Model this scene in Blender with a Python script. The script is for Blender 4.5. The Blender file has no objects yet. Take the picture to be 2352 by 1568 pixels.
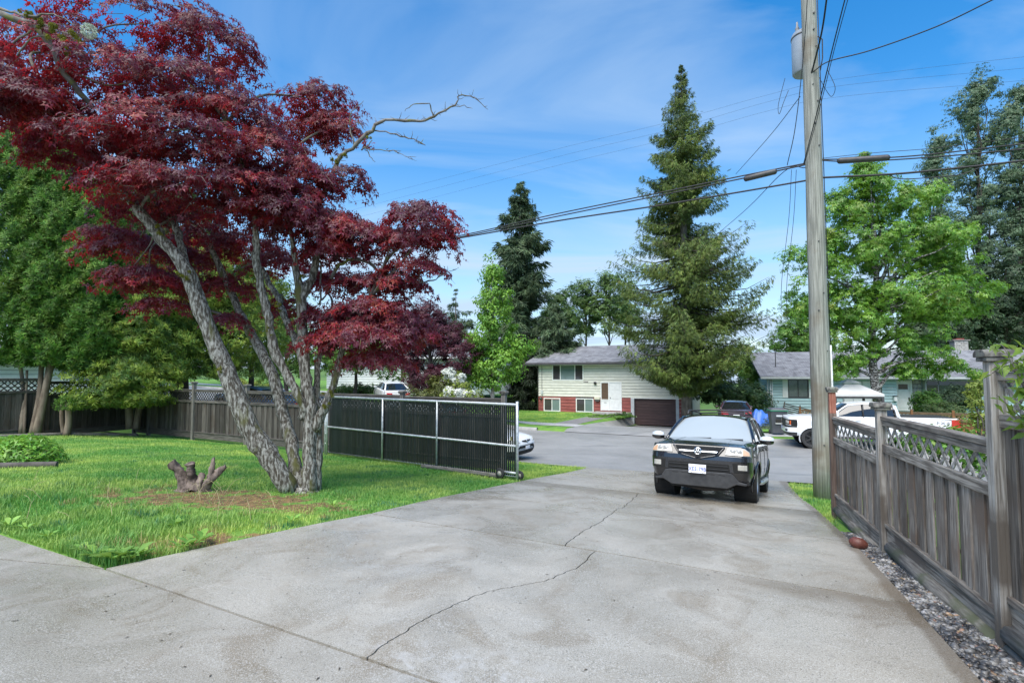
import bpy, bmesh, math, random
import numpy as np
from mathutils import Vector, Matrix
random.seed(7)
RNG = np.random.default_rng(11)
SC = bpy.context.scene
COL = SC.collection

# ---------------------------------------------------------------- camera, sky, sun, exposure
FPX = 1200.0                       # focal length measured on a 2352 px wide copy of the photo
CAMZ = 1.8
PITCH = math.radians(3.0)
SHIFT = 862 - 784 - FPX * math.tan(PITCH)
cam_data = bpy.data.cameras.new('camera')
cam_data.sensor_width = 36.0
cam_data.lens = 36.0 * FPX / 2352.0
cam_data.shift_y = SHIFT / 2352.0
cam_data.clip_start = 0.05
cam_data.clip_end = 2000
cam = bpy.data.objects.new('camera', cam_data)
COL.objects.link(cam)
cam.location = (0, 0, CAMZ)
cam.rotation_euler = (math.radians(90) + PITCH, 0, 0)
SC.camera = cam

SUN_EL, SUN_AZ = math.radians(57), math.radians(205)   # azimuth clockwise from +Y: behind the camera, to its left
world = bpy.data.worlds.new('World')
SC.world = world
world.use_nodes = True
wn, wl = world.node_tree.nodes, world.node_tree.links
wn.clear()
def wnode(t, **kw):
    n = wn.new(t)
    for k, v in kw.items():
        setattr(n, k, v)
    return n
sky = wnode('ShaderNodeTexSky', sky_type='NISHITA', sun_disc=False)
sky.sun_elevation = SUN_EL
sky.sun_rotation = SUN_AZ
sky.altitude = 50
sky.air_density = 1.25
sky.dust_density = 0.3
sky.ozone_density = 4.0
tc = wnode('ShaderNodeTexCoord')
sep = wnode('ShaderNodeSeparateXYZ')
wl.new(tc.outputs['Generated'], sep.inputs[0])
zc = wnode('ShaderNodeMath', operation='MAXIMUM'); zc.inputs[1].default_value = 0.02
wl.new(sep.outputs['Z'], zc.inputs[0])
zo = wnode('ShaderNodeMath', operation='ADD'); zo.inputs[1].default_value = 0.12
wl.new(zc.outputs[0], zo.inputs[0])
dx = wnode('ShaderNodeMath', operation='DIVIDE'); wl.new(sep.outputs['X'], dx.inputs[0]); wl.new(zo.outputs[0], dx.inputs[1])
dy = wnode('ShaderNodeMath', operation='DIVIDE'); wl.new(sep.outputs['Y'], dy.inputs[0]); wl.new(zo.outputs[0], dy.inputs[1])
cmb = wnode('ShaderNodeCombineXYZ'); wl.new(dx.outputs[0], cmb.inputs[0]); wl.new(dy.outputs[0], cmb.inputs[1])
mp = wnode('ShaderNodeMapping')
mp.inputs['Rotation'].default_value = (0, 0, math.radians(-24))
mp.inputs['Scale'].default_value = (0.5, 1.0, 1)
mp.inputs['Location'].default_value = (3.1, 1.7, 0)
wl.new(cmb.outputs[0], mp.inputs[0])
n1 = wnode('ShaderNodeTexNoise'); n1.inputs['Scale'].default_value = 1.25; n1.inputs['Detail'].default_value = 8; n1.inputs['Roughness'].default_value = 0.52; n1.inputs['Distortion'].default_value = 0.9
wl.new(mp.outputs[0], n1.inputs['Vector'])
cr = wnode('ShaderNodeValToRGB')
cr.color_ramp.elements[0].position = 0.43; cr.color_ramp.elements[0].color = (0.0, 0.0, 0.0, 1)
cr.color_ramp.elements[1].position = 0.76; cr.color_ramp.elements[1].color = (0.80, 0.80, 0.80, 1)
wl.new(n1.outputs['Fac'], cr.inputs[0])
# a thin veil thickens the cloud towards the horizon, where one looks through more of it
veil = wnode('ShaderNodeMapRange'); veil.inputs['From Min'].default_value = 0.0; veil.inputs['From Max'].default_value = 0.42
veil.inputs['To Min'].default_value = 0.75; veil.inputs['To Max'].default_value = 0.0
wl.new(sep.outputs['Z'], veil.inputs['Value'])
addv = wnode('ShaderNodeMath', operation='ADD', use_clamp=True)
wl.new(cr.outputs[0], addv.inputs[0]); wl.new(veil.outputs[0], addv.inputs[1])
mixc = wnode('ShaderNodeMix', data_type='RGBA')
wl.new(addv.outputs[0], mixc.inputs['Factor'])
shv = wnode('ShaderNodeHueSaturation'); shv.inputs['Saturation'].default_value = 1.38; shv.inputs['Value'].default_value = .78
wl.new(sky.outputs[0], shv.inputs['Color']); wl.new(shv.outputs[0], mixc.inputs['A'])
mixc.inputs['B'].default_value = (2.1, 2.75, 3.55, 1)      # sunlit cirrus, in the sky texture's own units
bg = wnode('ShaderNodeBackground'); bg.inputs['Strength'].default_value = 0.135
wl.new(mixc.outputs['Result'], bg.inputs['Color'])
wo = wnode('ShaderNodeOutputWorld'); wl.new(bg.outputs[0], wo.inputs['Surface'])

sun_data = bpy.data.lights.new('sun', 'SUN')
sun_data.energy = 2.9
sun_data.angle = math.radians(55)
sun_data.color = (1.0, 0.94, 0.84)
sun = bpy.data.objects.new('sun', sun_data)
COL.objects.link(sun)
sdir = Vector((math.sin(SUN_AZ) * math.cos(SUN_EL), math.cos(SUN_AZ) * math.cos(SUN_EL), math.sin(SUN_EL)))
sun.rotation_euler = (-sdir).to_track_quat('-Z', 'Y').to_euler()

SC.view_settings.view_transform = 'Standard'
SC.view_settings.look = 'None'
SC.view_settings.gamma = 1.0
SC.view_settings.use_curve_mapping = False
SC.view_settings.exposure = 1.1
SC.render.engine = 'CYCLES'
SC.cycles.max_bounces = 6
SC.cycles.diffuse_bounces = 3
SC.cycles.glossy_bounces = 3
SC.cycles.transmission_bounces = 4
SC.cycles.transparent_max_bounces = 6

# ---------------------------------------------------------------- where things stand
def ss(a, b, x):
    t = np.clip((x - a) / (b - a), 0, 1)
    return t * t * (3 - 2 * t)
_d = [-20, 0, 4.7, 7, 10.4, 13.6, 15.6, 17.5, 20, 60]
_h = [1.70, 1.78, 1.88, 2.0, 2.30, 2.68, 2.88, 3.02, 3.1, 3.1]
_dd = np.linspace(-20, 60, 801)
_k = np.exp(-np.linspace(-2.5, 2.5, 21) ** 2 / 2); _k /= _k.sum()
_hs = np.convolve(np.pad(np.interp(_dd, _d, _h), 10, mode='edge'), _k, mode='valid')
def ED(e, d):                     # e along the street, d across it, away from the camera -> world x, y
    return .88 * e + .475 * d, -.475 * e + .88 * d
def to_ed(x, y):
    return .88 * x - .475 * y, .475 * x + .88 * y
def rise(e):
    a = np.maximum(0, -14 - e)
    return np.where(a < 16, .1 * a, 1.6 + .03 * (a - 16))
def kerb_d(e):
    return 27.0 + .9 * ss(-3, 1, e) + .15 * np.maximum(0, e - 1)
def gz_ed(e, d):
    e = np.asarray(e, float); d = np.asarray(d, float)
    z = CAMZ - np.interp(d, _dd, _hs)
    z = z + rise(e) * ss(12.6, 16.5, d) * (1 - ss(27.5, 31, d)*ss(-23.5, -20.5, e))
    # beyond the far kerb the plots stand a little above the road; one drive dips to its garage
    kd = kerb_d(e)
    z = z + .12 * ss(kd, kd + .12, d)
    z = z - .84 * ss(-11.5, -10.7, e) * ss(-5.0, -6.4, e) * ss(28.5, 39.5, d)
    return z
def gz(x, y):
    e, d = to_ed(np.asarray(x, float), np.asarray(y, float))
    return gz_ed(e, d)
def ray(px, py):
    x = (px - 1176) / FPX; y = -(py - 784 - SHIFT) / FPX
    return np.array([x, math.cos(PITCH) - y * math.sin(PITCH), math.sin(PITCH) + y * math.cos(PITCH)])
def at(px, py, Y):                # a point of the photo (2352 px wide) at a distance
    r = ray(px, py); r = r * (Y / r[1])
    return Vector((r[0], r[1], CAMZ + r[2]))

# ---------------------------------------------------------------- helpers
def tag(o, label=None, cat=None, group=None, kind=None):
    if label: o['label'] = label
    if cat: o['category'] = cat
    if group: o['group'] = group
    if kind: o['kind'] = kind
    return o
def empty(name, loc, rot=(0, 0, 0), label=None, cat=None, group=None):
    o = bpy.data.objects.new(name, None)
    o.empty_display_size = .2
    COL.objects.link(o)
    o.location = loc
    o.rotation_euler = rot
    return tag(o, label, cat, group)
def add(name, me, parent=None, mat=None, loc=None, rot=None):
    o = bpy.data.objects.new(name, me)
    COL.objects.link(o)
    if parent: o.parent = parent
    if mat and not me.materials: me.materials.append(mat)
    if loc is not None: o.location = loc
    if rot is not None: o.rotation_euler = rot
    return o
def np_mesh(name, V, Fs, mat=None, smooth=False):
    """V (n,3); Fs list of int arrays (m,k)"""
    me = bpy.data.meshes.new(name)
    V = np.asarray(V, np.float32)
    Fs = [np.asarray(f, np.int32) for f in Fs if len(f)]
    me.vertices.add(len(V)); me.vertices.foreach_set('co', V.ravel())
    tot = sum(f.size for f in Fs); npol = sum(len(f) for f in Fs)
    me.loops.add(tot); me.loops.foreach_set('vertex_index', np.concatenate([f.ravel() for f in Fs]))
    me.polygons.add(npol)
    lt = np.concatenate([np.full(len(f), f.shape[1], np.int32) for f in Fs])
    ls = np.concatenate([[0], np.cumsum(lt)[:-1]]).astype(np.int32)
    me.polygons.foreach_set('loop_start', ls)
    try: me.polygons.foreach_set('loop_total', lt)
    except Exception: pass
    if smooth: me.polygons.foreach_set('use_smooth', np.ones(npol, bool))
    me.update(calc_edges=True)
    if mat: me.materials.append(mat)
    return me
class MB:
    def __init__(s): s.v = []; s.f = []
    def quad(s, a, b, c, d):
        n = len(s.v); s.v += [tuple(a), tuple(b), tuple(c), tuple(d)]; s.f.append((n, n+1, n+2, n+3)); return s
    def poly(s, pts):
        n = len(s.v); s.v += [tuple(p) for p in pts]; s.f.append(tuple(range(n, n+len(pts)))); return s
    def box(s, c, size, R=None):
        hx, hy, hz = size[0]/2, size[1]/2, size[2]/2
        pts = [Vector((x, y, z)) for x in (-hx, hx) for y in (-hy, hy) for z in (-hz, hz)]
        if R is not None: pts = [R @ p for p in pts]
        n = len(s.v); s.v += [tuple(p + Vector(c)) for p in pts]
        for q in ((0,1,3,2), (4,6,7,5), (0,4,5,1), (2,3,7,6), (0,2,6,4), (1,5,7,3)): s.f.append(tuple(n+i for i in q))
        return s
    def bb(s, x0, x1, y0, y1, z0, z1):
        return s.box(((x0+x1)/2, (y0+y1)/2, (z0+z1)/2), (x1-x0, y1-y0, z1-z0))
    def prism(s, pts, axis, a, b):
        """outline pts (2-D) pushed along axis from a to b"""
        def P(u, v, w): return {'x': (w, u, v), 'y': (u, w, v), 'z': (u, v, w)}[axis]
        n = len(s.v); k = len(pts)
        s.v += [P(u, v, a) for u, v in pts] + [P(u, v, b) for u, v in pts]
        s.f.append(tuple(range(n, n+k))); s.f.append(tuple(range(n+2*k-1, n+k-1, -1)))
        for i in range(k): s.f.append((n+i, n+k+i, n+k+(i+1) % k, n+(i+1) % k))
        return s
    def tube(s, pts, rad, n=8, caps=True):
        pts = [Vector(p) for p in pts]
        if not hasattr(rad, '__len__'): rad = [rad]*len(pts)
        base = len(s.v); m = len(pts); up = None
        for i, p in enumerate(pts):
            t = (pts[min(i+1, m-1)] - pts[max(i-1, 0)])
            if t.length < 1e-9: t = Vector((0, 0, 1))
            t.normalize()
            if up is None:
                up = Vector((0, 0, 1)) if abs(t.z) < .9 else Vector((1, 0, 0))
            a = (up - t*up.dot(t))
            if a.length < 1e-6: a = t.orthogonal()
            a.normalize(); b = t.cross(a); up = a
            for k in range(n):
                an = 2*math.pi*k/n
                s.v.append(tuple(p + (a*math.cos(an) + b*math.sin(an))*rad[i]))
        for i in range(m-1):
            for k in range(n):
                s.f.append((base+i*n+k, base+i*n+(k+1) % n, base+(i+1)*n+(k+1) % n, base+(i+1)*n+k))
        if caps:
            s.f.append(tuple(base+k for k in range(n-1, -1, -1)))
            s.f.append(tuple(base+(m-1)*n+k for k in range(n)))
        return s
    def lathe(s, prof, n=24, axis='z', c=(0, 0, 0)):
        base = len(s.v); m = len(prof)
        for r, h in prof:
            for k in range(n):
                a = 2*math.pi*k/n; u, v = r*math.cos(a), r*math.sin(a)
                p = {'z': (u, v, h), 'x': (h, u, v), 'y': (u, h, v)}[axis]
                s.v.append((p[0]+c[0], p[1]+c[1], p[2]+c[2]))
        for i in range(m-1):
            for k in range(n):
                s.f.append((base+i*n+k, base+i*n+(k+1) % n, base+(i+1)*n+(k+1) % n, base+(i+1)*n+k))
        return s
    def grid(s, fn, nu, nv):
        base = len(s.v)
        for i in range(nu+1):
            for j in range(nv+1): s.v.append(tuple(fn(i/nu, j/nv)))
        for i in range(nu):
            for j in range(nv):
                a = base+i*(nv+1)+j; s.f.append((a, a+nv+1, a+nv+2, a+1))
        return s
    def mesh(s, name, mat=None, smooth=False, fix=True):
        me = bpy.data.meshes.new(name)
        me.from_pydata(s.v, [], s.f)
        if fix:
            bm = bmesh.new(); bm.from_mesh(me)
            bmesh.ops.recalc_face_normals(bm, faces=bm.faces[:])
            bm.to_mesh(me); bm.free()
        if smooth:
            me.polygons.foreach_set('use_smooth', np.ones(len(me.polygons), bool))
        if mat: me.materials.append(mat)
        return me
    def build(s, name, mat, parent=None, smooth=False, bevel=0, auto=None, loc=None, rot=None):
        o = add(name, s.mesh(name, mat, smooth), parent, None, loc, rot)
        if bevel:
            b = o.modifiers.new('bevel', 'BEVEL'); b.width = bevel; b.segments = 2; b.limit_method = 'ANGLE'
        if auto is not None and smooth:
            try: o.data.set_sharp_from_angle(angle=math.radians(auto))
            except Exception: pass
        return o
from mathutils import noise as mnoise
def rough(o, amp, scale, seed=0.0):
    """push a mesh's points about with smooth noise"""
    for v in o.data.vertices:
        p = Vector(v.co)*scale + Vector((seed, seed*.7, seed*1.3))
        v.co += mnoise.noise_vector(p)*amp + mnoise.noise_vector(p*2.7)*amp*.45
    return o
def spline(pts, k=6):
    """Catmull-Rom through points (any dimension)"""
    P = np.asarray(pts, float)
    P = np.vstack([2*P[0]-P[1], P, 2*P[-1]-P[-2]])
    out = []
    for i in range(1, len(P)-2):
        for j in range(k):
            t = j/k
            out.append(.5*((2*P[i]) + (-P[i-1]+P[i+1])*t + (2*P[i-1]-5*P[i]+4*P[i+1]-P[i+2])*t*t + (-P[i-1]+3*P[i]-3*P[i+1]+P[i+2])*t**3))
    out.append(P[-2])
    return np.array(out)

# ---------------------------------------------------------------- materials
MATS = {}
def mat(name, c1, c2=None, scale=4.0, rough=.6, metal=0.0, spec=.5, bump=0.0, bscale=None, coat=0.0, stretch=(1, 1, 1),
        rand=0.0, lo=.38, hi=.62, detail=6.0, rough2=None, coords='Object', trans=None, tfac=.3, island=0.0, c3=None, c3scale=1.0, c3lo=.5, c3hi=.62, alpha=None, emit=None):
    if name in MATS: return MATS[name]
    m = bpy.data.materials.new(name); m.use_nodes = True
    nt = m.node_tree; N, L = nt.nodes, nt.links
    b = N['Principled BSDF']; out = N['Material Output']
    b.inputs['Roughness'].default_value = rough
    b.inputs['Metallic'].default_value = metal
    b.inputs['Specular IOR Level'].default_value = spec
    b.inputs['Coat Weight'].default_value = coat
    b.inputs['Coat Roughness'].default_value = .04
    tcn = N.new('ShaderNodeTexCoord'); mpn = N.new('ShaderNodeMapping')
    mpn.inputs['Scale'].default_value = stretch
    info = N.new('ShaderNodeObjectInfo')
    vadd = N.new('ShaderNodeVectorMath'); vadd.operation = 'ADD'
    mul = N.new('ShaderNodeMath'); mul.operation = 'MULTIPLY'; mul.inputs[1].default_value = 37.0 if coords == 'Object' else 0.0
    L.new(info.outputs['Random'], mul.inputs[0])
    L.new(tcn.outputs[coords] if coords != 'World' else N.new('ShaderNodeNewGeometry').outputs['Position'], vadd.inputs[0])
    L.new(mul.outputs[0], vadd.inputs[1])
    L.new(vadd.outputs[0], mpn.inputs[0])
    nz = N.new('ShaderNodeTexNoise'); nz.inputs['Scale'].default_value = scale; nz.inputs['Detail'].default_value = detail
    nz.inputs['Roughness'].default_value = .6
    L.new(mpn.outputs[0], nz.inputs['Vector'])
    col = None
    if c2 is not None:
        rp = N.new('ShaderNodeMapRange'); rp.inputs['From Min'].default_value = lo; rp.inputs['From Max'].default_value = hi
        L.new(nz.outputs['Fac'], rp.inputs['Value'])
        mx = N.new('ShaderNodeMix'); mx.data_type = 'RGBA'
        mx.inputs['A'].default_value = (*c1, 1); mx.inputs['B'].default_value = (*c2, 1)
        L.new(rp.outputs[0], mx.inputs['Factor'])
        col = mx.outputs['Result']
    else:
        rgb = N.new('ShaderNodeRGB'); rgb.outputs[0].default_value = (*c1, 1); col = rgb.outputs[0]
    if c3 is not None:
        nz3 = N.new('ShaderNodeTexNoise'); nz3.inputs['Scale'].default_value = c3scale; nz3.inputs['Detail'].default_value = 5
        L.new(mpn.outputs[0] if coords != 'Object' else vadd.outputs[0], nz3.inputs['Vector'])
        rp3 = N.new('ShaderNodeMapRange'); rp3.inputs['From Min'].default_value = c3lo; rp3.inputs['From Max'].default_value = c3hi
        L.new(nz3.outputs['Fac'], rp3.inputs['Value'])
        mx3 = N.new('ShaderNodeMix'); mx3.data_type = 'RGBA'; mx3.inputs['B'].default_value = (*c3, 1)
        L.new(rp3.outputs[0], mx3.inputs['Factor']); L.new(col, mx3.inputs['A']); col = mx3.outputs['Result']
    for amt, src in ((rand, 'obj'), (island, 'isl')):
        if amt:
            hsv = N.new('ShaderNodeHueSaturation')
            mr = N.new('ShaderNodeMapRange'); mr.inputs['To Min'].default_value = 1-amt; mr.inputs['To Max'].default_value = 1+amt
            if src == 'obj': L.new(info.outputs['Random'], mr.inputs['Value'])
            else:
                g = N.new('ShaderNodeNewGeometry'); L.new(g.outputs['Random Per Island'], mr.inputs['Value'])
                mh = N.new('ShaderNodeMapRange'); mh.inputs['To Min'].default_value = .5-amt*.05; mh.inputs['To Max'].default_value = .5+amt*.05
                wn2 = N.new('ShaderNodeTexWhiteNoise'); wn2.noise_dimensions = '1D'
                L.new(g.outputs['Random Per Island'], wn2.inputs['W']); L.new(wn2.outputs['Value'], mh.inputs['Value'])
                L.new(mh.outputs[0], hsv.inputs['Hue'])
            L.new(mr.outputs[0], hsv.inputs['Value']); L.new(col, hsv.inputs['Color']); col = hsv.outputs[0]
    L.new(col, b.inputs['Base Color'])
    if rough2 is not None:
        rr = N.new('ShaderNodeMapRange'); rr.inputs['From Min'].default_value = lo; rr.inputs['From Max'].default_value = hi
        rr.inputs['To Min'].default_value = rough; rr.inputs['To Max'].default_value = rough2
        L.new(nz.outputs['Fac'], rr.inputs['Value']); L.new(rr.outputs[0], b.inputs['Roughness'])
    if bump:
        bz = nz
        if bscale:
            bz = N.new('ShaderNodeTexNoise'); bz.inputs['Scale'].default_value = bscale; bz.inputs['Detail'].default_value = 4
            L.new(mpn.outputs[0], bz.inputs['Vector'])
        bp = N.new('ShaderNodeBump'); bp.inputs['Strength'].default_value = bump; bp.inputs['Distance'].default_value = .02
        L.new(bz.outputs['Fac'], bp.inputs['Height']); L.new(bp.outputs[0], b.inputs['Normal'])
    if alpha is not None: b.inputs['Alpha'].default_value = alpha
    if emit is not None:
        b.inputs['Emission Color'].default_value = (*emit[:3], 1); b.inputs['Emission Strength'].default_value = emit[3]
    if trans is not None:
        tr = N.new('ShaderNodeBsdfTranslucent'); tr.inputs['Color'].default_value = (*trans, 1)
        ms = N.new('ShaderNodeMixShader'); ms.inputs['Fac'].default_value = tfac
        L.new(b.outputs[0], ms.inputs[1]); L.new(tr.outputs[0], ms.inputs[2]); L.new(ms.outputs[0], out.inputs['Surface'])
    m['b'] = 1
    MATS[name] = m
    return m
def glass_mat(name, tint, ior=1.9, fac=1.0):
    """window glass seen from outside: base tint (mostly a dark room behind), sky mirrored by Fresnel"""
    if name in MATS: return MATS[name]
    m = bpy.data.materials.new(name); m.use_nodes = True
    b = m.node_tree.nodes['Principled BSDF']
    b.inputs['Base Color'].default_value = (*tint, 1); b.inputs['Roughness'].default_value = .02
    b.inputs['IOR'].default_value = ior; b.inputs['Specular IOR Level'].default_value = .5
    MATS[name] = m
    return m
# ---------------------------------------------------------------- the setting: ground, street, drive, lawns
def sheet(name, es, ds, m, off=0.0, efn=None, dfn=None, kind='structure', thick=0.0):
    """a sheet over (e, d); efn/dfn bend unit coordinates into place"""
    E_, D_ = np.meshgrid(es, ds, indexing='ij')
    if efn is not None: E_, D_ = efn(E_, D_)
    X, Y = ED(E_, D_)
    Z = gz_ed(E_, D_) + off
    ni, nj = E_.shape
    idx = np.arange(ni*nj).reshape(ni, nj)
    F = np.stack([idx[:-1, :-1], idx[1:, :-1], idx[1:, 1:], idx[:-1, 1:]], -1).reshape(-1, 4)
    V = np.stack([X, Y, Z], -1).reshape(-1, 3)
    o = add(name, np_mesh(name, V, [F], m, True))
    if kind: o['kind'] = kind
    return o

def pos_mat(name, build, rough=.9, spec=.3):
    m = bpy.data.materials.new(name); m.use_nodes = True
    N, L = m.node_tree.nodes, m.node_tree.links
    b = N['Principled BSDF']; b.inputs['Roughness'].default_value = rough; b.inputs['Specular IOR Level'].default_value = spec
    geo = N.new('ShaderNodeNewGeometry')
    def noise(sc, det=5, stretch=None, dist=0, ro=.6):
        n = N.new('ShaderNodeTexNoise'); n.inputs['Scale'].default_value = sc; n.inputs['Detail'].default_value = det; n.inputs['Distortion'].default_value = dist; n.inputs['Roughness'].default_value = ro
        if stretch:
            mp_ = N.new('ShaderNodeMapping'); mp_.inputs['Scale'].default_value = stretch; mp_.inputs['Rotation'].default_value = (0, 0, .495)
            L.new(geo.outputs['Position'], mp_.inputs[0]); L.new(mp_.outputs[0], n.inputs['Vector'])
        else: L.new(geo.outputs['Position'], n.inputs['Vector'])
        return n.outputs['Fac']
    def rng(v, a, b_, lo=0., hi=1.):
        r = N.new('ShaderNodeMapRange'); r.interpolation_type = 'SMOOTHSTEP'
        r.inputs['From Min'].default_value = a; r.inputs['From Max'].default_value = b_; r.inputs['To Min'].default_value = lo; r.inputs['To Max'].default_value = hi
        L.new(v, r.inputs['Value']); return r.outputs[0]
    def mix(f, a, b_):
        x = N.new('ShaderNodeMix'); x.data_type = 'RGBA'
        for v, k in ((a, 'A'), (b_, 'B')):
            if isinstance(v, tuple): x.inputs[k].default_value = (*v, 1)
            else: L.new(v, x.inputs[k])
        if isinstance(f, float): x.inputs['Factor'].default_value = f
        else: L.new(f, x.inputs['Factor'])
        return x.outputs['Result']
    def math_(op, a, b_=None):
        x = N.new('ShaderNodeMath'); x.operation = op; x.use_clamp = False
        for i, v in enumerate((a, b_)):
            if v is None: continue
            if isinstance(v, (int, float)): x.inputs[i].default_value = v
            else: L.new(v, x.inputs[i])
        return x.outputs[0]
    def ellipse(cx, cy, rx, ry, rot=0):
        mp_ = N.new('ShaderNodeMapping'); mp_.vector_type = 'TEXTURE'
        mp_.inputs['Location'].default_value = (cx, cy, 0); mp_.inputs['Rotation'].default_value = (0, 0, rot); mp_.inputs['Scale'].default_value = (rx, ry, 1e4)
        L.new(geo.outputs['Position'], mp_.inputs[0])
        v = N.new('ShaderNodeVectorMath'); v.operation = 'LENGTH'; L.new(mp_.outputs[0], v.inputs[0]); return v.outputs['Value']
    def dot(vx, vy):
        v = N.new('ShaderNodeVectorMath'); v.operation = 'DOT_PRODUCT'; v.inputs[1].default_value = (vx, vy, 0); L.new(geo.outputs['Position'], v.inputs[0]); return v.outputs['Value']
    class T: pass
    T.N, T.L, T.b, T.geo = N, L, b, geo
    T.noise, T.rng, T.mix, T.math, T.ellipse, T.dot = noise, rng, mix, math_, ellipse, dot
    def bump(v, st, dist=.02):
        bp = N.new('ShaderNodeBump'); bp.inputs['Strength'].default_value = st; bp.inputs['Distance'].default_value = dist
        L.new(v, bp.inputs['Height']); L.new(bp.outputs[0], b.inputs['Normal'])
    T.bump = bump
    build(T)
    MATS[name] = m
    return m

PATCHES = ((-4.5, 8.15, 2.2, .75, -.18), (-3.55, 5.95, .75, .33, .5))
def _patch(T):
    n = T.noise(3.2, 5)
    f = None
    for cx, cy, rx, ry, ro in PATCHES:
        v = T.math('ADD', T.ellipse(cx, cy, rx, ry, ro), T.math('MULTIPLY', T.math('SUBTRACT', n, .5), 4.2))
        v = T.rng(v, 1.05, .55)
        f = v if f is None else T.math('MAXIMUM', f, v)
    return f
def _soil(T):
    c = T.mix(T.rng(T.noise(2.5), .35, .65), (.10, .22, .035), (.16, .30, .05))
    br = T.mix(T.rng(T.noise(9.), .4, .6), (.24, .155, .07), (.13, .085, .045))
    T.L.new(T.mix(_patch(T), c, br), T.b.inputs['Base Color']); T.bump(T.noise(30.), .6)
M_soil = pos_mat('lawn_soil', _soil)
def _blade(T):
    isl = T.geo.outputs['Random Per Island']
    big = T.rng(T.noise(.55, 3), .38, .64)
    c = T.mix(big, (.12, .33, .065), (.50, .62, .14))
    c = T.mix(T.rng(T.noise(2.2, 3), .5, .7), c, (.05, .20, .085))
    c = T.mix(T.math('MULTIPLY', T.rng(isl, .55, 1.), .45), c, (.36, .48, .11))
    c = T.mix(T.math('MULTIPLY', T.math('MULTIPLY', _patch(T), .8), T.rng(isl, .2, .6)), c, (.42, .33, .15))
    T.L.new(c, T.b.inputs['Base Color'])
    tr = T.N.new('ShaderNodeBsdfTranslucent'); T.L.new(c, tr.inputs['Color'])
    ms = T.N.new('ShaderNodeMixShader'); ms.inputs['Fac'].default_value = .35
    T.L.new(T.b.outputs[0], ms.inputs[1]); T.L.new(tr.outputs[0], ms.inputs[2])
    T.L.new(ms.outputs[0], T.N['Material Output'].inputs['Surface'])
M_blade = pos_mat('grass_blade', _blade, .55, .4)
def _turf(T):
    c = T.mix(T.rng(T.noise(1.3, 5), .35, .65), (.085, .23, .035), (.165, .32, .05))
    c = T.mix(T.rng(T.noise(5., 4), .45, .75), c, (.17, .22, .05))
    T.L.new(c, T.b.inputs['Base Color']); T.bump(T.noise(24.), .8, .05)
M_turf = pos_mat('far_turf', _turf)
def _rough_ground(T):
    c = T.mix(T.rng(T.noise(.3, 6), .35, .65), (.06, .13, .026), (.12, .20, .045))
    T.L.new(c, T.b.inputs['Base Color']); T.bump(T.noise(8.), .8, .05)
M_ground = pos_mat('rough_ground', _rough_ground)
def _asphalt(T):
    c = T.mix(T.rng(T.noise(.45, 6), .3, .7), (.21, .208, .20), (.28, .276, .266))
    c = T.mix(T.math('MULTIPLY', T.rng(T.noise(150., 2), .52, .68), .5), c, (.42, .42, .41))
    c = T.mix(T.rng(T.noise(.25, 3, (1., 6., 1.)), .55, .7, 0, .5), c, (.16, .16, .16))
    T.L.new(c, T.b.inputs['Base Color'])
    T.L.new(T.rng(T.noise(.7, 4), .35, .65, .42, .62), T.b.inputs['Roughness']); T.bump(T.noise(60., 3), .4, .01)
M_asphalt = pos_mat('wet_asphalt', _asphalt, .5, .5)
def _concrete(T):
    info = T.N.new('ShaderNodeObjectInfo')
    c = T.mix(T.rng(T.noise(.75, 7, dist=.6), .36, .62), (.25, .230, .188), (.33, .310, .265))
    c = T.mix(T.rng(T.noise(1.1, 7, dist=1.4), .47, .66, 0, .7), c, (.185, .150, .10))
    c = T.mix(T.rng(T.noise(130., 3), .48, .66, 0, .8), c, (.52, .51, .48))
    c = T.mix(T.rng(T.noise(95., 3), .46, .32, 0, .85), c, (.12, .115, .10))
    e = T.dot(.88, -.475); d = T.dot(.475, .88)
    edge = T.math('ADD', T.math('ADD', e, T.math('MULTIPLY', d, .107)), T.math('MULTIPLY', T.math('SUBTRACT', T.noise(2., 3), .5), .16))
    c = T.mix(T.math('MULTIPLY', T.rng(edge, 1.26, 1.33), .55), c, (.115, .082, .05))
    dn = T.math('ADD', d, T.math('MULTIPLY', T.math('SUBTRACT', T.noise(1.5, 4), .5), .9))
    band = T.math('MULTIPLY', T.rng(dn, 5.0, 5.42), T.rng(d, 5.50, 5.49))
    c = T.mix(T.math('MULTIPLY', T.math('MULTIPLY', band, .55), T.rng(e, -1.6, .6)), c, (.135, .10, .062))
    band2 = T.math('MULTIPLY', T.rng(dn, 9.2, 9.9), T.rng(d, 10.2, 10.19))
    c = T.mix(T.math('MULTIPLY', band2, .5), c, (.13, .105, .07))
    # pale lime bloom beside the wide joint
    bl = T.math('MULTIPLY', T.rng(T.ellipse(-.35, 3.35, 1.15, .42, -.3), 1.0, .3), T.rng(T.noise(7., 8, dist=.8), .46, .68))
    c = T.mix(T.math('MULTIPLY', bl, .5), c, (.46, .46, .45))
    hs = T.N.new('ShaderNodeHueSaturation'); T.L.new(c, hs.inputs['Color']); T.L.new(T.rng(info.outputs['Random'], 0, 1, .93, 1.07), hs.inputs['Value'])
    T.L.new(hs.outputs[0], T.b.inputs['Base Color'])
    wet = T.rng(T.noise(.9, 6, dist=.8), .38, .60, .16, .50)
    T.L.new(wet, T.b.inputs['Roughness'])
    T.bump(T.noise(230., 3), .35, .006)
M_concrete = pos_mat('wet_concrete', _concrete, .45, .5)
M_kerb = mat('kerb_concrete', (.30, .30, .29), (.40, .40, .39), 3, .7, bump=.2)
M_walk = mat('pavement_concrete', (.33, .33, .32), (.42, .42, .41), 2, .65, coords='World', bump=.1)
M_dark = mat('dark_gap', (.03, .028, .025), rough=.95)

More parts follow.
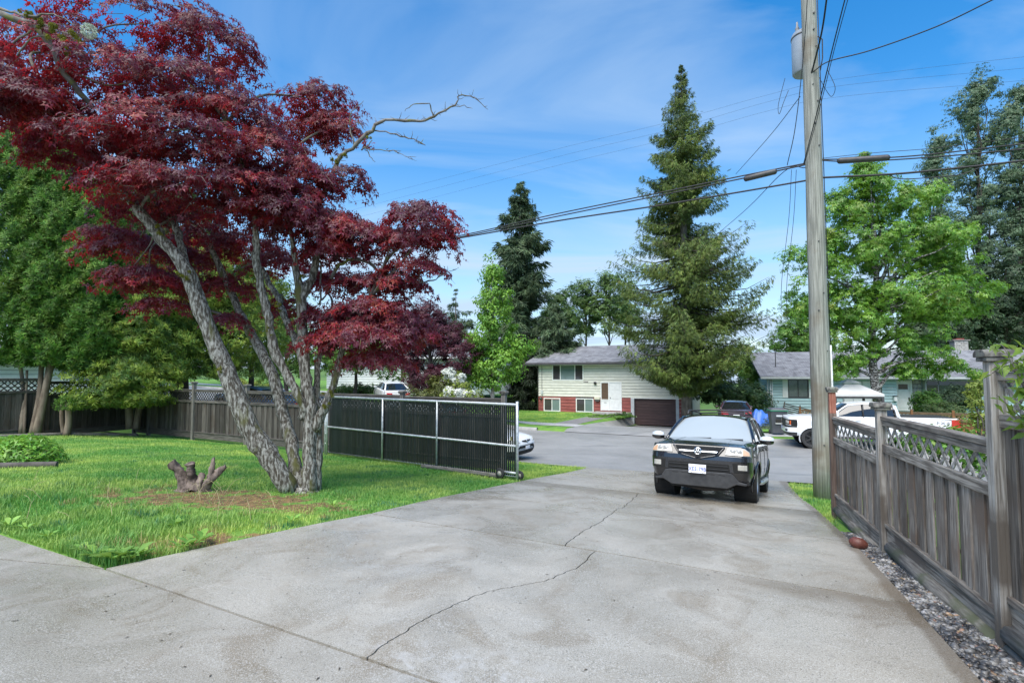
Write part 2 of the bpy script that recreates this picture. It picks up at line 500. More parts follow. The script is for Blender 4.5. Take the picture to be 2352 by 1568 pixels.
esG = np.unique(np.concatenate([np.linspace(-160, -40, 25), np.linspace(-40, 25, 131), np.linspace(25, 130, 22)]))
dsG = np.unique(np.concatenate([np.linspace(-14, 12, 53), np.linspace(12, 42, 101), np.linspace(42, 220, 30)]))
sheet('ground', esG, dsG, M_ground, -.06)
sheet('lawn', np.linspace(-25, -5.14, 61), np.linspace(2.5, 12.3, 41), M_soil, 0.0)
def _vl(E_, D_): return E_, D_
sheet('verge', np.linspace(-40, -5.55, 90), np.linspace(12.2, 15.75, 20), M_soil, -.01)
sheet('verge', np.linspace(-.25, 14, 40), np.linspace(8.35, 16.35, 34), M_soil, -.005, lambda E_, D_: (np.maximum(E_, 1.36 - .107*D_ ), D_))
kerb_fn = lambda E_, D_: (E_, 15.5 + .19*np.clip(E_+5.7, 0, 12) + (kerb_d(E_) - .16 - 15.5 - .19*np.clip(E_+5.7, 0, 12))*D_)
sheet('road', np.linspace(-75, 45, 160), np.linspace(0, 1, 26), M_asphalt, .012, kerb_fn)
# far kerb: a raised strip with two dropped crossings
def kerb_run(e0, e1, name='kerb'):
    es = np.linspace(e0, e1, max(4, int((e1-e0)/.6)))
    prof = [(-.17, -.05), (-.165, .13), (-.15, .15), (.0, .15), (.0, -.05)]
    V = []; n = len(prof)
    for e in es:
        k = float(kerb_d(e)); zr = float(gz_ed(e, k-.6))
        for dd, zz in prof:
            x, y = ED(e, k+dd); V.append((x, y, zr+zz))
    F = [(i*n+j, (i+1)*n+j, (i+1)*n+j+1, i*n+j+1) for i in range(len(es)-1) for j in range(n-1)]
    o = add(name, np_mesh(name, V, [F], M_kerb)); o['kind'] = 'structure'
kerb_run(-70, -12.9); kerb_run(-5.0, 26)
sheet('pavement', np.linspace(-70, -11.1, 60), np.linspace(0, 1, 4), M_walk, .03, lambda E_, D_: (E_, kerb_d(E_) + 1.5 + 1.5*D_))
sheet('pavement', np.linspace(-4.7, 26, 40), np.linspace(0, 1, 4), M_walk, .03, lambda E_, D_: (E_, kerb_d(E_) + 1.1 + 1.5*D_))
sheet('verge', np.linspace(-70, -12.6, 60), np.linspace(0, 1, 5), M_turf, .015, lambda E_, D_: (E_, kerb_d(E_) + .0 + 1.52*D_))
sheet('verge', np.linspace(-4.8, 26, 40), np.linspace(0, 1, 5), M_turf, .015, lambda E_, D_: (E_, kerb_d(E_) + .0 + 1.12*D_))
sheet('lawn', np.linspace(-20.5, -13.0, 16), np.linspace(30.1, 39.7, 12), M_turf, .02)
sheet('lawn', np.linspace(-13.25, -11.0, 8), np.linspace(26.9, 39.7, 40), M_turf, .004)
sheet('lawn', np.linspace(-60, -20.9, 50), np.linspace(30.1, 48, 20), M_turf, .012)
sheet('lawn', np.linspace(-4.6, 26, 30), np.linspace(30.9, 40, 12), M_turf, .012)
# the neighbour's paved drive down to the garage, and the gravel walk to the door
sheet('driveway', np.linspace(-11.2, -5.6, 14), np.linspace(26.75, 39.75, 30), M_asphalt, .035)
M_path = mat('path_gravel', (.15, .145, .145), (.25, .24, .235), 14, .9, bump=.5, coords='World')
sheet('path', np.linspace(0, 1, 6), np.linspace(30.0, 39.2, 14), M_path, .022, lambda E_, D_: (-12.45 + (E_-.5)*1.5, D_))

# ---------------------------------------------------------------- the near drive, slab by slab
drive = empty('driveway', (0, 0, 0)); drive['kind'] = 'structure'
def crack_line(pts, jit=.018, k=9):
    """a jagged line through (e, d) points"""
    out = [pts[0]]
    for a, b in zip(pts[:-1], pts[1:]):
        for j in range(1, k+1):
            t = j/k
            out.append((a[0]+(b[0]-a[0])*t + (random.uniform(-jit, jit) if j < k else 0), a[1]+(b[1]-a[1])*t + (random.uniform(-jit, jit) if j < k else 0)))
    return out
def slab(pts, inset=.006, name='slab', top=.022, da=None, db=None):
    """a poured slab with outline pts in (e, d)"""
    pts = [(e, d + (.008 if da is not None and abs(d-da) < 1e-4 else 0) - (.008 if db is not None and abs(d-db) < 1e-4 else 0)) for e, d in pts]
    bm = bmesh.new()
    P = [Vector((*ED(e, d), 0)) for e, d in pts]
    area = sum(P[i].x*P[(i+1) % len(P)].y - P[(i+1) % len(P)].x*P[i].y for i in range(len(P)))
    if area < 0: P.reverse()
    n = len(P); Q = []
    for i in range(n):
        a, b, c = P[i-1], P[i], P[(i+1) % n]
        t1 = (b-a).normalized(); t2 = (c-b).normalized()
        n1_, n2_ = Vector((-t1.y, t1.x, 0)), Vector((-t2.y, t2.x, 0))
        mm = (n1_+n2_)
        mm = mm.normalized() if mm.length > 1e-4 else n1_
        Q.append(b + mm*min(inset/max(.35, mm.dot(n1_)), inset*2))
    f = bm.faces.new([bm.verts.new(p) for p in Q])
    for k in range(-9, 40):
        bmesh.ops.bisect_plane(bm, geom=bm.verts[:]+bm.edges[:]+bm.faces[:], plane_co=(*ED(0, k*.6), 0), plane_no=(.475, .88, 0), dist=1e-5)
    bmesh.ops.triangulate(bm, faces=bm.faces[:])
    ret = bmesh.ops.extrude_face_region(bm, geom=bm.faces[:])
    low = {v for v in ret['geom'] if isinstance(v, bmesh.types.BMVert)}
    for v in bm.verts:
        v.co.z = float(gz(v.co.x, v.co.y)) + (top if v not in low else top-.07)
    bmesh.ops.recalc_face_normals(bm, faces=bm.faces[:])
    me = bpy.data.meshes.new(name); bm.to_mesh(me); bm.free()
    me.materials.append(M_concrete)
    return add(name, me, drive)
sheet('driveway_base', np.linspace(-15, 1.2, 34), np.linspace(-6, 16.6, 60), M_dark, -.035,
      lambda E_, D_: (np.where(D_ > 2.5, np.clip(E_, -5.1-.02*D_, 1.36-.107*D_), E_), D_))
ER = lambda d: 1.405 - .107*d
EL = lambda d: np.interp(d, [2.6, 5.5, 7.65, 10.0, 15.5], [-5.76, -5.2, -5.13, -5.18, -5.7])
def G_ed(px, py):
    r = ray(px, py); t = 1.0
    while t < 60:
        p = r*t
        if CAMZ+p[2] <= gz(p[0], p[1]): break
        t += .01
    return to_ed(p[0], p[1])
def crack_px(L, d0=None, d1=None, **kw):
    q = [tuple(float(v) for v in G_ed(*p)) for p in L]
    if d0 is not None: q[0] = (q[0][0], d0)
    if d1 is not None: q[-1] = (q[-1][0], d1)
    return crack_line(q, **kw)
CK1 = crack_px([(840, 1522), (901, 1476), (976, 1428), (1059, 1388), (1120, 1364), (1195, 1351), (1252, 1340), (1327, 1308), (1378, 1263)], 2.6, 5.52, jit=.012)
CK2 = crack_px([(1311, 1249), (1332, 1228), (1380, 1202), (1418, 1174)], 5.52, 7.75, jit=.014)
CK3 = crack_px([(1418, 1174), (1439, 1162), (1466, 1135)], 7.75, 10.1, jit=.02)
dJ = [2.6, 5.52, 7.75, 10.1, 12.6]
eC = -5.76
slab([(eC, 2.6), (-16, 2.45), (-16, -.6)], .009)        # the walk, beyond its slanting joint
slab([(eC, 2.6), (-16, -.6), (-16, -7), (1.9, -7), (1.16, 2.6)], .020)
slab([(eC, 2.6)] + CK1 + [(float(EL(5.52)), 5.52)], .006, db=5.52)
slab(CK1[::-1] + [(ER(2.6), 2.6), (ER(5.52), 5.52)], .006, db=5.52)
slab([(float(EL(5.52)), 5.52)] + CK2 + [(float(EL(7.75)), 7.75)], .006, da=5.52, db=7.75)
slab(CK2[::-1] + [(ER(5.52), 5.52), (ER(7.75), 7.75)], .006, da=5.52, db=7.75)
slab([(float(EL(7.75)), 7.75)] + CK3 + [(float(EL(10.1)), 10.1)], .006, da=7.75, db=10.1)
slab(CK3[::-1] + [(ER(7.75), 7.75), (ER(10.1), 10.1)], .006, da=7.75, db=10.1)
slab([(float(EL(10.1)), 10.1), (ER(10.1), 10.1), (ER(12.9), 12.9), (float(EL(12.9)), 12.9)], .006, da=10.1, db=12.9)
slab([(float(EL(12.9)), 12.9), (ER(12.9), 12.9), (-.25, 16.5), (-5.72, 15.55)], .005)

# ---------------------------------------------------------------- grass blades, pebbles
def blades(name, n, sample, hfun, seed, m=None, seg=2, wid=.0045):
    r = np.random.default_rng(seed)
    e, d = sample(r, n)
    n = len(e)
    X, Y = ED(e, d); Z = gz_ed(e, d) - .005
    h = hfun(e, d, r)
    az = r.uniform(0, 2*np.pi, n); lean = r.uniform(.1, .75, n)*h
    w = wid*r.uniform(.6, 1.5, n)
    ca, sa = np.cos(az), np.sin(az)
    B = np.stack([X, Y, Z], -1)
    side = np.stack([-sa, ca, 0*ca], -1)*w[:, None]
    fw = np.stack([ca, sa, 0*ca], -1)
    up = np.zeros((n, 3)); up[:, 2] = 1
    if seg == 2:
        M_ = B + fw*(lean*.3)[:, None] + up*(h*.6)[:, None]
        T_ = B + fw*lean[:, None] + up*h[:, None]*.95
        V = np.stack([B-side, B+side, M_+side*.8, M_-side*.8, T_], 1).reshape(-1, 3)
        i = np.arange(n)*5
        Fq = np.stack([i, i+1, i+2, i+3], -1); Ft = np.stack([i+3, i+2, i+4], -1)
        me = np_mesh(name, V, [Fq, Ft], m or M_blade)
    else:
        T_ = B + fw*(lean*.8)[:, None] + up*h[:, None]
        V = np.stack([B-side, B+side, T_], 1).reshape(-1, 3); i = np.arange(n)*3
        me = np_mesh(name, V, [np.stack([i, i+1, i+2], -1)], m or M_blade)
    return me
def vnoise(e, d, s, seed=0):
    """cheap value noise 0..1"""
    r = np.random.default_rng(seed); T = r.random((64, 64))
    x = e*s; y = d*s; xi = np.floor(x).astype(int); yi = np.floor(y).astype(int); fx = x-xi; fy = y-yi
    fx = fx*fx*(3-2*fx); fy = fy*fy*(3-2*fy)
    g = lambda a, b: T[a % 64, b % 64]
    return g(xi, yi)*(1-fx)*(1-fy)+g(xi+1, yi)*fx*(1-fy)+g(xi, yi+1)*(1-fx)*fy+g(xi+1, yi+1)*fx*fy
def patchy(e, d):
    X, Y = ED(e, d); f = np.zeros_like(X)
    for cx, cy, rx, ry, ro in PATCHES:
        c, s_ = math.cos(ro), math.sin(ro); u = ((X-cx)*c+(Y-cy)*s_)/rx; v = (-(X-cx)*s_+(Y-cy)*c)/ry
        f = np.maximum(f, np.clip((1.1-np.hypot(u, v))/.5, 0, 1))
    return f
def lawn_left(r, n, dlo=2.62, dhi=11.9, elo=-24, near=True):
    # more blades where the lawn is close to the camera
    e = elo + (-5.2-elo)*r.random(n)**.62; d = dlo + (dhi-dlo)*r.random(n)**1.25
    ok = e < np.interp(d, [2.6, 5.5, 7.65, 10.0, 15.5], [-5.79, -5.22, -5.15, -5.2, -5.7]) + r.uniform(-.04, .07, n)*(r.random(n) < .6)
    ok &= r.random(n) > .55*patchy(e, d)
    X, Y = ED(e, d)
    ok &= (np.abs(X/np.maximum(Y, .1)) < 1.08)
    return e[ok], d[ok]
def hlawn(e, d, r):
    t = vnoise(e, d, 1.1, 3)*.6 + vnoise(e, d, 3.1, 4)*.4
    long_ = np.clip((5.4-d)/2.2, 0, 1)*np.clip((t-.25)*2.2, 0, 1)
    return (.035 + .035*t + .085*long_)*r.uniform(.55, 1.35, len(e))*(1-.45*patchy(e, d))
g_ = add('grass', blades('grass', 160000, lawn_left, hlawn, 5))
tag(g_, 'patchy green lawn grass growing round the red maple', 'grass', kind='stuff')
def verge_r(r, n):
    e = r.uniform(-.2, 3.2, n); d = r.uniform(8.45, 16.3, n)
    ok = (e > 1.37-.107*d + r.uniform(-.02, .03, n)) & (e < .2 + np.clip(d-9.4, 0.25, 9)*1.2); return e[ok], d[ok]
def verge_l(r, n):
    e = -5.5 - 9*r.random(n)**1.4; d = r.uniform(10.2, 15.6, n)
    ok = e < np.interp(d, [10.0, 15.5], [-5.2, -5.72]); ok &= (d > 12) | (e > -8.0); return e[ok], d[ok]
hshort = lambda e, d, r: (.04 + .04*vnoise(e, d, 1.5, 6))*r.uniform(.5, 1.3, len(e))
tag(add('grass', blades('grass', 22000, verge_r, hshort, 8, seg=1, wid=.007)), 'short bright grass at the foot of the utility pole', 'grass', kind='stuff')
tag(add('grass', blades('grass', 26000, verge_l, hshort, 9, seg=1, wid=.008)), 'strip of grass between the wheeled gate and the street', 'grass', kind='stuff')
def far_l(r, n):
    e = r.uniform(-20.5, -13.4, n); d = 30.1 + 9.5*r.random(n); return e, d
tag(add('grass', blades('grass', 24000, far_l, lambda e, d, r: r.uniform(.04, .10, len(e)), 10, seg=1, wid=.016)), 'mown grass before the cream and red house', 'grass', kind='stuff')

M_peb = mat('pebble', (.06, .06, .062), (.29, .28, .265), 5.0, .38, coords='World', lo=.4, hi=.6, island=.75, c3=(.26, .17, .11), c3scale=13, c3lo=.6, c3hi=.66)
def pebbles():
    r = np.random.default_rng(3)
    ico = np.array([(0, 0, 1)] + [(math.cos(a)*.894, math.sin(a)*.894, .447) for a in np.arange(5)*2*np.pi/5] + [(math.cos(a+.628)*.894, math.sin(a+.628)*.894, -.447) for a in np.arange(5)*2*np.pi/5] + [(0, 0, -1)])
    F = [(0, i+1, (i+1) % 5+1) for i in range(5)] + [(i+1, i+6, (i+1) % 5+1) for i in range(5)] + [((i+1) % 5+1, i+6, (i+1) % 5+6) for i in range(5)] + [(i+6, 11, (i+1) % 5+6) for i in range(5)]
    F = np.array(F)
    n = 11500
    d = 1.5 + 7.0*r.random(n)**1.1
    e = ER(d) + .012 + (1.93-.142*d - ER(d))*r.random(n)
    X, Y = ED(e, d)
    s = np.where(r.random(n) < .12, r.uniform(.020, .030, n), r.uniform(.010, .021, n))
    Z = gz_ed(e, d) - .012 + r.uniform(0, .024, n)
    S = np.stack([s*r.uniform(.9, 1.6, n), s*r.uniform(.8, 1.1, n), s*r.uniform(.5, .8, n)], -1)
    az = r.uniform(0, 6.28, n); ca, sa = np.cos(az), np.sin(az)
    V = ico[None]*S[:, None]*(1+.12*r.standard_normal((n, 12, 1)))
    W = np.empty_like(V)
    W[..., 0] = V[..., 0]*ca[:, None]-V[..., 1]*sa[:, None]; W[..., 1] = V[..., 0]*sa[:, None]+V[..., 1]*ca[:, None]
    W[..., 2] = V[..., 2] + V[..., 0]*r.uniform(-.3, .3, n)[:, None]
    W += np.stack([X, Y, Z], -1)[:, None]
    FF = (F[None]+12*np.arange(n)[:, None, None]).reshape(-1, 3)
    return np_mesh('pebbles', W.reshape(-1, 3), [FF], M_peb, True)
tag(add('pebbles', pebbles()), 'strip of small grey river pebbles along the weathered fence', 'pebbles', kind='stuff')
sheet('gravel_bed', np.linspace(0, 1, 4), np.linspace(-4, 8.6, 30), M_dark, -.02, lambda E_, D_: (ER(D_) + (2.0-.142*D_-ER(D_))*E_, D_))

# litter on the concrete: bits of twig and a few fallen red leaves
def litter():
    r = np.random.default_rng(12); mb = MB()
    for i in range(260):
        d = r.uniform(2.7, 12.5) if r.random() < .8 else r.uniform(1.6, 2.6); e = -5.1 + 6.2*r.random()**1.8
        if e > ER(d)-.05: continue
        x, y = ED(e, d); z = float(gz_ed(e, d))+.026; a = r.uniform(0, 6.28); L = r.uniform(.006, .022)
        w = r.uniform(.002, .006); c, s_ = math.cos(a), math.sin(a)
        mb.poly([(x-c*L, y-s_*L, z), (x+s_*w, y-c*w, z+.003), (x+c*L, y+s_*L, z), (x-s_*w, y+c*w, z+.002)])
    return mb
tag(litter().build('leaf_litter', mat('litter', (.05, .042, .03), (.10, .08, .055), 20, .9)), 'dark specks of leaf litter scattered on the concrete', 'litter', kind='stuff')
# ---------------------------------------------------------------- timber fences
def wood(name, c1, c2, c3=None, rough=.8, **kw):
    return mat(name, c1, c2, 5.0, rough, stretch=(9, 9, .55), rand=.45, lo=.33, hi=.67, bump=.5, spec=.3, detail=9, c3=c3, c3scale=1.6, c3lo=.52, c3hi=.66, **kw)
M_fence = wood('weathered_board', (.085, .070, .058), (.33, .295, .255), (.15, .115, .09))
M_fence2 = wood('old_shaded_board', (.034, .030, .027), (.105, .096, .086), (.055, .043, .034))  # old board grey, darkened to take in the shade of the trees
M_rail = mat('weathered_rail', (.10, .086, .07), (.33, .30, .26), 5.0, .8, stretch=(.6, 9, 9), rand=.22, bump=.35, c3=(.11, .09, .075), c3scale=2)
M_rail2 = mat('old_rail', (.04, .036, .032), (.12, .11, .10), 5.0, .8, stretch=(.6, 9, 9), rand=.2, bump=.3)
M_post2 = mat('old_shaded_post', (.085, .078, .07), (.19, .18, .165), 5.0, .8, stretch=(9, 9, .5), rand=.2, bump=.3)  # darker copy of the weathered post, with tree shade in its colour
M_post = mat('weathered_post', (.18, .16, .135), (.42, .395, .355), 6.0, .8, stretch=(9, 9, .4), rand=.2, bump=.5, lo=.40, hi=.60, c3=(.12, .10, .08), c3scale=1.4)
M_post_d = mat('brown_post', (.10, .068, .052), (.18, .13, .105), 5.0, .8, stretch=(9, 9, .5), bump=.3)
M_red = mat('red_post', (.20, .055, .032), (.36, .16, .11), 4.0, .75, stretch=(9, 9, .8), bump=.3)
M_cap = mat('mossy_cap', (.055, .05, .045), (.19, .185, .165), 18, .9, bump=.5, c3=(.17, .175, .14), c3scale=9, c3lo=.55, c3hi=.65)
M_lat = mat('lattice_wood', (.16, .14, .12), (.46, .43, .38), 6.0, .8, stretch=(6, 6, 6), rand=.25, bump=.2)
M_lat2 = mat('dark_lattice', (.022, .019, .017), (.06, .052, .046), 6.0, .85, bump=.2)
M_log = mat('timber_edging', (.085, .077, .066), (.23, .215, .19), 5.0, .85, stretch=(.7, 8, 8), bump=.35, c3=(.09, .10, .06), c3scale=2.5)
def box_mesh(name, sx, sy, sz, m, bev=0.0):
    me = MB().box((0, 0, 0), (sx, sy, sz)).mesh(name, None)
    if bev:
        bm = bmesh.new(); bm.from_mesh(me)
        bmesh.ops.bevel(bm, geom=bm.edges[:], offset=bev, segments=1, affect='EDGES'); bm.to_mesh(me); bm.free()
    me.materials.append(m)
    return me
def clip_slat(x0, x1, z0, z1, cx, s):
    """diagonal through (cx, z0) with slope s = +-1 cut to the rectangle"""
    xa, xb = cx, cx + s*(z1-z0)
    pts = []
    for t in (0., 1.): pts.append((xa+(xb-xa)*t, z0+(z1-z0)*t))
    (ax, az), (bx, bz) = pts
    if s < 0: (ax, az), (bx, bz) = (bx, bz), (ax, az)
    if bx < x0 + .02 or ax > x1 - .02: return None
    if ax < x0: t = (x0-ax)/(bx-ax); ax, az = x0, az+(bz-az)*t
    if bx > x1: t = (x1-ax)/(bx-ax); bx, bz = x1, az+(bz-az)*t
    if math.hypot(bx-ax, bz-az) < .06: return None
    return ax, az, bx, bz
def fence_panel(root, x0, x1, zt, zm, zb, zk, mb, ml, mr, bw=.118, sp=.13, slat=.036, join=False, both=True, side=1, rng=None):
    """rails, boards, lattice and kickboard of one bay in the fence's own frame"""
    L = x1-x0; c = (x0+x1)/2; rng = rng or random
    rail = lambda z, h, w, n='rail', m=None, y=0: add(n, box_mesh(n, L-.004, w, h, m or mr, .004), root, loc=(c, y, z))
    rail(zt-.022, .044, .105, 'top_rail'); rail(zt-.078, .062, .040, 'rail', y=side*.022)
    rail(zm-.046, .092, .040, 'rail', y=side*.024)
    # boards, alternately proud
    n = max(1, round(L/bw)); w = L/n
    b_ = box_mesh('board', w*1.06, .017, 1.0, mb, .002)
    for i in range(n):
        o = add('board', b_, root, loc=(x0+(i+.5)*w + rng.uniform(-.004, .004), side*(-.012 if i % 2 else .006)+rng.uniform(-.002, .002), (zm-.03+zb)/2))
        o.scale = (1, 1, (zm-.03-zb)); o.rotation_euler = (0, rng.uniform(-.004, .004), 0)
    rail(zb-.012, .046, .062, 'rail', y=side*.018)
    add('kickboard', box_mesh('kickboard', L-.004, .030, zb-.03-zk, mr, .003), root, loc=(c, side*.012, (zb-.03+zk)/2))
    z0, z1 = zm-.01, zt-.05
    J = MB()
    for s, y in ((1, side*.0075), (-1, -side*.0075)):
        k = x0 - (z1-z0) - .5
        while k < x1 + (z1-z0) + .5:
            q = clip_slat(x0+.005, x1-.005, z0, z1, k, s); k += sp
            if q is None: continue
            ax, az, bx, bz = q
            ln = math.hypot(bx-ax, bz-az); an = -math.atan2(bz-az, bx-ax)
            if join: J.box(((ax+bx)/2, y, (az+bz)/2), (ln, .007, slat), Matrix.Rotation(an, 3, 'Y'))
            else: add('slat', box_mesh('slat', ln, .009, slat, ml), root, loc=((ax+bx)/2, y, (az+bz)/2), rot=(0, an, 0))
    if join: tag(J.build('lattice', ml, root), kind='stuff')
def fence_post(root, x, zb, zt, m, w=.1, capw=.2, cm=None, y=0, collar=True):
    o = add('post', box_mesh('post', w, w, zt-zb, m, .006), root, loc=(x, y, (zt+zb)/2))
    cp = MB(); h = capw/2
    cp.box((0, 0, .015), (capw*.86, capw*.86, .03))
    cp.prism([(-h, .031), (h, .031), (h*.98, .06), (h*.62, .085), (-h*.62, .085), (-h*.98, .06)], 'y', -h, h)
    c = cp.build('cap', cm or M_cap, o, bevel=.006, loc=(0, 0, (zt-zb)/2))
    return o

frng = random.Random(5)
ang = math.atan2(.9416, .337)
rf = empty('wooden_fence', (3.48, 3.73, 0), (0, 0, ang), 'weathered grey plank fence with lattice top stepping down beside the pebbles', 'fence')
A2, A3, A0 = 2.545, 4.928, -2.5
fence_panel(rf, .055, A2-.05, 1.33, 1.01, .10, -.13, M_fence, M_lat, M_rail, sp=.225, slat=.038, rng=frng)
fence_panel(rf, A2+.05, A3-.05, 1.15, .83, -.065, -.25, M_fence, M_lat, M_rail, sp=.225, slat=.038, rng=frng)
fence_panel(rf, A0, -.055, 1.87, 1.53, .27, .08, M_fence, M_lat, M_rail, sp=.20, slat=.046, rng=frng)
fence_post(rf, 0, -.3, 1.90, M_post, .10, .18, y=.03)
fence_post(rf, A2, -.5, 1.40, M_post, .10, .19, y=.03)
add('post', box_mesh('post', .1, .1, 1.9, M_post_d, .006), rf, loc=(A3, .03, .249))
add('post_extension', box_mesh('post_extension', .094, .094, .33, M_red, .004), rf, loc=(A3, .03, 1.20+.165))
fence_post(rf, A3, 1.53, 1.531, M_red, .09, .16, y=.03)
for x0, x1, z0, r in ((A2+.1, A3-.1, -.30, .06), (A2+.1, A3-.9, -.40, .055), (.1, A2-.2, -.13, .075), (A0, -.06, .02, .07), (A0, -.06, -.10, .065)):
    add('timber_log', MB().tube([(x0, .03, z0-.035*(x0 > .05)*0), ((x0+x1)/2, .035, z0), (x1, .03, z0)], [r, r*1.05, r], 10).mesh('timber_log', M_log, True), rf)

# the road-side fence behind the gate (along the street) and the side fence under the hedge
fx, fy = ED(-24.6, 12.0)
fa = empty('lattice_fence', (fx, fy, 0), (0, 0, math.atan2(-.475, .88)), 'long grey board fence with lattice top running behind the maple and the wheeled gate', 'fence')
posts = [0, 1.1, 4.2, 7.4, 10.9, 14.5, 17.9]
tops = [1.27, 1.27, 1.27, 1.26, 1.23, 1.20]
for i in range(6):
    zt = tops[i]
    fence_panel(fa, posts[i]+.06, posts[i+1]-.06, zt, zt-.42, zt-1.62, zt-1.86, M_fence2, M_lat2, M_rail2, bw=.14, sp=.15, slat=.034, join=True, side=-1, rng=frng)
for i, x in enumerate(posts):
    zt = [1.3, 1.3, 1.48, 1.40, 1.33, 1.27, 1.31][i]
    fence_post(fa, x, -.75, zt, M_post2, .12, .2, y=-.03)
fx, fy = ED(-24.75, 11.9)
fb = empty('lattice_fence', (fx, fy, 0), (0, 0, math.atan2(-.88, -.475)), 'tall shaded board fence with dark lattice top behind the hedge trunks', 'fence')
for i, (x0, zt) in enumerate(((0.1, 1.58), (3.0, 1.70), (5.9, 1.85), (8.8, 1.95))):
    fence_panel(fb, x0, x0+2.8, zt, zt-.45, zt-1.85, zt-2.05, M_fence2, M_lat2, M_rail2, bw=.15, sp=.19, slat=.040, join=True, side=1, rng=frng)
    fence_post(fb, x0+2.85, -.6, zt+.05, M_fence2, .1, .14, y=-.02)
for nm, a, b, r in (('timber_edging', (-23.4, 3.2), (-23.5, 9.2), .07), ('timber_edging', (-23.5, 9.2), (-22.9, 11.3), .07)):
    pa = Vector((*ED(*a), float(gz_ed(*a))+.05)); pb = Vector((*ED(*b), float(gz_ed(*b))+.05))
    tag(rough(MB().tube([pa+(pb-pa)*t for t in np.linspace(0, 1, 14)], r, 10).build(nm, M_log, smooth=True), .012, 3.), 'long brown log lying in front of the hedge trunks' if a[1] < 5 else 'short brown log lying at the inner fence corner', 'edging', 'logs edging the hedge bed')

# ---------------------------------------------------------------- the wheeled chain-link gate
M_galv = mat('galvanised', (.42, .45, .46), (.60, .63, .64), 12, .42, .55, rough2=.55)
M_slat = mat('black_slat', (.008, .011, .013), (.015, .019, .021), 3, .38, rand=.25)
M_rubber = mat('rubber', (.022, .022, .023), (.035, .035, .035), 20, .75)
g0 = Vector((*ED(-12.45, 11.32), 0)); g1 = Vector((*ED(-5.35, 10.15), 0))
gl = (g1-g0).length
gate = empty('wheeled_gate', (g0.x, g0.y, 0), (0, 0, math.atan2(g1.y-g0.y, g1.x-g0.x)), 'black slatted chain link gate in a galvanised frame standing open on a wheel', 'gate')
zt, zmid = 1.16, .26
def gtube(n, pts, r=.026): return MB().tube(pts, r, 10).build(n, M_galv, gate, True)
gtube('top_rail', [(0, 0, zt), (gl, 0, zt)], .03); gtube('middle_rail', [(0, 0, zmid), (gl, 0, zmid)])
gtube('bottom_rail', [(0, .05, -.50), (gl, .05, -.40)], .022)
for x, zb in ((2.62, -.54), (4.72, -.50)): gtube('upright', [(x, -.012, zb), (x, -.012, zt)])
gtube('end_post', [(gl, 0, -.62), (gl, 0, zt+.07)], .032)
gtube('end_post', [(0, 0, -.60), (0, 0, zt+.04)], .03)
gtube('hinge_post', [(-.13, .03, -.75), (-.13, .03, zt+.02)], .036)
for z in (-.25, .05, .75): gtube('hinge', [(-.14, .02, z), (0, 0, z)], .02)
ns = 122; pitch = (gl-.12)/ns
sm = box_mesh('slat', .039, .010, 1.0, M_slat)
for i in range(ns):
    x = .06+(i+.5)*pitch
    zb = -.52 + .13*(x/gl)
    z1 = zt-.03
    o = add('slat', sm, gate, loc=(x, .032, (z1+zb)/2), rot=(0, 0, frng.uniform(-.12, .12))); o.scale = (1, 1, z1-zb)
def wheel_small(parent, loc, r=.105):
    w = MB().lathe([(r*.55, -.028), (r*.9, -.03), (r, -.018), (r, .018), (r*.9, .03), (r*.55, .028)], 20, 'y').build('tyre', M_rubber, parent, True, loc=loc)
    MB().lathe([(0, -.02), (r*.2, -.032), (r*.25, -.022), (r*.56, -.022), (r*.56, .022), (0, .022)], 20, 'y').build('hub', mat('cream_rim', (.50, .48, .42), (.36, .33, .28), 20, .6), w, True)
wheel_small(gate, (gl-.40, -.10, -.35), .115)
gtube('wheel_arm', [(gl-.42, .0, -.33), (gl-.03, .02, -.33)], .03)
gtube('wheel_arm', [(gl-.40, -.12, -.35), (gl-.40, .03, -.35)], .014)
wheel_small(gate, (gl+.02, .07, -.37), .095)
MB().tube([(gl-2.9, -.10, -.46), (gl-.42, -.06, -.42)], .055, 10).build('timber_log', M_log, gate, True)
MB().box((gl-.15, -.02, .42), (.05, .03, .08)).build('latch', mat('brass', (.45, .38, .2), rough=.4, metal=.8), gate)

# ---------------------------------------------------------------- utility pole, transformer, cables
M_pole = mat('treated_pole', (.17, .172, .15), (.335, .335, .295), 4.0, .85, stretch=(9, 9, .3), bump=.6, lo=.40, hi=.60, c3=(.15, .115, .075), c3scale=.9, c3lo=.50, c3hi=.64)
M_iron = mat('pole_iron', (.10, .10, .10), (.16, .15, .15), 9, .6, .6)
M_cable = mat('black_cable', (.016, .016, .018), rough=.6)
M_pvc = mat('pvc', (.62, .63, .62), (.70, .71, .70), 8, .45)
M_pipe = mat('grey_pipe', (.26, .30, .34), (.36, .40, .44), 8, .5, .2)
PB = Vector((6.64, 11.26, -.9)); PT = at(1853, -130, 11.26)
pole = empty('utility_pole', PB, (0, 0, 0), 'tall weathered wooden utility pole with conduit beside the fence end', 'utility pole')
def pl(t): return (PT-PB)*t
pr = lambda t: .205-.062*t
MB().tube([pl(t/14) for t in range(15)], [pr(t/14)+.004*math.sin(t*2.1) for t in range(15)], 20).build('shaft', M_pole, pole, True)
H = (PT-PB).z
for t, s, r in ((.10, -.4, .012), (.26, .3, .010), (.33, -.5, .014), (.36, .1, .012), (.45, -.3, .013), (.62, .2, .016), (.66, -.2, .02), (.70, .25, .02), (.73, -.35, .012), (.80, .3, .014), (.83, .0, .02), (.86, .1, .022), (.92, -.2, .014)):
    c = pl(t) + Vector((math.sin(s), -math.cos(s), 0))*pr(t)
    MB().lathe([(0, -.03), (r, -.025), (r, .012), (r*.5, .02), (0, .02)], 8, 'y', c).build('bolt', M_iron, pole)
cd = [pl(t)+Vector((pr(t)+.012, -.06, 0)) for t in (.03, .15, .27)]
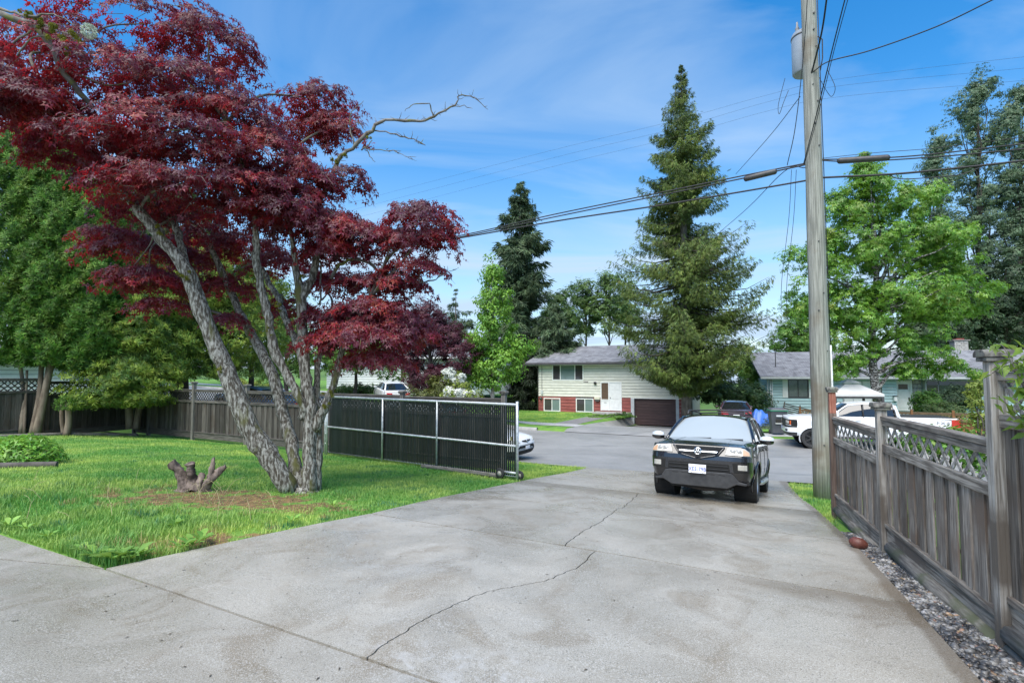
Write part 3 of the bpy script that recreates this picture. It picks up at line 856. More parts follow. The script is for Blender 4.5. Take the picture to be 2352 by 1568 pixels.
MB().tube(cd, .024, 8).build('conduit', M_pvc, pole, True)
MB().tube([pl(t)+Vector((pr(t)+.006, -.07, 0)) for t in (.27, .4, .6, .8, .97)], .010, 6).build('ground_cable', M_cable, pole, True)
for t in (.05, .13, .21, .26):
    MB().tube([pl(t)+Vector((pr(t)*.7, -.12-.5*pr(t), 0)), pl(t)+Vector((pr(t)+.045, -.06, 0)), pl(t)+Vector((pr(t)*.9, .1, 0))], .006, 5).build('strap', M_iron, pole)
# grey steel pipe beside the fence end post
pp = at(1914, 940, 8.9); pg = Vector((pp.x+.05, pp.y, float(gz(pp.x, pp.y))))
tag(MB().tube([pg-Vector((0, 0, .1)), Vector((pp.x, pp.y, pp.z)), Vector((pp.x, pp.y+.05, pp.z+.05))], .042, 12).build('steel_pipe', M_pipe, smooth=True), 'grey steel pipe standing between pole and reddish fence post', 'pipe')
M_tank = mat('tank_grey', (.26, .30, .35), (.31, .35, .40), 4, .5)
tb = at(1849, 170, 11.62)
trf = empty('transformer', tb, (0, 0, 0), 'grey cylindrical transformer can hung high on the utility pole', 'transformer')
hT = .95
MB().lathe([(0, .0), (.24, 0), (.26, .03), (.26, hT-.04), (.24, hT), (0, hT+.03)], 28).build('tank', M_tank, trf, True, auto=40)
MB().lathe([(.262, hT-.12), (.272, hT-.11), (.272, hT-.09), (.262, hT-.08)], 28).build('rim_band', M_iron, trf, True)
for dx_ in (-.12, .16):
    MB().lathe([(0, 0), (.05, 0), (.03, .05), (.055, .08), (.03, .11), (.05, .14), (.025, .2), (.02, .3), (0, .32)], 12, 'z', (dx_, .05, hT)).build('bushing', mat('porcelain', (.30, .30, .30), rough=.3), trf, True)
MB().box((-.02, -.27, .5), (.10, .12, .6)).build('bracket', M_iron, trf)
MB().tube([(.285, -.05, hT-.1), (.36, -.1, hT-.2), (.34, -.12, .3), (.22, -.22, -.05)], .012, 6).build('lead', M_cable, trf, True)

def wireY(px, d=13.0): return d/(.88+.475*(px-1176)/1200)
def cable(pts, r, label, d=13.0, name='power_line', cat='cable', group=None, k=8, n=6, m=None):
    P = [tuple(at(q[0], q[1], q[2] if len(q) > 2 else wireY(q[0], d))) for q in pts]
    o = MB().tube(spline(P, k), r, n, False).build(name, m or M_cable, None, True)
    return tag(o, label, cat, group)
grp = 'cables along the street'
for dy_ in (0, 6):
    cable([(760, 590+dy_*.4), (1036, 545+dy_*.5), (1270, 493+dy_), (1500, 446+dy_), (1700, 405+dy_), (1862, 373+dy_*.5)], .016, 'thick upper cable sagging from the pole past the tall spruce', group=grp)
cable([(760, 594), (1036, 550), (1270, 509), (1500, 474), (1700, 441), (1862, 413)], .02, 'thick lower cable sagging from the pole past the tall spruce', group=grp)
for a, b in ((362, 330), (368, 342)):
    cable([(1868, 367), (1950, a+3), (2100, a-4), (2352, b), (2700, b-44)], .014, 'upper cable running from the pole over the green maple', group=grp)
cable([(1868, 409), (2050, 400), (2200, 386), (2352, 369), (2700, 325)], .022, 'lower cable running from the pole over the green maple', group=grp)
cable([(2040, 401), (2070, 411), (2150, 407), (2210, 400), (2262, 380)], .010, 'thin loop of cable hanging under the lower line', group=grp)
cable([(2352, 315), (2150, 340), (2000, 352), (1868, 366)], .006, 'thin drop wire just above the upper cable', group=grp)
for a, b, c, e_ in ((262, 220, 182, 131), (280, 236, 198, 157), (300, 257, 223, 185)):
    cable([(800, a+205), (1250, a+88), (1540, a+18), (1757, b), (1925, c), (2352, e_), (2700, e_-36)], .0022, 'thin high voltage wire crossing above the street', 13.4, group='high voltage wires')
M_case = mat('splice_case', (.035, .035, .04), (.06, .06, .06), 6, .5)
for (ax, ay), (bx, by) in (((1708, 412), (1785, 393)), ((1922, 370), (2045, 362))):
    a = at(ax, ay, wireY(ax)); b = at(bx, by, wireY(bx)); v = (b-a)
    o = MB().tube([a, a+v*.03, a+v*.06, a+v*.94, a+v*.97, b], [.02, .055, .065, .065, .055, .02], 12).build('splice_case', M_case, None, True, auto=40)
    tag(o, 'black cylindrical splice case strapped under the upper cable', 'splice case', 'splice cases on the cables')
cable([(1906, -60, 9.6), (1890, 60, 10.4), (1874, 130, 10.9), (1863, 172, 11.15)], .018, 'twisted service cable dropping steeply onto the pole', name='service_drop', k=10)
cable([(1956, -60, 8.6), (1915, 100, 9.8), (1876, 260, 10.7), (1846, 376, 11.2)], .011, 'pair of slanting wires crossing before the pole', name='service_drop', group='slanting wires at the pole')
cable([(1964, -60, 8.7), (1920, 100, 9.85), (1880, 260, 10.75), (1848, 376, 11.22)], .007, 'pair of slanting wires crossing before the pole', name='service_drop', group='slanting wires at the pole')
cable([(1858, -60, 10.2), (1846, 120, 10.6), (1827, 290, 11.0), (1808, 380, 11.4)], .009, 'dark wire running down close along the pole', name='service_drop')
cable([(2420, -70, 8.2), (2280, 0, 8.9), (2150, 62, 9.6), (2000, 116, 10.4), (1905, 141, 10.9), (1868, 165, 11.1)], .013, 'wavy service wire leaving the pole towards the upper right', name='service_drop')
cable([(1838, 222, 11.6), (1770, 310, 14), (1690, 400, 18)], .008, 'thin stay wire slanting down behind the pole', name='service_drop')
cable([(1850, 385, 11.3), (1800, 395, 13), (1707, 487, 19), (1588, 588, 28), (1473, 690, 38)], .010, 'service wire dropping across the spruce to the house', name='service_drop')
for a, b in ((1818, 1800), (1829, 1812)):
    cable([(a, 390, 11.5), (a-6, 500, 11.8), (b-4, 640, 12.2), (b-6, 720, 12.5)], .006, 'thin cable hanging down left of the pole', name='service_drop', group='thin hanging cables')
cable([(1803, 180, 11.5), (1788, 240, 11.6), (1790, 262, 11.6), (1800, 235, 11.5), (1811, 208, 11.5)], .006, 'looped jumper wire beside the transformer', name='jumper_wire', group='jumper wires')
cable([(1880, 175, 11.5), (1896, 205, 11.5), (1910, 222, 11.5), (1918, 200, 11.4), (1900, 160, 11.5)], .006, 'looped jumper wire beside the transformer', name='jumper_wire', group='jumper wires')
# ---------------------------------------------------------------- leaves and trees
def unit(a): return a/np.maximum(np.linalg.norm(a, axis=-1, keepdims=True), 1e-9)
def palmate(nl=5, spread=2.2, w=.17, mid=.48, droop=.25, base=-.12):
    """a star leaf: one pointed triangle per lobe"""
    V = []; F = []
    for i in range(nl):
        u = i/(nl-1)*2-1; a = u*spread; l = 1.0-.36*abs(u)**1.3
        k = len(V)
        for da, r in ((-w/mid*1.35, .36), (0, l), (w/mid*1.35, .36)):
            V.append((r*math.cos(a+da)+base, r*math.sin(a+da), -droop*r*r))
        F.append((k, k+1, k+2))
    V.append((base-.05, 0, 0)); V.append((base+.36, .3, 0)); V.append((base+.36, -.3, 0)); F.append((len(V)-3, len(V)-1, len(V)-2))
    return np.array(V), np.array(F)
def kite(w=.32, mid=.45, fold=.12, droop=.15):
    return np.array([(0, 0, 0), (mid, w, fold), (1, 0, -droop), (mid, -w, fold)]), np.array([(0, 1, 2, 3)])
def fan(n=3, spread=.7, w=.12, droop=.2):
    V = []; F = []
    for i in range(n):
        a = (i/(n-1)*2-1)*spread; k = len(V); l = 1-.25*abs(i/(n-1)*2-1); sg = -1 if i % 2 else 1
        for x, y in ((0, 0), (.62*l, w*1.25*sg), (l, -w*.45*sg)):
            V.append((x*math.cos(a)-y*math.sin(a), x*math.sin(a)+y*math.cos(a), -droop*x*x))
        F.append((k, k+1, k+2))
    return np.array(V), np.array(F)
SH_MAPLE = palmate(5, 2.0, .20, .50, .30)
SH_BROAD = palmate(5, 2.0, .26, .55, .22)
SH_KITE = kite(); SH_FAN = fan(); SH_NEEDLE = fan(3, .35, .075, .3); SH_TUFT = fan(4, 1.3, .2, .25)
def leaf_mesh(name, P, Nn, size, shape, m, tip=None, r=None, roll=1.0):
    """one small blade of the given shape at every point, facing N, tip pointing along tip"""
    r = r or RNG
    P = np.asarray(P, float); n = len(P)
    Nn = unit(np.asarray(Nn, float))
    rnd = r.standard_normal((n, 3))
    t = rnd*roll if tip is None else unit(tip) + rnd*roll*.5
    t = unit(t - Nn*(t*Nn).sum(-1, keepdims=True)); b = np.cross(Nn, t)
    S, F = shape
    s = np.broadcast_to(np.asarray(size, float), (n,))[:, None, None]
    V = P[:, None] + s*(S[None, :, 0:1]*t[:, None] + S[None, :, 1:2]*b[:, None] + S[None, :, 2:3]*Nn[:, None])
    FF = (F[None] + len(S)*np.arange(n)[:, None, None]).reshape(-1, F.shape[1])
    return np_mesh(name, V.reshape(-1, 3), [FF], m)
def leafmat(name, c1, c2, trans, scale=1.2, rough=.45, spec=.5, tfac=.35, island=.35, lo=.35, hi=.65, c3=None, **kw):
    return mat(name, c1, c2, scale, rough, spec=spec, coords='World', trans=trans, tfac=tfac, island=island, lo=lo, hi=hi, detail=3, c3=c3, **kw)
def sphere_pts(n, r):
    v = unit(r.standard_normal((n, 3))); return v
def pxr(Y): return Y/FPX
def env(px, py, hw, hh, Y, depth=None):
    """an ellipsoid given by its outline in the photo and its distance"""
    c = np.array(at(px, py, Y)); k = pxr(Y)
    return c, np.array([hw*k, (depth if depth else .8*hw)*k, hh*k])
def crown_pts(envs, nclump, rc, per, r, surf=.62, flat=.75, upb=.35):
    """clumps of leaves spread through the crown's ellipsoids; denser towards the outside"""
    vol = np.array([e[1].prod()**.72 for e in envs]); pr_ = vol/vol.sum()
    which = r.choice(len(envs), nclump, p=pr_)
    Ps, Ns, Cs = [], [], []
    for w in which:
        c, R = envs[w]
        v = sphere_pts(1, r)[0]; rad = (surf + (1-surf)*r.random())if r.random() < .8 else r.random()*surf
        cc = c + v*R*rad
        k = rc*r.uniform(.6, 1.35); n = int(per*r.uniform(.6, 1.4))
        u = sphere_pts(n, r); rr = r.random(n)**.45
        p = cc + u*rr[:, None]*np.array([k, k, k*flat])
        Ps.append(p); Ns.append(u*.7 + v*.5 + np.array([0, 0, upb+.2]) + r.standard_normal((n, 3))*.35)
        Cs.append(cc)
    return np.vstack(Ps), np.vstack(Ns), np.array(Cs)
def limb(mb, a, b, ra, rb, r, bend=.12, n=5, k=5):
    a = np.array(a, float); b = np.array(b, float); L = np.linalg.norm(b-a)
    m1 = a+(b-a)*.35 + r.standard_normal(3)*L*bend*.5 + np.array([0, 0, L*bend]); m2 = a+(b-a)*.7 + r.standard_normal(3)*L*bend*.4 + np.array([0, 0, L*bend*.5])
    P = spline([a, m1, m2, b], k); mb.tube(P, list(np.linspace(ra, rb, len(P))), n, False)
def tree(name, label, base, top, rtr, envs, m_leaf, m_bark, nclump, rc, per, size, shape=SH_KITE, seed=1, limbs=14, group=None, cat='tree', surf=.62, lean=None, upb=.35, tipdown=.4, trunk_top=None):
    r = np.random.default_rng(seed)
    base = np.array(base, float); base[2] = float(gz(base[0], base[1]))-.05
    root = empty(name, base, (0, 0, 0), label, cat, group)
    P, Nn, C = crown_pts(envs, nclump, rc, per, r, surf, upb=upb)
    tips = np.array([0, 0, -tipdown]) + (Nn*.6)
    me = leaf_mesh('crown', P-base, Nn, size*r.uniform(.65, 1.3, len(P)), shape, m_leaf, tips, r, .9)
    add('crown', me, root)
    mb = MB(); top = np.array(top, float)
    T = spline([base-base, (top-base)*.33+r.standard_normal(3)*np.array([.12, .12, 0])*rtr*4, (top-base)*.68+r.standard_normal(3)*np.array([.12, .12, 0])*rtr*4, top-base], 6)
    rad = list(rtr*np.linspace(1.12, .2, len(T))**.9)
    mb.tube(T, rad, 9, False)
    if limbs:
        for c in C[r.choice(len(C), min(limbs, len(C)), replace=False)]-base:
            k = max(1, np.argmin(np.abs(T[:, 2] - max(.15*top[2], c[2]*.72)))); k = min(k, len(T)-2)
            limb(mb, T[k], c, rad[k]*.5, .012, r)
    mb.build('trunk', m_bark, root, True)
    return root
M_bark = mat('grey_bark', (.075, .065, .055), (.17, .155, .135), 7, .9, stretch=(1, 1, .3), bump=.5)
M_bark_d = mat('dark_bark', (.035, .03, .026), (.085, .072, .06), 7, .9, stretch=(1, 1, .3), bump=.5)
M_bark_hedge = mat('hedge_bark', (.13, .095, .07), (.27, .215, .165), 6, .9, stretch=(1, 1, .25), bump=.4)

# ---- the red Japanese maple
M_mapbark = mat('lichen_bark', (.062, .052, .038), (.37, .365, .325), 22, .85, stretch=(1.5, 1.5, .42), lo=.44, hi=.62, detail=12, bump=.6, bscale=14, c3=(.10, .10, .03), c3scale=3.2, c3lo=.58, c3hi=.68, coords='World')
M_red_leaf = leafmat('maple_leaf_red', (.048, .021, .040), (.105, .018, .034), (.54, .024, .034), .9, .5, .5, .34, .55, c3=(.26, .022, .022), c3scale=1.7, c3lo=.50, c3hi=.66)
M_twig = mat('twig', (.085, .075, .065), (.20, .19, .17), 9, .9, c3=(.13, .14, .04), c3scale=7, c3lo=.56, c3hi=.64)
M_moss = leafmat('moss', (.10, .11, .015), (.20, .20, .03), (.25, .26, .04), 6, .9, .1, .2, .3)
mr_ = np.random.default_rng(21)
mbase = np.array([-3.52, 8.92, -.22])
maple = empty('red_maple', mbase, (0, 0, 0), 'purple red Japanese maple with several lichen covered stems on the lawn', 'tree')
def mp_(px, py, Y): return np.array(at(px, py, Y)) - mbase
stems = [
  [(668, 1128, 8.86, 0.152), (612, 1040, 8.75, 0.163), (572, 980, 8.7, 0.160), (528, 870, 8.65, 0.141), (488, 775, 8.6, 0.125), (448, 675, 8.5, 0.118), (425, 615, 8.45, 0.110), (372, 548, 8.4, 0.095), (318, 482, 8.35, 0.084), (250, 405, 8.3, 0.065), (180, 300, 8.1, 0.046), (100, 200, 7.8, 0.034)],
  [(690, 1126, 9.0, 0.129), (680, 1082, 9.05, 0.112), (668, 1012, 9.15, 0.107), (645, 931, 9.3, 0.099), (628, 865, 9.4, 0.095), (593, 795, 9.55, 0.086), (561, 739, 9.7, 0.077), (530, 672, 9.85, 0.069), (480, 560, 10.0, 0.052), (420, 430, 10.1, 0.039)],
  [(700, 960, 9.0, 0.110), (692, 921, 8.9, 0.078), (666, 872, 8.85, 0.075), (631, 809, 8.8, 0.074), (617, 732, 8.75, 0.069), (600, 662, 8.7, 0.064), (588, 600, 8.65, 0.060), (586, 520, 8.6, 0.051), (560, 400, 8.5, 0.041), (520, 280, 8.4, 0.032)],
  [(710, 1130, 8.92, 0.127), (711, 1050, 8.97, 0.115), (712, 977, 9.0, 0.111), (710, 925, 9.0, 0.102), (701, 855, 9.05, 0.094), (694, 767, 9.1, 0.086), (691, 680, 9.1, 0.082), (681, 627, 9.05, 0.057), (668, 540, 9.0, 0.045), (640, 400, 8.9, 0.033)],
  [(691, 690, 9.1, 0.072), (719, 627, 9.15, 0.060), (735, 540, 9.2, 0.051), (725, 476, 9.2, 0.047)],
  [(697, 830, 9.1, 0.072), (680, 785, 9.2, 0.068), (655, 730, 9.35, 0.059), (635, 680, 9.5, 0.050), (590, 600, 9.7, 0.036)],
  [(722, 985, 9.0, 0.099), (750, 925, 8.95, 0.068), (775, 851, 8.9, 0.061), (785, 800, 8.85, 0.050), (800, 730, 8.8, 0.036), (850, 680, 8.75, 0.027)],
  [(727, 1130, 9.02, 0.080), (730, 1040, 9.05, 0.068), (728, 960, 9.1, 0.072), (726, 900, 9.2, 0.056), (735, 820, 9.4, 0.040), (760, 740, 9.6, 0.028)],
  [(425, 620, 8.5, 0.072), (415, 560, 8.7, 0.063), (398, 500, 8.9, 0.050), (380, 430, 9.0, 0.036)],
]
for st in stems:
    q = spline([(*mp_(a, b, c), w) for a, b, c, w in st], 5)
    q[:, :3] += mr_.standard_normal((len(q), 3))*.008
    o = MB().tube(q[:, :3], list(q[:, 3]*(1+.05*mr_.standard_normal(len(q)))), 16).build('stem', M_mapbark, maple, True); rough(o, .018, 5., st[0][0])
root_flare = MB().lathe([(.34, -.10), (.29, -.02), (.23, .07), (.15, .16)], 16, 'z', mp_(700, 1132, 8.95)*np.array([1, 1, 0])).build('root_flare', M_mapbark, maple, True)
dead = [
  [(725, 476, 9.2, .055), (749, 432, 9.15, .045), (777, 368, 9.1, .042), (797, 348, 9.05, .036), (845, 308, 9.0, .030), (889, 274, 8.95, .026), (965, 280, 8.9, .022), (997, 268, 8.85, .019), (1045, 240, 8.8, .014), (1055, 220, 8.8, .010), (1089, 226, 8.8, .008), (1121, 252, 8.8, .003)],
  [(995, 268, 8.86, .012), (985, 240, 8.8, .011), (949, 240, 8.75, .008), (930, 256, 8.7, .004)], [(861, 300, 9.0, .014), (909, 310, 8.9, .012), (949, 320, 8.85, .011), (977, 334, 8.8, .006)],
  [(830, 345, 9.05, .014), (855, 322, 9.0, .008)], [(837, 340, 9.0, .010), (901, 346, 8.9, .008), (925, 356, 8.9, .006), (957, 370, 8.9, .002)],
  [(813, 332, 9.05, .014), (803, 280, 9.1, .011), (811, 252, 9.1, .008), (835, 232, 9.1, .004)], [(805, 300, 9.1, .007), (822, 282, 9.1, .006), (840, 300, 9.1, .003)],
  [(835, 338, 9.05, .008), (845, 352, 9.05, .008), (862, 372, 9.05, .004)], [(1043, 242, 8.8, .008), (1070, 245, 8.8, .006), (1085, 250, 8.8, .003)],
  [(760, 640, 9.1, .035), (787, 603, 9.05, .028), (837, 600, 9.0, .025), (873, 624, 8.95, .022), (916, 641, 8.9, .018), (957, 647, 8.85, .014), (994, 645, 8.8, .011), (1018, 629, 8.8, .008), (1054, 614, 8.8, .003)],
  [(958, 646, 8.85, .008), (964, 630, 8.85, .006), (960, 618, 8.85, .003)], [(1012, 632, 8.8, .006), (1006, 618, 8.8, .005), (998, 608, 8.8, .003)],
  [(733, 700, 9.2, .02), (738, 640, 9.2, .018), (735, 600, 9.2, .012)], [(736, 690, 9.2, .016), (760, 670, 9.2, .014), (800, 672, 9.1, .008)],
  [(0, 30, 7.2, .05), (90, 70, 7.3, .045), (150, 170, 7.5, .04), (215, 250, 7.8, .035)], [(30, 100, 7.2, .012), (90, 60, 7.1, .010), (160, 80, 7.0, .008), (200, 70, 7.0, .004)],
  [(40, 130, 7.2, .012), (80, 85, 7.2, .010), (130, 90, 7.2, .005)], [(0, 20, 7.0, .02), (70, 40, 7.0, .016), (120, 30, 7.0, .010), (170, 60, 6.9, .006)],
]
mbz = MB()
for st in dead:
    q = spline([(*mp_(a, b, c), w) for a, b, c, w in st], 4)
    q[1:-1, :3] += mr_.standard_normal((len(q)-2, 3))*.012
    mbz.tube(q[:, :3], list(np.maximum(q[:, 3]*(1+.12*mr_.standard_normal(len(q))), .002)), 6)
for st in (dead[0], dead[2], dead[4], dead[9]):
    q = spline([(*mp_(a, b, c), w) for a, b, c, w in st], 8)[6:]
    for p in q:
        if mr_.random() < .55:
            v = mr_.standard_normal(3); v[2] = abs(v[2])*.8; v /= np.linalg.norm(v); L = mr_.uniform(.03, .16)
            mbz.tube([p[:3], p[:3]+v*L*.5+mr_.standard_normal(3)*.01, p[:3]+v*L], [.006, .0045, .002], 4)
mbz.build('bare_branch', M_twig, maple, True)['kind'] = 'stuff'
def moss_tuft(pts, name='moss'):
    Ps, Ns = [], []
    for px, py, Y, rad, n in pts:
        u = sphere_pts(n, mr_); off = mr_.standard_normal((5, 3))*rad*.75; q = off[mr_.integers(0, 5, n)]; Ps.append(mp_(px, py, Y) + q + u*rad*mr_.uniform(.25, .7, (n, 1))); Ns.append(u)
    add(name, leaf_mesh(name, np.vstack(Ps), np.vstack(Ns), .03, SH_TUFT, M_moss, None, mr_), maple)
moss_tuft([(165, 80, 6.95, .085, 260), (128, 70, 7.0, .07, 200), (95, 45, 7.05, .06, 160), (60, 30, 7.0, .05, 120), (150, 115, 7.3, .05, 90), (300, 458, 8.25, .07, 150), (360, 535, 8.3, .07, 150), (430, 630, 8.33, .06, 100), (640, 700, 8.7, .05, 90), (615, 760, 8.7, .05, 60), (775, 372, 9.0, .06, 120), (762, 408, 9.05, .06, 120), (792, 356, 9.0, .04, 60), (847, 312, 8.9, .03, 40), (760, 900, 8.85, .06, 90), (748, 935, 8.85, .05, 70), (695, 640, 8.95, .05, 70), (510, 845, 8.5, .04, 50)])
add('lichen', leaf_mesh('lichen', mp_(205, 72, 6.95)+sphere_pts(260, mr_)*.085, sphere_pts(260, mr_), .028, SH_TUFT, mat('lichen', (.42, .50, .40), (.55, .62, .50), 20, .9), None, mr_), maple)
pads = [  # px, py, half width, half height, distance, share
 (40, 235, 90, 30, 7.9, .6), (120, 240, 90, 30, 7.9, .5), (690, 400, 80, 60, 8.7, .6), (640, 470, 80, 40, 8.3, .5), (450, 360, 150, 60, 8.4, .7), (330, 470, 80, 30, 8.9, .3), (330, 55, 220, 70, 8.6, 1.2), (480, 92, 105, 62, 8.5, 1.0), (170, 120, 170, 95, 8.2, 1.0), (70, 225, 120, 70, 7.6, .9), (60, 90, 110, 90, 8.6, .8), (20, 180, 70, 60, 7.4, .6),
 (300, 190, 200, 90, 7.9, 1.2), (430, 190, 140, 75, 8.3, 1.0), (520, 260, 130, 85, 8.3, 1.1), (390, 300, 190, 85, 7.7, 1.2), (620, 350, 100, 95, 8.5, 1.1), (235, 320, 135, 55, 8.0, 1.0), (150, 345, 70, 28, 8.2, .5),
 (420, 420, 170, 75, 7.9, 1.1), (550, 420, 120, 75, 8.2, 1.1), (660, 440, 80, 55, 8.5, .9), (300, 400, 90, 45, 8.6, .7), (500, 490, 140, 45, 9.2, .9),
 (722, 228, 92, 52, 9.6, .8), (775, 285, 46, 52, 9.5, .5), (715, 300, 60, 40, 9.6, .35), (690, 500, 80, 55, 8.6, .9), (760, 505, 75, 50, 8.8, .8), (830, 530, 65, 42, 8.8, .6), (770, 570, 80, 40, 9.0, .7), (790, 400, 40, 40, 9.1, .25),
 (965, 490, 75, 50, 8.7, .75), (985, 540, 55, 38, 8.8, .4), (915, 540, 60, 50, 8.7, .45), (950, 605, 60, 26, 8.8, .35), (840, 640, 60, 32, 9.0, .4), (905, 640, 65, 30, 9.0, .4), (860, 700, 95, 40, 8.8, .7),
 (830, 765, 115, 66, 8.7, 1.5), (905, 740, 75, 60, 9.0, 1.0), (770, 720, 65, 55, 9.2, .7), (860, 815, 70, 28, 8.8, .5), (740, 770, 40, 40, 9.6, .3),
 (310, 560, 90, 48, 9.6, .8), (250, 530, 45, 25, 9.4, .3), (345, 630, 75, 40, 9.2, .7), (300, 620, 45, 18, 9.0, .3), (380, 690, 45, 22, 9.4, .3), (470, 540, 70, 50, 10.0, .6), (420, 590, 60, 50, 10.0, .5), (560, 560, 80, 60, 10.2, .7), (520, 650, 70, 40, 10.2, .5), (640, 600, 60, 60, 10.2, .5), (760, 640, 50, 50, 10.0, .4), (660, 700, 50, 40, 10.3, .35), (530, 725, 28, 18, 9.4, .15),
]
LP, LN, LT = [], [], []
mtw = MB()
for (px, py, hw, hh, Y, sh) in pads:
    c, R = env(px, py, hw, hh, Y); c = c - mbase
    nsp = int(7 + 84*sh)
    for i in range(nsp):
        v = sphere_pts(1, mr_)[0]; v[2] = abs(v[2])*.9 - .35
        rad = .35 + .65*mr_.random()**.6
        p0 = c + v*R*rad
        out = np.array([v[0]*R[0], v[1]*R[1], 0]); out = out/ (np.linalg.norm(out)+1e-6) + mr_.standard_normal(3)*.35; out[2] *= .25
        out = out/np.linalg.norm(out)
        L = mr_.uniform(.22, .5); n = mr_.integers(9, 16)
        t = np.sort(mr_.random(n))
        droop = mr_.uniform(.35, .85)
        sidev = np.cross(out, [0, 0, 1.]); sidev /= np.linalg.norm(sidev)+1e-6
        lat = mr_.uniform(-1, 1, n)
        p = p0 + out*(t*L)[:, None] + sidev*(lat*.13)[:, None] + np.array([0, 0, -1.])*(droop*L*t*t + .05*np.abs(lat))[:, None] + mr_.standard_normal((n, 3))*.018
        LP.append(p)
        tip = out*(.8) + sidev*lat[:, None]*.8 + np.array([0, 0, -.95])
        LT.append(tip)
        LN.append(np.array([0, 0, .62]) + out*.75 + sidev*(lat*.45)[:, None] + mr_.standard_normal((n, 3))*.32)
        if i % 3 == 0:
            mtw.tube([p0-out*.15, p0+out*L*.5-np.array([0, 0, droop*L*.25]), p0+out*L-np.array([0, 0, droop*L])], [.006, .004, .002], 4, False)
    ends = [np.array(mp_(*s[-1][:3])) for s in stems] + [np.array(mp_(*s[len(s)*2//3][:3])) for s in stems]
    d_ = [np.linalg.norm(e_-c) for e_ in ends]; k = int(np.argmin(d_))
    limb(mtw, ends[k], c, .03, .008, mr_, .1, 5, 4)
LP, LN, LT = np.vstack(LP), np.vstack(LN), np.vstack(LT)
add('crown', leaf_mesh('crown', LP, LN, .092*mr_.uniform(.6, 1.25, len(LP)), SH_MAPLE, M_red_leaf, LT, mr_, .5), maple)
mtw.build('twigs', M_twig, maple, True)['kind'] = 'stuff'

# ---- hedge cedars on the left
M_cedar = leafmat('cedar_leaf', (.025, .08, .010), (.125, .25, .03), (.10, .22, .02), 3.2, .6, .3, .18, .45, c3=(.11, .17, .02), c3scale=1.1, c3lo=.55, c3hi=.72)
M_gold = leafmat('gold_leaf', (.045, .10, .016), (.23, .31, .04), (.26, .35, .03), 1.9, .6, .3, .2, .45, lo=.42, hi=.60)
hr = np.random.default_rng(31)
def column_tree(name, label, px, ytop, ybot, hw, Y, m, n, size, trunks, group=None, seed=1, bark=None, wob=.07):
    """a dense column of scale-leaved sprays with lobed sides"""
    r = np.random.default_rng(seed); k = pxr(Y)
    top = np.array(at(px, ytop, Y)); bot = np.array(at(px, ybot, Y)); Hh = top[2]-bot[2]; R = hw*k
    base = np.array([bot[0], bot[1], float(gz(bot[0], bot[1]))-.05])
    root = empty(name, base, (0, 0, 0), label, 'tree', group)
    t = r.random(n)**.9; az = r.uniform(0, 2*np.pi, n)
    prof = np.interp(t, [0, .08, .3, .65, .85, 1.], [.72, .95, 1.05, .9, .62, .08])
    ph = r.uniform(0, 6.28, 8)
    lob = 1 + wob*(np.sin(3*az+ph[0]+4*t)*.5 + np.sin(5*az+ph[1]-9*t+ph[2])*.5 + np.sin(11*t*2+2*az+ph[3])*.5) + .12*np.sin(23*t+4*az+ph[4]) + .10*np.sin(37*t-9*az+ph[5]) + .07*np.sin(61*t+13*az+ph[6])
    rad = R*prof*lob*(.70+.34*r.random(n)**.45)
    nrm = np.stack([np.cos(az), np.sin(az), .25+0*az], -1)
    P = np.stack([bot[0]+rad*np.cos(az), bot[1]+rad*np.sin(az), bot[2]+Hh*t], -1)
    tip = nrm*.4+np.array([0, 0, .55]) + r.standard_normal((n, 3))*.45
    N_ = unit(nrm) + r.standard_normal((n, 3))*.55
    add('crown', leaf_mesh('crown', P-base, N_, size*r.uniform(.6, 1.4, n), SH_FAN, m, tip, r, .6), root)
    for a, b, w in trunks:
        qa = np.array(at(*a))-base; qb = np.array(at(*b))-base
        mid = (qa+qb)/2 + r.standard_normal(3)*.05
        MB().tube(spline([qa, mid, qb], 4), list(np.linspace(w, w*.75, 9)), 9).build('trunk', bark or M_bark_hedge, root, True)
    return root
gz_px = lambda px, Y: 862
hg = 'cedars of the hedge'
tall = 'tall clipped cedar in the dense green hedge by the board fence'
column_tree('hedge_cedar', 'cedar at the outer end of the hedge on two thin trunks', 25, 272, 838, 82, 19.3, M_cedar, 38000, .165, [((48, 996, 19.0), (42, 810, 19.2), .075), ((55, 996, 19.0), (62, 850, 19.2), .05)], hg, 42)
column_tree('hedge_cedar', 'cedar of mid hedge on a thick forked pale trunk', 128, 300, 842, 80, 19.6, M_cedar, 38000, .165, [((72, 1002, 19.0), (96, 815, 19.3), .10), ((82, 1002, 19.0), (122, 815, 19.3), .13), ((78, 1000, 19.0), (108, 840, 19.3), .04)], hg, 43)
column_tree('hedge_cedar', 'shorter hedge cedar above the round clump of shoots', 208, 395, 850, 74, 19.9, M_cedar, 32000, .165, [((146, 1000, 19.2), (143, 905, 19.2), .07), ((152, 1000, 19.2), (156, 925, 19.2), .12)], hg, 44)
column_tree('cedar_shoot', 'small round clump of cedar shoots low on a hedge trunk', 164, 903, 942, 28, 18.9, M_cedar, 1500, .07, [], None, 45)
column_tree('gold_cypress', 'bushy yellow green cypress over the fence corner behind the maple stem', 330, 600, 880, 95, 21.5, M_gold, 17000, .20, [((298, 985, 21.3), (300, 850, 21.4), .15), ((312, 985, 21.3), (314, 860, 21.4), .13)], None, 46, wob=.3)
column_tree('gold_cypress', 'broad yellow tipped cypress behind the lattice with a thick dark trunk', 455, 545, 870, 130, 24.5, M_gold, 22000, .22, [((415, 960, 24.0), (415, 820, 24.2), .37)], None, 47, M_bark_d, wob=.3)
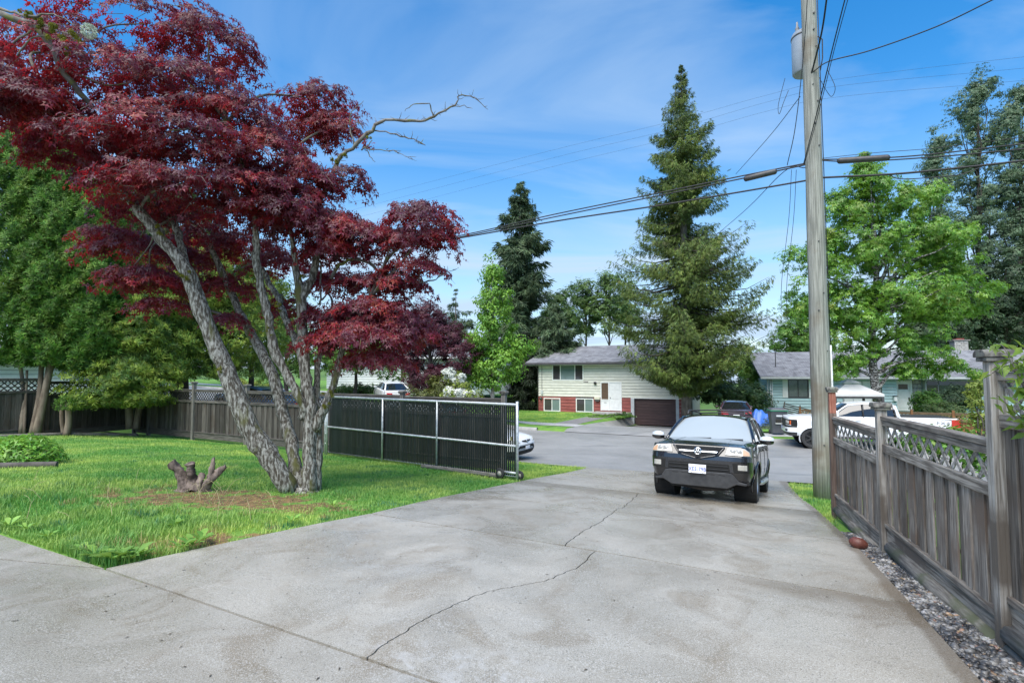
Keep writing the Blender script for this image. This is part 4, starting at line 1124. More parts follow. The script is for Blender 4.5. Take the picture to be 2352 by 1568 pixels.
column_tree('gold_cypress', 'yellow green cypress seen between the maple stems', 575, 610, 850, 85, 28, M_gold, 9000, .2, [((575, 915, 28), (575, 820, 28), .15)], None, 48, M_bark_d, wob=.32)
column_tree('gold_cypress', 'low drooping cypress boughs hanging in front of the lattice fence', 285, 815, 935, 78, 20.0, M_gold, 7500, .17, [], None, 49, wob=.4)
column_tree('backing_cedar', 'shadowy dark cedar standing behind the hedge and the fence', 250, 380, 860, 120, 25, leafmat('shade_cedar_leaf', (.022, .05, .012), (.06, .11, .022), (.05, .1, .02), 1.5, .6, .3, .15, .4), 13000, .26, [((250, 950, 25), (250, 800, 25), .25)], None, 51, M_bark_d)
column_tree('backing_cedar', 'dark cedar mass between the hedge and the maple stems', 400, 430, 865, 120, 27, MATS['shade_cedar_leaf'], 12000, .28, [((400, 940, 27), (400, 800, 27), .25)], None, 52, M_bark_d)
column_tree('dark_conifer', 'dark conifer peeping above the hedge under the maple crown', 118, 245, 420, 62, 30, leafmat('dark_conifer_leaf', (.02, .04, .014), (.06, .09, .03), (.06, .09, .02), 1.5, .6, .3, .15, .4), 2600, .3, [((118, 900, 30), (118, 300, 30), .2)], None, 50, M_bark_d)

# ---- conifers with hanging boughs
def conifer(name, label, px, ytop, ybase, Y, widths, m, seed, nb=170, sp=44, size=.42, droop=.16, group=None, upturn=.3, m2=None, trunk_r=.32, skip=.0, hang=.55, jig=.35):
    """whorls of boughs; from each hang many narrow sprays. widths: (photo y, half width px)"""
    r = np.random.default_rng(seed); k = pxr(Y)
    top = np.array(at(px, ytop, Y)); b0 = np.array(at(px, ybase, Y)); base = np.array([b0[0], b0[1], float(gz(b0[0], b0[1]))-.1])
    root = empty(name, base, (0, 0, 0), label, 'tree', group)
    Ht = top[2]-base[2]
    ys = np.array([w[0] for w in widths], float); hw = np.array([w[1] for w in widths], float)*k
    zs = np.array([at(px, y, Y)[2] for y in ys]) - base[2]
    o_ = np.argsort(zs); zs, hw = zs[o_], hw[o_]
    z = zs[0] + (zs[-1]-zs[0])*r.random(nb)**1.15
    P, N_, T_, S_ = [], [], [], []
    wood_ = MB()
    for zi in z:
        L = np.interp(zi, zs, hw)*r.uniform(1-jig, 1.12); az = r.uniform(0, 2*np.pi)
        if L < .05: L = .05
        d_ = np.array([math.cos(az), math.sin(az), 0.]); sd = np.array([-d_[1], d_[0], 0])
        nt = int(sp*min(1.6, .35+L/2.2)); t = r.random(nt)**.75
        zc = -droop*L*np.sin(t*2.2) + upturn*L*np.maximum(0, t-.55)**1.5
        lat = r.uniform(-1, 1, nt)*(.22*L+.12)*(1-.55*t)
        p = d_*(t*L)[:, None] + sd*lat[:, None] + np.stack([0*t, 0*t, zi+zc - hang*.5*r.random(nt)*np.minimum(1, L)], -1)
        P.append(p); S_.append(size*r.uniform(.55, 1.25, nt)*np.clip(.45+.3*L, .4, 1.15))
        T_.append(d_*.55 + np.array([0, 0, -hang]) + sd*np.sign(lat)[:, None]*.35 + r.standard_normal((nt, 3))*.25)
        N_.append(np.array([0, 0, .7]) + d_*.45 + r.standard_normal((nt, 3))*.5)
        if L > .35:
            tt = np.linspace(0, .95, 5); wood_.tube([d_*L*a_ + np.array([0, 0, zi - droop*L*math.sin(a_*2.2) + upturn*L*max(0, a_-.55)**1.5]) for a_ in tt], list(np.linspace(.012+.012*L, .006, 5)), 4, False)
    P, N_, T_, S_ = map(np.concatenate, (P, N_, T_, S_))
    add('crown', leaf_mesh('crown', P, N_, S_, SH_NEEDLE, m, T_, r, .5), root)
    wood_.build('boughs', M_bark_d, root)['kind'] = 'stuff'
    MB().tube([(0, 0, 0), (0, 0, Ht*.5), (0, 0, Ht*.98)], [trunk_r, trunk_r*.6, .02], 10).build('trunk', M_bark, root, True)
    return root
M_spruce = leafmat('spruce_leaf', (.045, .078, .018), (.165, .225, .046), (.17, .25, .025), .9, .55, .35, .15, .5, lo=.4, hi=.62, c3=(.09, .085, .028), c3scale=.5, c3lo=.6, c3hi=.75)
conifer('spruce', 'tall dark green spruce with drooping boughs in front of the garage corner', 1578, 148, 948, 35.5,
        [(150, 3), (200, 26), (250, 44), (300, 66), (350, 76), (400, 92), (440, 94), (500, 100), (540, 138), (580, 155), (640, 170), (690, 198), (740, 188), (800, 165), (835, 128), (862, 82), (885, 45), (900, 22)], M_spruce, 61, 430, 135, .29, trunk_r=.40, hang=.85, upturn=.55, jig=.5)
# leafy climber on the lower half of the spruce
M_fir = leafmat('fir_leaf', (.040, .070, .036), (.11, .165, .075), (.09, .15, .05), .6, .6, .3, .12, .45)
conifer('fir_tree', 'dark blue green fir rising behind the pale young tree', 1195, 412, 900, 54, [(412, 3), (440, 24), (480, 38), (540, 46), (560, 66), (620, 58), (660, 74), (720, 66), (760, 80), (820, 92), (880, 80)], M_fir, 62, 230, 60, .78, droop=.05, upturn=.5, trunk_r=.4, jig=.55)
conifer('fir_tree', 'small far fir top beside the purple tree', 1046, 662, 880, 66, [(662, 2), (690, 14), (715, 34), (740, 40), (800, 50)], M_fir, 63, 60, 40, .7, trunk_r=.25, jig=.5)
conifer('fir_tree', 'dense dark fir filling the gap left of the cream house', 1275, 690, 930, 47, [(690, 5), (740, 40), (800, 62), (860, 66), (920, 60)], M_fir, 64, 130, 60, .7, trunk_r=.3, hang=.8)
conifer('fir_tree', 'dark shaggy conifer between the young tree and the cream house', 1205, 760, 940, 46, [(760, 8), (820, 36), (880, 46), (930, 44)], leafmat('hedge_dark_leaf', (.010, .020, .010), (.028, .042, .020), (.02, .04, .015), 1., .6, .3, .1, .4), 65, 90, 60, .6, trunk_r=.3, hang=.8)

# ---- broadleaf trees
M_lime = leafmat('lime_leaf', (.085, .21, .03), (.22, .42, .055), (.26, .46, .04), 1.3, .5, .4, .3, .3)
b0 = at(1131, 925, 31)
tree('young_tree', 'bright lime green young tree with pale slim trunk behind the gate', b0, at(1131, 600, 31), .12,
     [env(1131, 620, 26, 45, 31), env(1131, 700, 50, 60, 31), env(1128, 770, 62, 50, 31), env(1110, 790, 46, 30, 31), env(1140, 835, 78, 40, 31), env(1190, 795, 44, 26, 31), env(1105, 850, 50, 30, 31), env(1131, 870, 60, 22, 31)], M_lime, mat('pale_bark', (.25, .24, .21), (.36, .35, .31), 7, .9), 270, .42, 66, .16, SH_KITE, 71, 16, tipdown=.6)
M_purple = leafmat('purple_leaf', (.038, .013, .022), (.105, .028, .042), (.20, .03, .05), 1.1, .5, .4, .25, .4)
tree('purple_tree', 'small purple leaved tree with dark trunk across the street', at(985, 925, 30), at(985, 720, 30), .16,
     [env(985, 715, 50, 28, 30), env(975, 760, 85, 48, 30), env(1040, 790, 48, 52, 30), env(925, 780, 50, 40, 30), env(960, 830, 62, 34, 30), env(1040, 850, 42, 26, 30), env(985, 870, 60, 26, 30), env(1045, 825, 50, 50, 30)], M_purple, M_bark_d, 230, .45, 62, .15, SH_TUFT, 72, 22, tipdown=.5)
M_mid = leafmat('mid_leaf', (.045, .10, .026), (.125, .21, .05), (.14, .24, .04), .6, .5, .4, .25, .4)
fg = 'far trees with bare lower trunks behind the cream house'
for i, (px, yt, hw, ym, Y) in enumerate(((1290, 668, 45, 715, 60), (1345, 640, 50, 705, 62), (1398, 625, 52, 700, 61), (1440, 640, 44, 710, 64))):
    tree('far_tree', ('loose green far tree next to the dense dark fir', 'loose green far tree second from the dense dark fir', 'loose green far tree third from the dense dark fir', 'loose green far tree brushing the tall spruce')[i], at(px, 880, Y), at(px, yt+15, Y), .16,
         [env(px, (yt+ym)/2, hw*.75, (ym-yt)*.5+6, Y), env(px-hw*.3, ym+6, hw*.7, 28, Y), env(px+hw*.4, ym+16, hw*.55, 24, Y), env(px, ym+50, hw*.6, 14, Y)], M_mid, M_bark_d, 62, .9, 46, .30, SH_TUFT, 80+i, 16, fg)
M_bright = leafmat('bright_leaf', (.06, .16, .028), (.17, .30, .05), (.19, .34, .04), .9, .5, .4, .28, .4)
tree('garden_tree', 'fresh green tree glimpsed between the maple stems across the street', at(660, 905, 36), at(655, 740, 36), .14, [env(655, 760, 62, 50, 36), env(690, 800, 60, 44, 36), env(620, 810, 50, 38, 36), env(650, 850, 70, 24, 36), env(770, 830, 60, 30, 36)], M_bright, M_bark_d, 120, .6, 50, .2, SH_TUFT, 86, 12)
tree('garden_tree', 'leafy green tree over the white siding house', at(815, 900, 38), at(815, 800, 38), .14, [env(800, 800, 70, 40, 38), env(870, 790, 60, 36, 38), env(830, 835, 66, 18, 38), env(905, 860, 40, 22, 38)], M_bright, M_bark_d, 80, .6, 46, .2, SH_TUFT, 87, 8)
tree('street_tree', 'mass of green foliage behind the hedge and the gold cypresses', at(420, 905, 44), at(420, 620, 44), .3, [env(330, 620, 130, 110, 44), env(470, 660, 150, 110, 44), env(600, 700, 120, 90, 44), env(240, 560, 100, 110, 44)], M_mid, M_bark_d, 190, 1.1, 60, .32, SH_TUFT, 88, 10)
# flowering dogwood
M_white = mat('white_petal', (.72, .74, .66), (.85, .86, .82), 6, .6, trans=(.7, .75, .6), tfac=.3)
M_ygr = leafmat('yellowgreen_leaf', (.13, .19, .03), (.30, .36, .07), (.30, .38, .05), 2.2, .5, .4, .3, .3)
dg_b = np.array(at(1055, 925, 22)); dg_b[2] = float(gz(dg_b[0], dg_b[1]))
dw = tree('dogwood', 'white flowering dogwood bush rising above the gate', at(1055, 960, 22), at(1052, 860, 22), .06, [env(1042, 862, 22, 16, 22), env(1058, 882, 24, 20, 22), env(1060, 906, 46, 16, 22), env(1085, 912, 30, 14, 22)], M_ygr, M_bark_d, 60, .22, 42, .11, SH_KITE, 89, 8)
fr = np.random.default_rng(5)
FP, FN, _ = crown_pts([env(1030, 858, 14, 12, 21.8), env(1052, 868, 16, 12, 21.8), env(1048, 900, 30, 12, 21.8), env(1078, 905, 18, 10, 21.8)], 60, .14, 26, fr, .7)
b_ = np.array(dw.location)
add('blossom', leaf_mesh('blossom', FP-b_, FN, .13, SH_TUFT, M_white, None, fr), dw)

# ---- big-leaf maple behind the pick-up
M_big = leafmat('big_maple_leaf', (.07, .18, .026), (.20, .37, .05), (.26, .46, .04), 1.3, .42, .5, .34, .4, c3=(.21, .25, .035), c3scale=.8, c3lo=.57, c3hi=.72)
M_birch = mat('mottled_bark', (.035, .03, .028), (.55, .54, .52), 8, .9, stretch=(1.2, 1.2, 3.), lo=.50, hi=.60, bump=.3)
YB = 27.5
big_env = [env(1985, 355, 26, 50, YB), env(1985, 385, 34, 50, YB), env(1985, 410, 50, 45, YB), env(1985, 445, 80, 50, YB), env(1930, 470, 50, 40, YB), env(1960, 500, 95, 55, YB), env(2070, 470, 90, 55, YB), env(2130, 440, 45, 35, YB), env(2010, 570, 150, 70, YB), env(2130, 560, 120, 70, YB), env(1900, 600, 80, 60, YB), env(1830, 590, 40, 50, YB), env(2200, 600, 70, 36, YB), env(2080, 680, 190, 70, YB), env(1940, 720, 110, 80, YB), env(2180, 700, 90, 40, YB), env(2260, 700, 45, 22, YB),
           env(1960, 815, 60, 45, YB), env(2080, 790, 110, 55, YB), env(2190, 840, 50, 28, YB), env(2130, 845, 60, 26, YB), env(2240, 860, 22, 18, YB), env(1935, 840, 40, 30, YB), env(2080, 850, 60, 22, YB), env(1850, 680, 45, 60, YB)]
tree('broadleaf_maple', 'large fresh green maple with mottled trunk behind the white pickup', at(2024, 935, YB), at(1990, 420, YB), .22, big_env, M_big, M_birch, 660, .52, 44, .185, SH_BROAD, 91, 44, tipdown=.9, surf=.5)
# ---- poplars and the dark wood beyond the blue house
M_poplar = leafmat('poplar_leaf', (.055, .10, .055), (.15, .225, .12), (.12, .2, .08), .5, .5, .4, .2, .4)
pg = 'poplars behind the blue house'
for i, (px, yt, hw, Y) in enumerate(((2152, 290, 46, 60), (2245, 160, 84, 62), (2340, 175, 66, 60))):
    es = [env(px + (-1)**j*hw*.22, y, hw*(.38+.62*min(1, (y-yt)/260)), 62, Y) for j, y in enumerate(range(yt+40, 800, 62))] + [env(px, yt+28, 14, 34, Y), env(px+6, yt+50, 24, 36, Y), env(px-8, yt+80, 30, 40, Y), env(px+hw*.5, yt+120, 14, 50, Y), env(px-hw*.55, yt+150, 13, 50, Y)]
    tree('poplar', ('slim short poplar above the top of the green maple', 'tallest and broadest grey green poplar with wispy shoots', 'tall grey green poplar rising straight behind the post')[i], at(px, 880, Y), at(px, yt+75, Y), .3, es, M_poplar, M_bark_d, 460 if i else 260, .85, 54, .26, SH_TUFT, 100+i, 26, pg, surf=.3, upb=.2)
M_wood = leafmat('deep_wood_leaf', (.020, .042, .020), (.06, .10, .042), (.05, .09, .03), .5, .55, .35, .12, .45)
for i, (px, py, hw, hh) in enumerate(((2215, 720, 75, 100), (2310, 690, 90, 120), (2140, 760, 60, 60))):
    tree('wood_tree', ('dark leafy tree behind the roof under the broadest poplar', 'dark leafy tree behind the chimney of the blue house', 'small dark leafy tree behind the roof under the slim poplar')[i], at(px, 900, 54), at(px, py-hh*.6, 54), .3, [env(px, py, hw, hh, 54), env(px-hw*.4, py+40, hw*.7, 60, 54), env(px+hw*.4, py-hh*.3, hw*.6, 60, 54)], M_wood, M_bark_d, 110, 1.1, 70, .34, SH_TUFT, 110+i, 8, 'dark trees behind the blue house')
tree('yard_tree', 'green tree beyond the end gable of the blue house', at(1815, 900, 52), at(1815, 740, 52), .2, [env(1815, 775, 45, 40, 52), env(1850, 790, 40, 40, 52), env(1840, 700, 35, 40, 52), env(1880, 760, 50, 60, 52)], M_bright, M_bark_d, 110, .9, 50, .3, SH_TUFT, 115, 8)
def bush(name, label, envs, m, nclump, rc, per, size, shape=SH_TUFT, seed=1, group=None, cat='shrub', base=None, surf=.55):
    r = np.random.default_rng(seed)
    c = np.mean([e[0] for e in envs], 0); b = np.array([c[0], c[1], float(gz(c[0], c[1]))])
    root = empty(name, b, (0, 0, 0), label, cat, group)
    P, N_, C = crown_pts(envs, nclump, rc, per, r, surf)
    P[:, 2] = np.maximum(P[:, 2], b[2]+.02)
    add('foliage', leaf_mesh('foliage', P-b, N_, size*r.uniform(.6, 1.3, len(P)), shape, m, None, r), root)
    mb = MB()
    for q in C[::max(1, len(C)//8)]: limb(mb, (0, 0, 0), q-b, .03, .008, r)
    mb.build('stems', M_bark_d, root, True)
    return root
bush('shrub', 'thick dark green hedge bushes between the two houses', [env(1690, 905, 70, 42, 39), env(1640, 890, 50, 50, 40), env(1740, 915, 40, 36, 38)], leafmat('laurel_leaf', (.022, .062, .018), (.07, .13, .034), (.08, .15, .03), 1., .45, .5, .2, .4), 150, .5, 55, .17, seed=121)
bush('shrub', 'tall light green bushes beside the blue house gable', [env(1735, 850, 40, 40, 44), env(1700, 830, 30, 40, 46)], M_bright, 70, .6, 50, .2, seed=122)
bush('shrub', 'grey green shrub at the corner of the blue house', [env(1768, 985, 22, 24, 30), env(1755, 1000, 18, 14, 29.5)], leafmat('sage_leaf', (.07, .11, .05), (.16, .20, .11), (.12, .18, .08), 2., .5, .4, .2, .35), 40, .25, 40, .08, seed=123)
bush('ground_cover', 'bright green ground cover on the bank beside the garage', [env(1405, 966, 46, 10, 38.5), env(1432, 958, 24, 16, 38.5), env(1380, 972, 30, 6, 37.5)], M_bright, 90, .28, 40, .11, seed=124)
bush('shrub', 'fern green bush left of the glazed front door of the blue house', [env(2132, 925, 34, 30, 32)], M_bright, 46, .4, 46, .14, seed=125)
bush('shrub', 'pale green hydrangea mound behind the low lattice fence', [env(2165, 942, 48, 20, 31), env(2195, 944, 30, 16, 31)], leafmat('hydrangea_leaf', (.10, .16, .05), (.22, .28, .10), (.2, .28, .08), 2., .5, .4, .25, .35), 70, .35, 46, .11, seed=126)
bush('shrub', 'dark leaved shrub under the big front window', [env(2190, 912, 40, 26, 34), env(2222, 925, 30, 20, 34)], M_wood, 60, .4, 46, .13, seed=127)
bush('shrub', 'shrub with pink blooms and yellow green leaves beside the tall fence post', [env(2245, 905, 20, 40, 20), env(2250, 960, 20, 20, 20)], M_ygr, 26, .25, 30, .14, seed=128)
bush('shrub', 'sprawling green weeds behind the pebble side fence', [env(2200, 1010, 60, 34, 7.4), env(2240, 1050, 40, 50, 6.4), env(2160, 1010, 50, 26, 8.4), env(2100, 1020, 40, 22, 9.6)], M_bright, 110, .16, 34, .06, SH_KITE, seed=129)
bush('shrub', 'low bushes along the white siding house', [env(800, 895, 40, 10, 40), env(850, 893, 30, 12, 40), env(826, 890, 12, 14, 39)], M_mid, 60, .4, 36, .15, seed=130)
bush('shrub', 'yellow and red leaved shrub beyond the road side fence', [env(565, 882, 34, 14, 40), env(600, 885, 20, 14, 41)], M_ygr, 40, .4, 36, .16, seed=131)
bush('shrub', 'dark green shrubs between the white sedan and the dogwood', [env(970, 905, 40, 20, 27), env(1010, 890, 40, 26, 28)], leafmat('olive_leaf', (.05, .07, .012), (.12, .13, .025), (.12, .14, .02), 1.5, .5, .4, .2, .4), 60, .35, 40, .12, seed=132)
# climber over the near fence bay
vr = np.random.default_rng(77)
M_vine = leafmat('vine_leaf', (.085, .17, .025), (.21, .31, .05), (.28, .42, .04), 7, .45, .5, .35, .35)
vb = np.array(at(2352, 1000, 3.35))
vine = empty('climbing_vine', (vb[0], vb[1], 0.2), (0, 0, 0), 'light green climber sprawling over the lattice of the tall fence bay', 'vine')
mbv = MB(); VP, VN, VT = [], [], []
for s in ([(2360, 990, 3.2), (2330, 960, 3.3), (2300, 930, 3.4), (2272, 905, 3.5)], [(2370, 850, 3.1), (2330, 838, 3.2), (2300, 832, 3.3), (2262, 858, 3.45)], [(2370, 930, 3.1), (2340, 900, 3.2), (2320, 860, 3.2), (2290, 800, 3.3), (2272, 790, 3.4)], [(2380, 800, 3.1), (2345, 810, 3.15), (2330, 830, 3.2)], [(2375, 980, 3.1), (2345, 985, 3.2), (2322, 978, 3.3)], [(2380, 880, 3.0), (2350, 880, 3.1), (2335, 890, 3.2), (2312, 905, 3.3)], [(2390, 960, 3.0), (2360, 940, 3.1), (2340, 925, 3.2)]):
    q = spline([np.array(at(*p)) for p in s], 8) - np.array(vine.location); q[:, 1] -= .05
    mbv.tube(q, list(np.linspace(.006, .002, len(q))), 5)
    for p in q[2::2]:
        for j in range(2):
            VP.append(p+vr.standard_normal(3)*.02); VN.append(np.array([0, -.5, .7])+vr.standard_normal(3)*.4); VT.append(np.array([0, -.2, -.5])+vr.standard_normal(3)*.6)
mbv.build('stems', M_twig, vine, True)
add('foliage', leaf_mesh('foliage', np.array(VP), np.array(VN), .085*vr.uniform(.5, 1.2, len(VP)), kite(.2, .4, .08, .2), M_vine, np.array(VT), vr, .6), vine)

# ---- planting bed, stump, weeds on the lawn
bed_c = np.array([*ED(-14.75, 5.0), 0.]); bed_c[2] = float(gz(bed_c[0], bed_c[1]))
pb = empty('peony_clump', bed_c, (0, 0, 0), 'lush green perennial clump behind a round log edging', 'plant')
pr2 = np.random.default_rng(9); n = 2600
u = sphere_pts(n, pr2); u[:, 2] = np.abs(u[:, 2]); P = u*np.array([.85, .6, .60])*pr2.uniform(.55, 1.04, (n, 1))
add('foliage', leaf_mesh('foliage', P, u+np.array([0, 0, .4])+pr2.standard_normal((n, 3))*.4, .10*pr2.uniform(.6, 1.3, n), kite(.2, .4, .1, .25), leafmat('peony_leaf', (.085, .25, .03), (.20, .42, .05), (.22, .44, .04), 3., .42, .5, .3, .35), u*.5+np.array([0, 0, .5]), pr2, .6), pb)
mbp = MB()
for q in P[::60]: limb(mbp, (q[0]*.3, q[1]*.3, 0), q, .008, .004, pr2)
mbp.build('stems', M_bark_hedge, pb, True)
la, lb = at(-40, 1082, 10.6), at(131, 1070, 11.0)
for v in (la, lb): v.z = float(gz(v.x, v.y))+.05
tag(MB().tube([la, (la+lb)/2, lb], .07, 12).build('log_edging', mat('dark_log', (.05, .045, .042), (.11, .10, .09), 5, .9, stretch=(1, 1, 1), bump=.4), smooth=True, auto=50), 'dark round log edging the perennial bed on the lawn', 'log')
M_stump = mat('stump_wood', (.055, .04, .032), (.30, .235, .195), 8, .95, stretch=(1, 1, .5), bump=.9, bscale=16, lo=.4, hi=.66)
sb = Vector((-5.28, 8.75, float(gz(-5.28, 8.75))))
stump = empty('tree_stump', sb, (0, 0, 0), 'gnarled grey brown stump with cut prongs on the bare lawn patch', 'stump')
kz = 8.75/1200
def spx(px, py): return Vector(((px-440)*kz, random.uniform(-.03, .03), (1132-py)*kz))
for pts in ([(425, 1130, .17), (415, 1105, .13), (403, 1085, .105), (388, 1067, .10)], [(438, 1130, .16), (436, 1105, .115), (434, 1085, .095), (433, 1069, .10)], [(455, 1130, .12), (456, 1112, .09), (460, 1095, .075)], [(462, 1132, .12), (478, 1108, .09), (494, 1092, .08), (510, 1078, .045)], [(476, 1110, .07), (481, 1090, .065), (484, 1057, .03)], [(440, 1136, .2), (400, 1138, .09), (370, 1142, .03)], [(450, 1136, .18), (490, 1140, .08), (515, 1142, .03)]):
    q = spline([(*spx(a, b), w*.68) for a, b, w in pts], 9)
    rr = q[:, 3]*(1+.04*np.random.default_rng(int(pts[0][0])).standard_normal(len(q)))
    MB().tube(q[:, :3], list(rr), 16).build('prong', M_stump, stump, True, auto=60); rough(stump.children[-1], .028, 9., pts[0][0])
M_weed = leafmat('weed_leaf', (.12, .27, .05), (.24, .42, .09), (.28, .46, .07), 5., .5, .4, .3, .3)
M_dryst = mat('dry_stalk', (.33, .28, .15), (.45, .40, .22), 9, .9)
wr = np.random.default_rng(15)
wl_me = None
for i, (px, py, s, n) in enumerate(((262, 1296, .20, 15), (225, 1290, .17, 12), (300, 1292, .18, 12), (330, 1284, .14, 9), (190, 1277, .13, 9), (440, 1262, .15, 11), (465, 1250, .17, 12), (415, 1268, .12, 9), (398, 1216, .14, 10), (60, 1222, .13, 9), (110, 1240, .12, 8), (670, 1205, .11, 8), (765, 1168, .12, 9), (20, 1215, .14, 9))):
    ed_ = G_ed(px, py); x, y = ED(*ed_); b = Vector((x, y, float(gz(x, y))))
    az = np.arange(n)*2.4 + wr.random(); el = wr.uniform(.1, .7, n); s *= 1.05; b.z += .015
    d_ = np.stack([np.cos(az), np.sin(az), 0*az], -1)
    Nn = d_*(-.5) + np.array([0, 0, 1.])
    me = leaf_mesh('leaves', d_*.02 + np.array([0, 0, .03]), Nn+wr.standard_normal((n, 3))*.1, s*wr.uniform(.6, 1.2, n), (np.array([(0, 0, 0), (.3, .10, .10), (.55, .19, .16), (.8, .13, .10), (1, 0, 0), (.8, -.13, .10), (.55, -.19, .16), (.3, -.10, .10)]), np.array([(0, 1, 2, 3, 4, 5, 6, 7)])), M_weed, d_, wr, .15)
    w = add('weed', me, None, loc=b)
    tag(w, 'broad leaved weed rosette in the long grass by the concrete edge', 'weed', 'weeds along the lawn edge')
def stalks():
    mb = MB(); r = np.random.default_rng(4)
    for i in range(46):
        if i < 16: px, py = r.uniform(400, 520), r.uniform(1118, 1150)
        else: px, py = r.uniform(20, 640), r.uniform(1090, 1200)
        x, y = ED(*G_ed(px, py)); z = float(gz(x, y)); L = r.uniform(.12, .34); a = r.uniform(0, 6.28); t = r.uniform(.3, 1.3)
        mb.tube([(x, y, z), (x+math.cos(a)*L*.5*t, y+math.sin(a)*L*.5*t, z+L*.6), (x+math.cos(a)*L*t, y+math.sin(a)*L*t, z+L*.75)], [.003, .0025, .0015], 4, False)
    return mb
tag(stalks().build('dry_stalks', M_dryst), 'dry straw stalks scattered over the lawn round the stump', 'stalks', kind='stuff')
# ---------------------------------------------------------------- houses
M_cream = mat('cream_siding', (.60, .60, .52), (.68, .68, .60), 2.0, .7, rand=.05, bump=.1)
M_redsid = mat('red_siding', (.235, .060, .052), (.30, .088, .075), 2.5, .75, rand=.08, bump=.1)
M_blue = mat('blue_siding', (.40, .56, .58), (.46, .62, .64), 2.0, .7, rand=.05, bump=.1)
M_wsid = mat('white_siding', (.66, .68, .70), (.76, .78, .80), 2.0, .7, rand=.04, bump=.1)
M_trim = mat('white_trim', (.72, .73, .72), (.80, .81, .80), 4, .55)
M_trim_g = mat('grey_trim', (.42, .45, .46), (.50, .53, .54), 4, .6)
M_fascia = mat('dark_fascia', (.055, .050, .055), (.085, .08, .085), 5, .6)
M_shingle = mat('shingle', (.155, .158, .172), (.235, .24, .255), 1.6, .85, c3=(.11, .11, .118), c3scale=2.4, c3lo=.52, c3hi=.7)
M_brown = mat('brown_door', (.052, .028, .027), (.080, .045, .042), 3, .6, stretch=(.5, 4, 4), bump=.15, rand=.1)
M_glass = glass_mat('window_glass', (.035, .05, .052), 1.7)
M_blind = mat('blinds', (.22, .27, .27), (.32, .37, .37), 2, .7)
M_pane = glass_mat('pane_blind', (.16, .22, .215), 1.6)
M_pane_d = glass_mat('pane_dark', (.055, .052, .055), 1.6)
M_amber = mat('amber_glass', (.10, .065, .045), (.15, .10, .07), 18, .3)
M_black = mat('black_metal', (.02, .02, .02), rough=.5)
M_stone_w = mat('rough_stone', (.34, .33, .31), (.48, .47, .45), 6, .85, rand=.12, bump=.3)
M_mortar = mat('mortar', (.16, .155, .15), (.22, .21, .2), 6, .9)
def shingle_rows(m):
    """faint course lines across the slope"""
    N, L = m.node_tree.nodes, m.node_tree.links
    b = N['Principled BSDF']; tcn = N.new('ShaderNodeTexCoord')
    br = N.new('ShaderNodeTexBrick'); br.inputs['Scale'].default_value = 1.0; br.inputs['Brick Width'].default_value = .33; br.inputs['Row Height'].default_value = .16; br.inputs['Mortar Size'].default_value = .012
    br.inputs['Color1'].default_value = (.92, .92, .92, 1); br.inputs['Color2'].default_value = (1.12, 1.12, 1.12, 1); br.inputs['Mortar'].default_value = (.55, .55, .55, 1)
    L.new(tcn.outputs['UV'], br.inputs['Vector'])
    src = b.inputs['Base Color'].links[0].from_socket
    mx = N.new('ShaderNodeMix'); mx.data_type = 'RGBA'; mx.blend_type = 'MULTIPLY'; mx.inputs['Factor'].default_value = 1.
    L.new(src, mx.inputs['A']); L.new(br.outputs['Color'], mx.inputs['B']); L.new(mx.outputs['Result'], b.inputs['Base Color'])
shingle_rows(M_shingle)
def roof_slab(root, x0, x1, ya, za, yb, zb, t=.14, name='roof', m=None):
    """one slope, eave (ya, za) to ridge (yb, zb), with UVs in metres"""
    n = Vector((0, -(zb-za), (yb-ya))).normalized()
    if n.z < 0: n = -n
    a, b = Vector((0, ya, za)), Vector((0, yb, zb)); L = (b-a).length
    mb = MB(); lo = -n*t
    P = [Vector((x0, *a.yz)), Vector((x1, *a.yz)), Vector((x1, *b.yz)), Vector((x0, *b.yz))]
    mb.v = [tuple(p) for p in P] + [tuple(p+lo) for p in P]
    mb.f = [(0, 1, 2, 3), (7, 6, 5, 4), (0, 4, 5, 1), (1, 5, 6, 2), (2, 6, 7, 3), (3, 7, 4, 0)]
    me = mb.mesh(name, m or M_shingle)
    uv = me.uv_layers.new(name='UVMap')
    for lp in me.loops:
        v = me.vertices[lp.vertex_index].co
        uv.data[lp.index].uv = (v.x-x0, (Vector((0, v.y, v.z))-a).length)
    return add(name, me, root)
def siding(wall, x0, x1, z0, z1, n, openings, m, y=0.0, name='siding_board'):
    h = (z1-z0)/n
    for i in range(n):
        a, b = z0+i*h, z0+(i+1)*h
        cuts = sorted([(max(x0, o[0]), min(x1, o[1])) for o in openings if o[2] < (a+b)/2 < o[3] and o[1] > x0 and o[0] < x1])
        xs = x0
        for c0, c1 in cuts + [(x1, x1)]:
            if c0-xs > .03:
                mb = MB(); mb.prism([(y-.036, a), (y+.012, a), (y+.012, b-.022), (y-.004, b-.022)], 'x', xs, c0)
                mb.build(name, m, wall)
            xs = max(xs, c1)
def shadow_backing(root, x0, x1, z0, z1, y=.03):  # dark sheet seen through the board gaps, drawn as shade under each lap
    MB().bb(x0, x1, y, y+.018, z0, z1).build('shadow_backing', M_fascia, root)
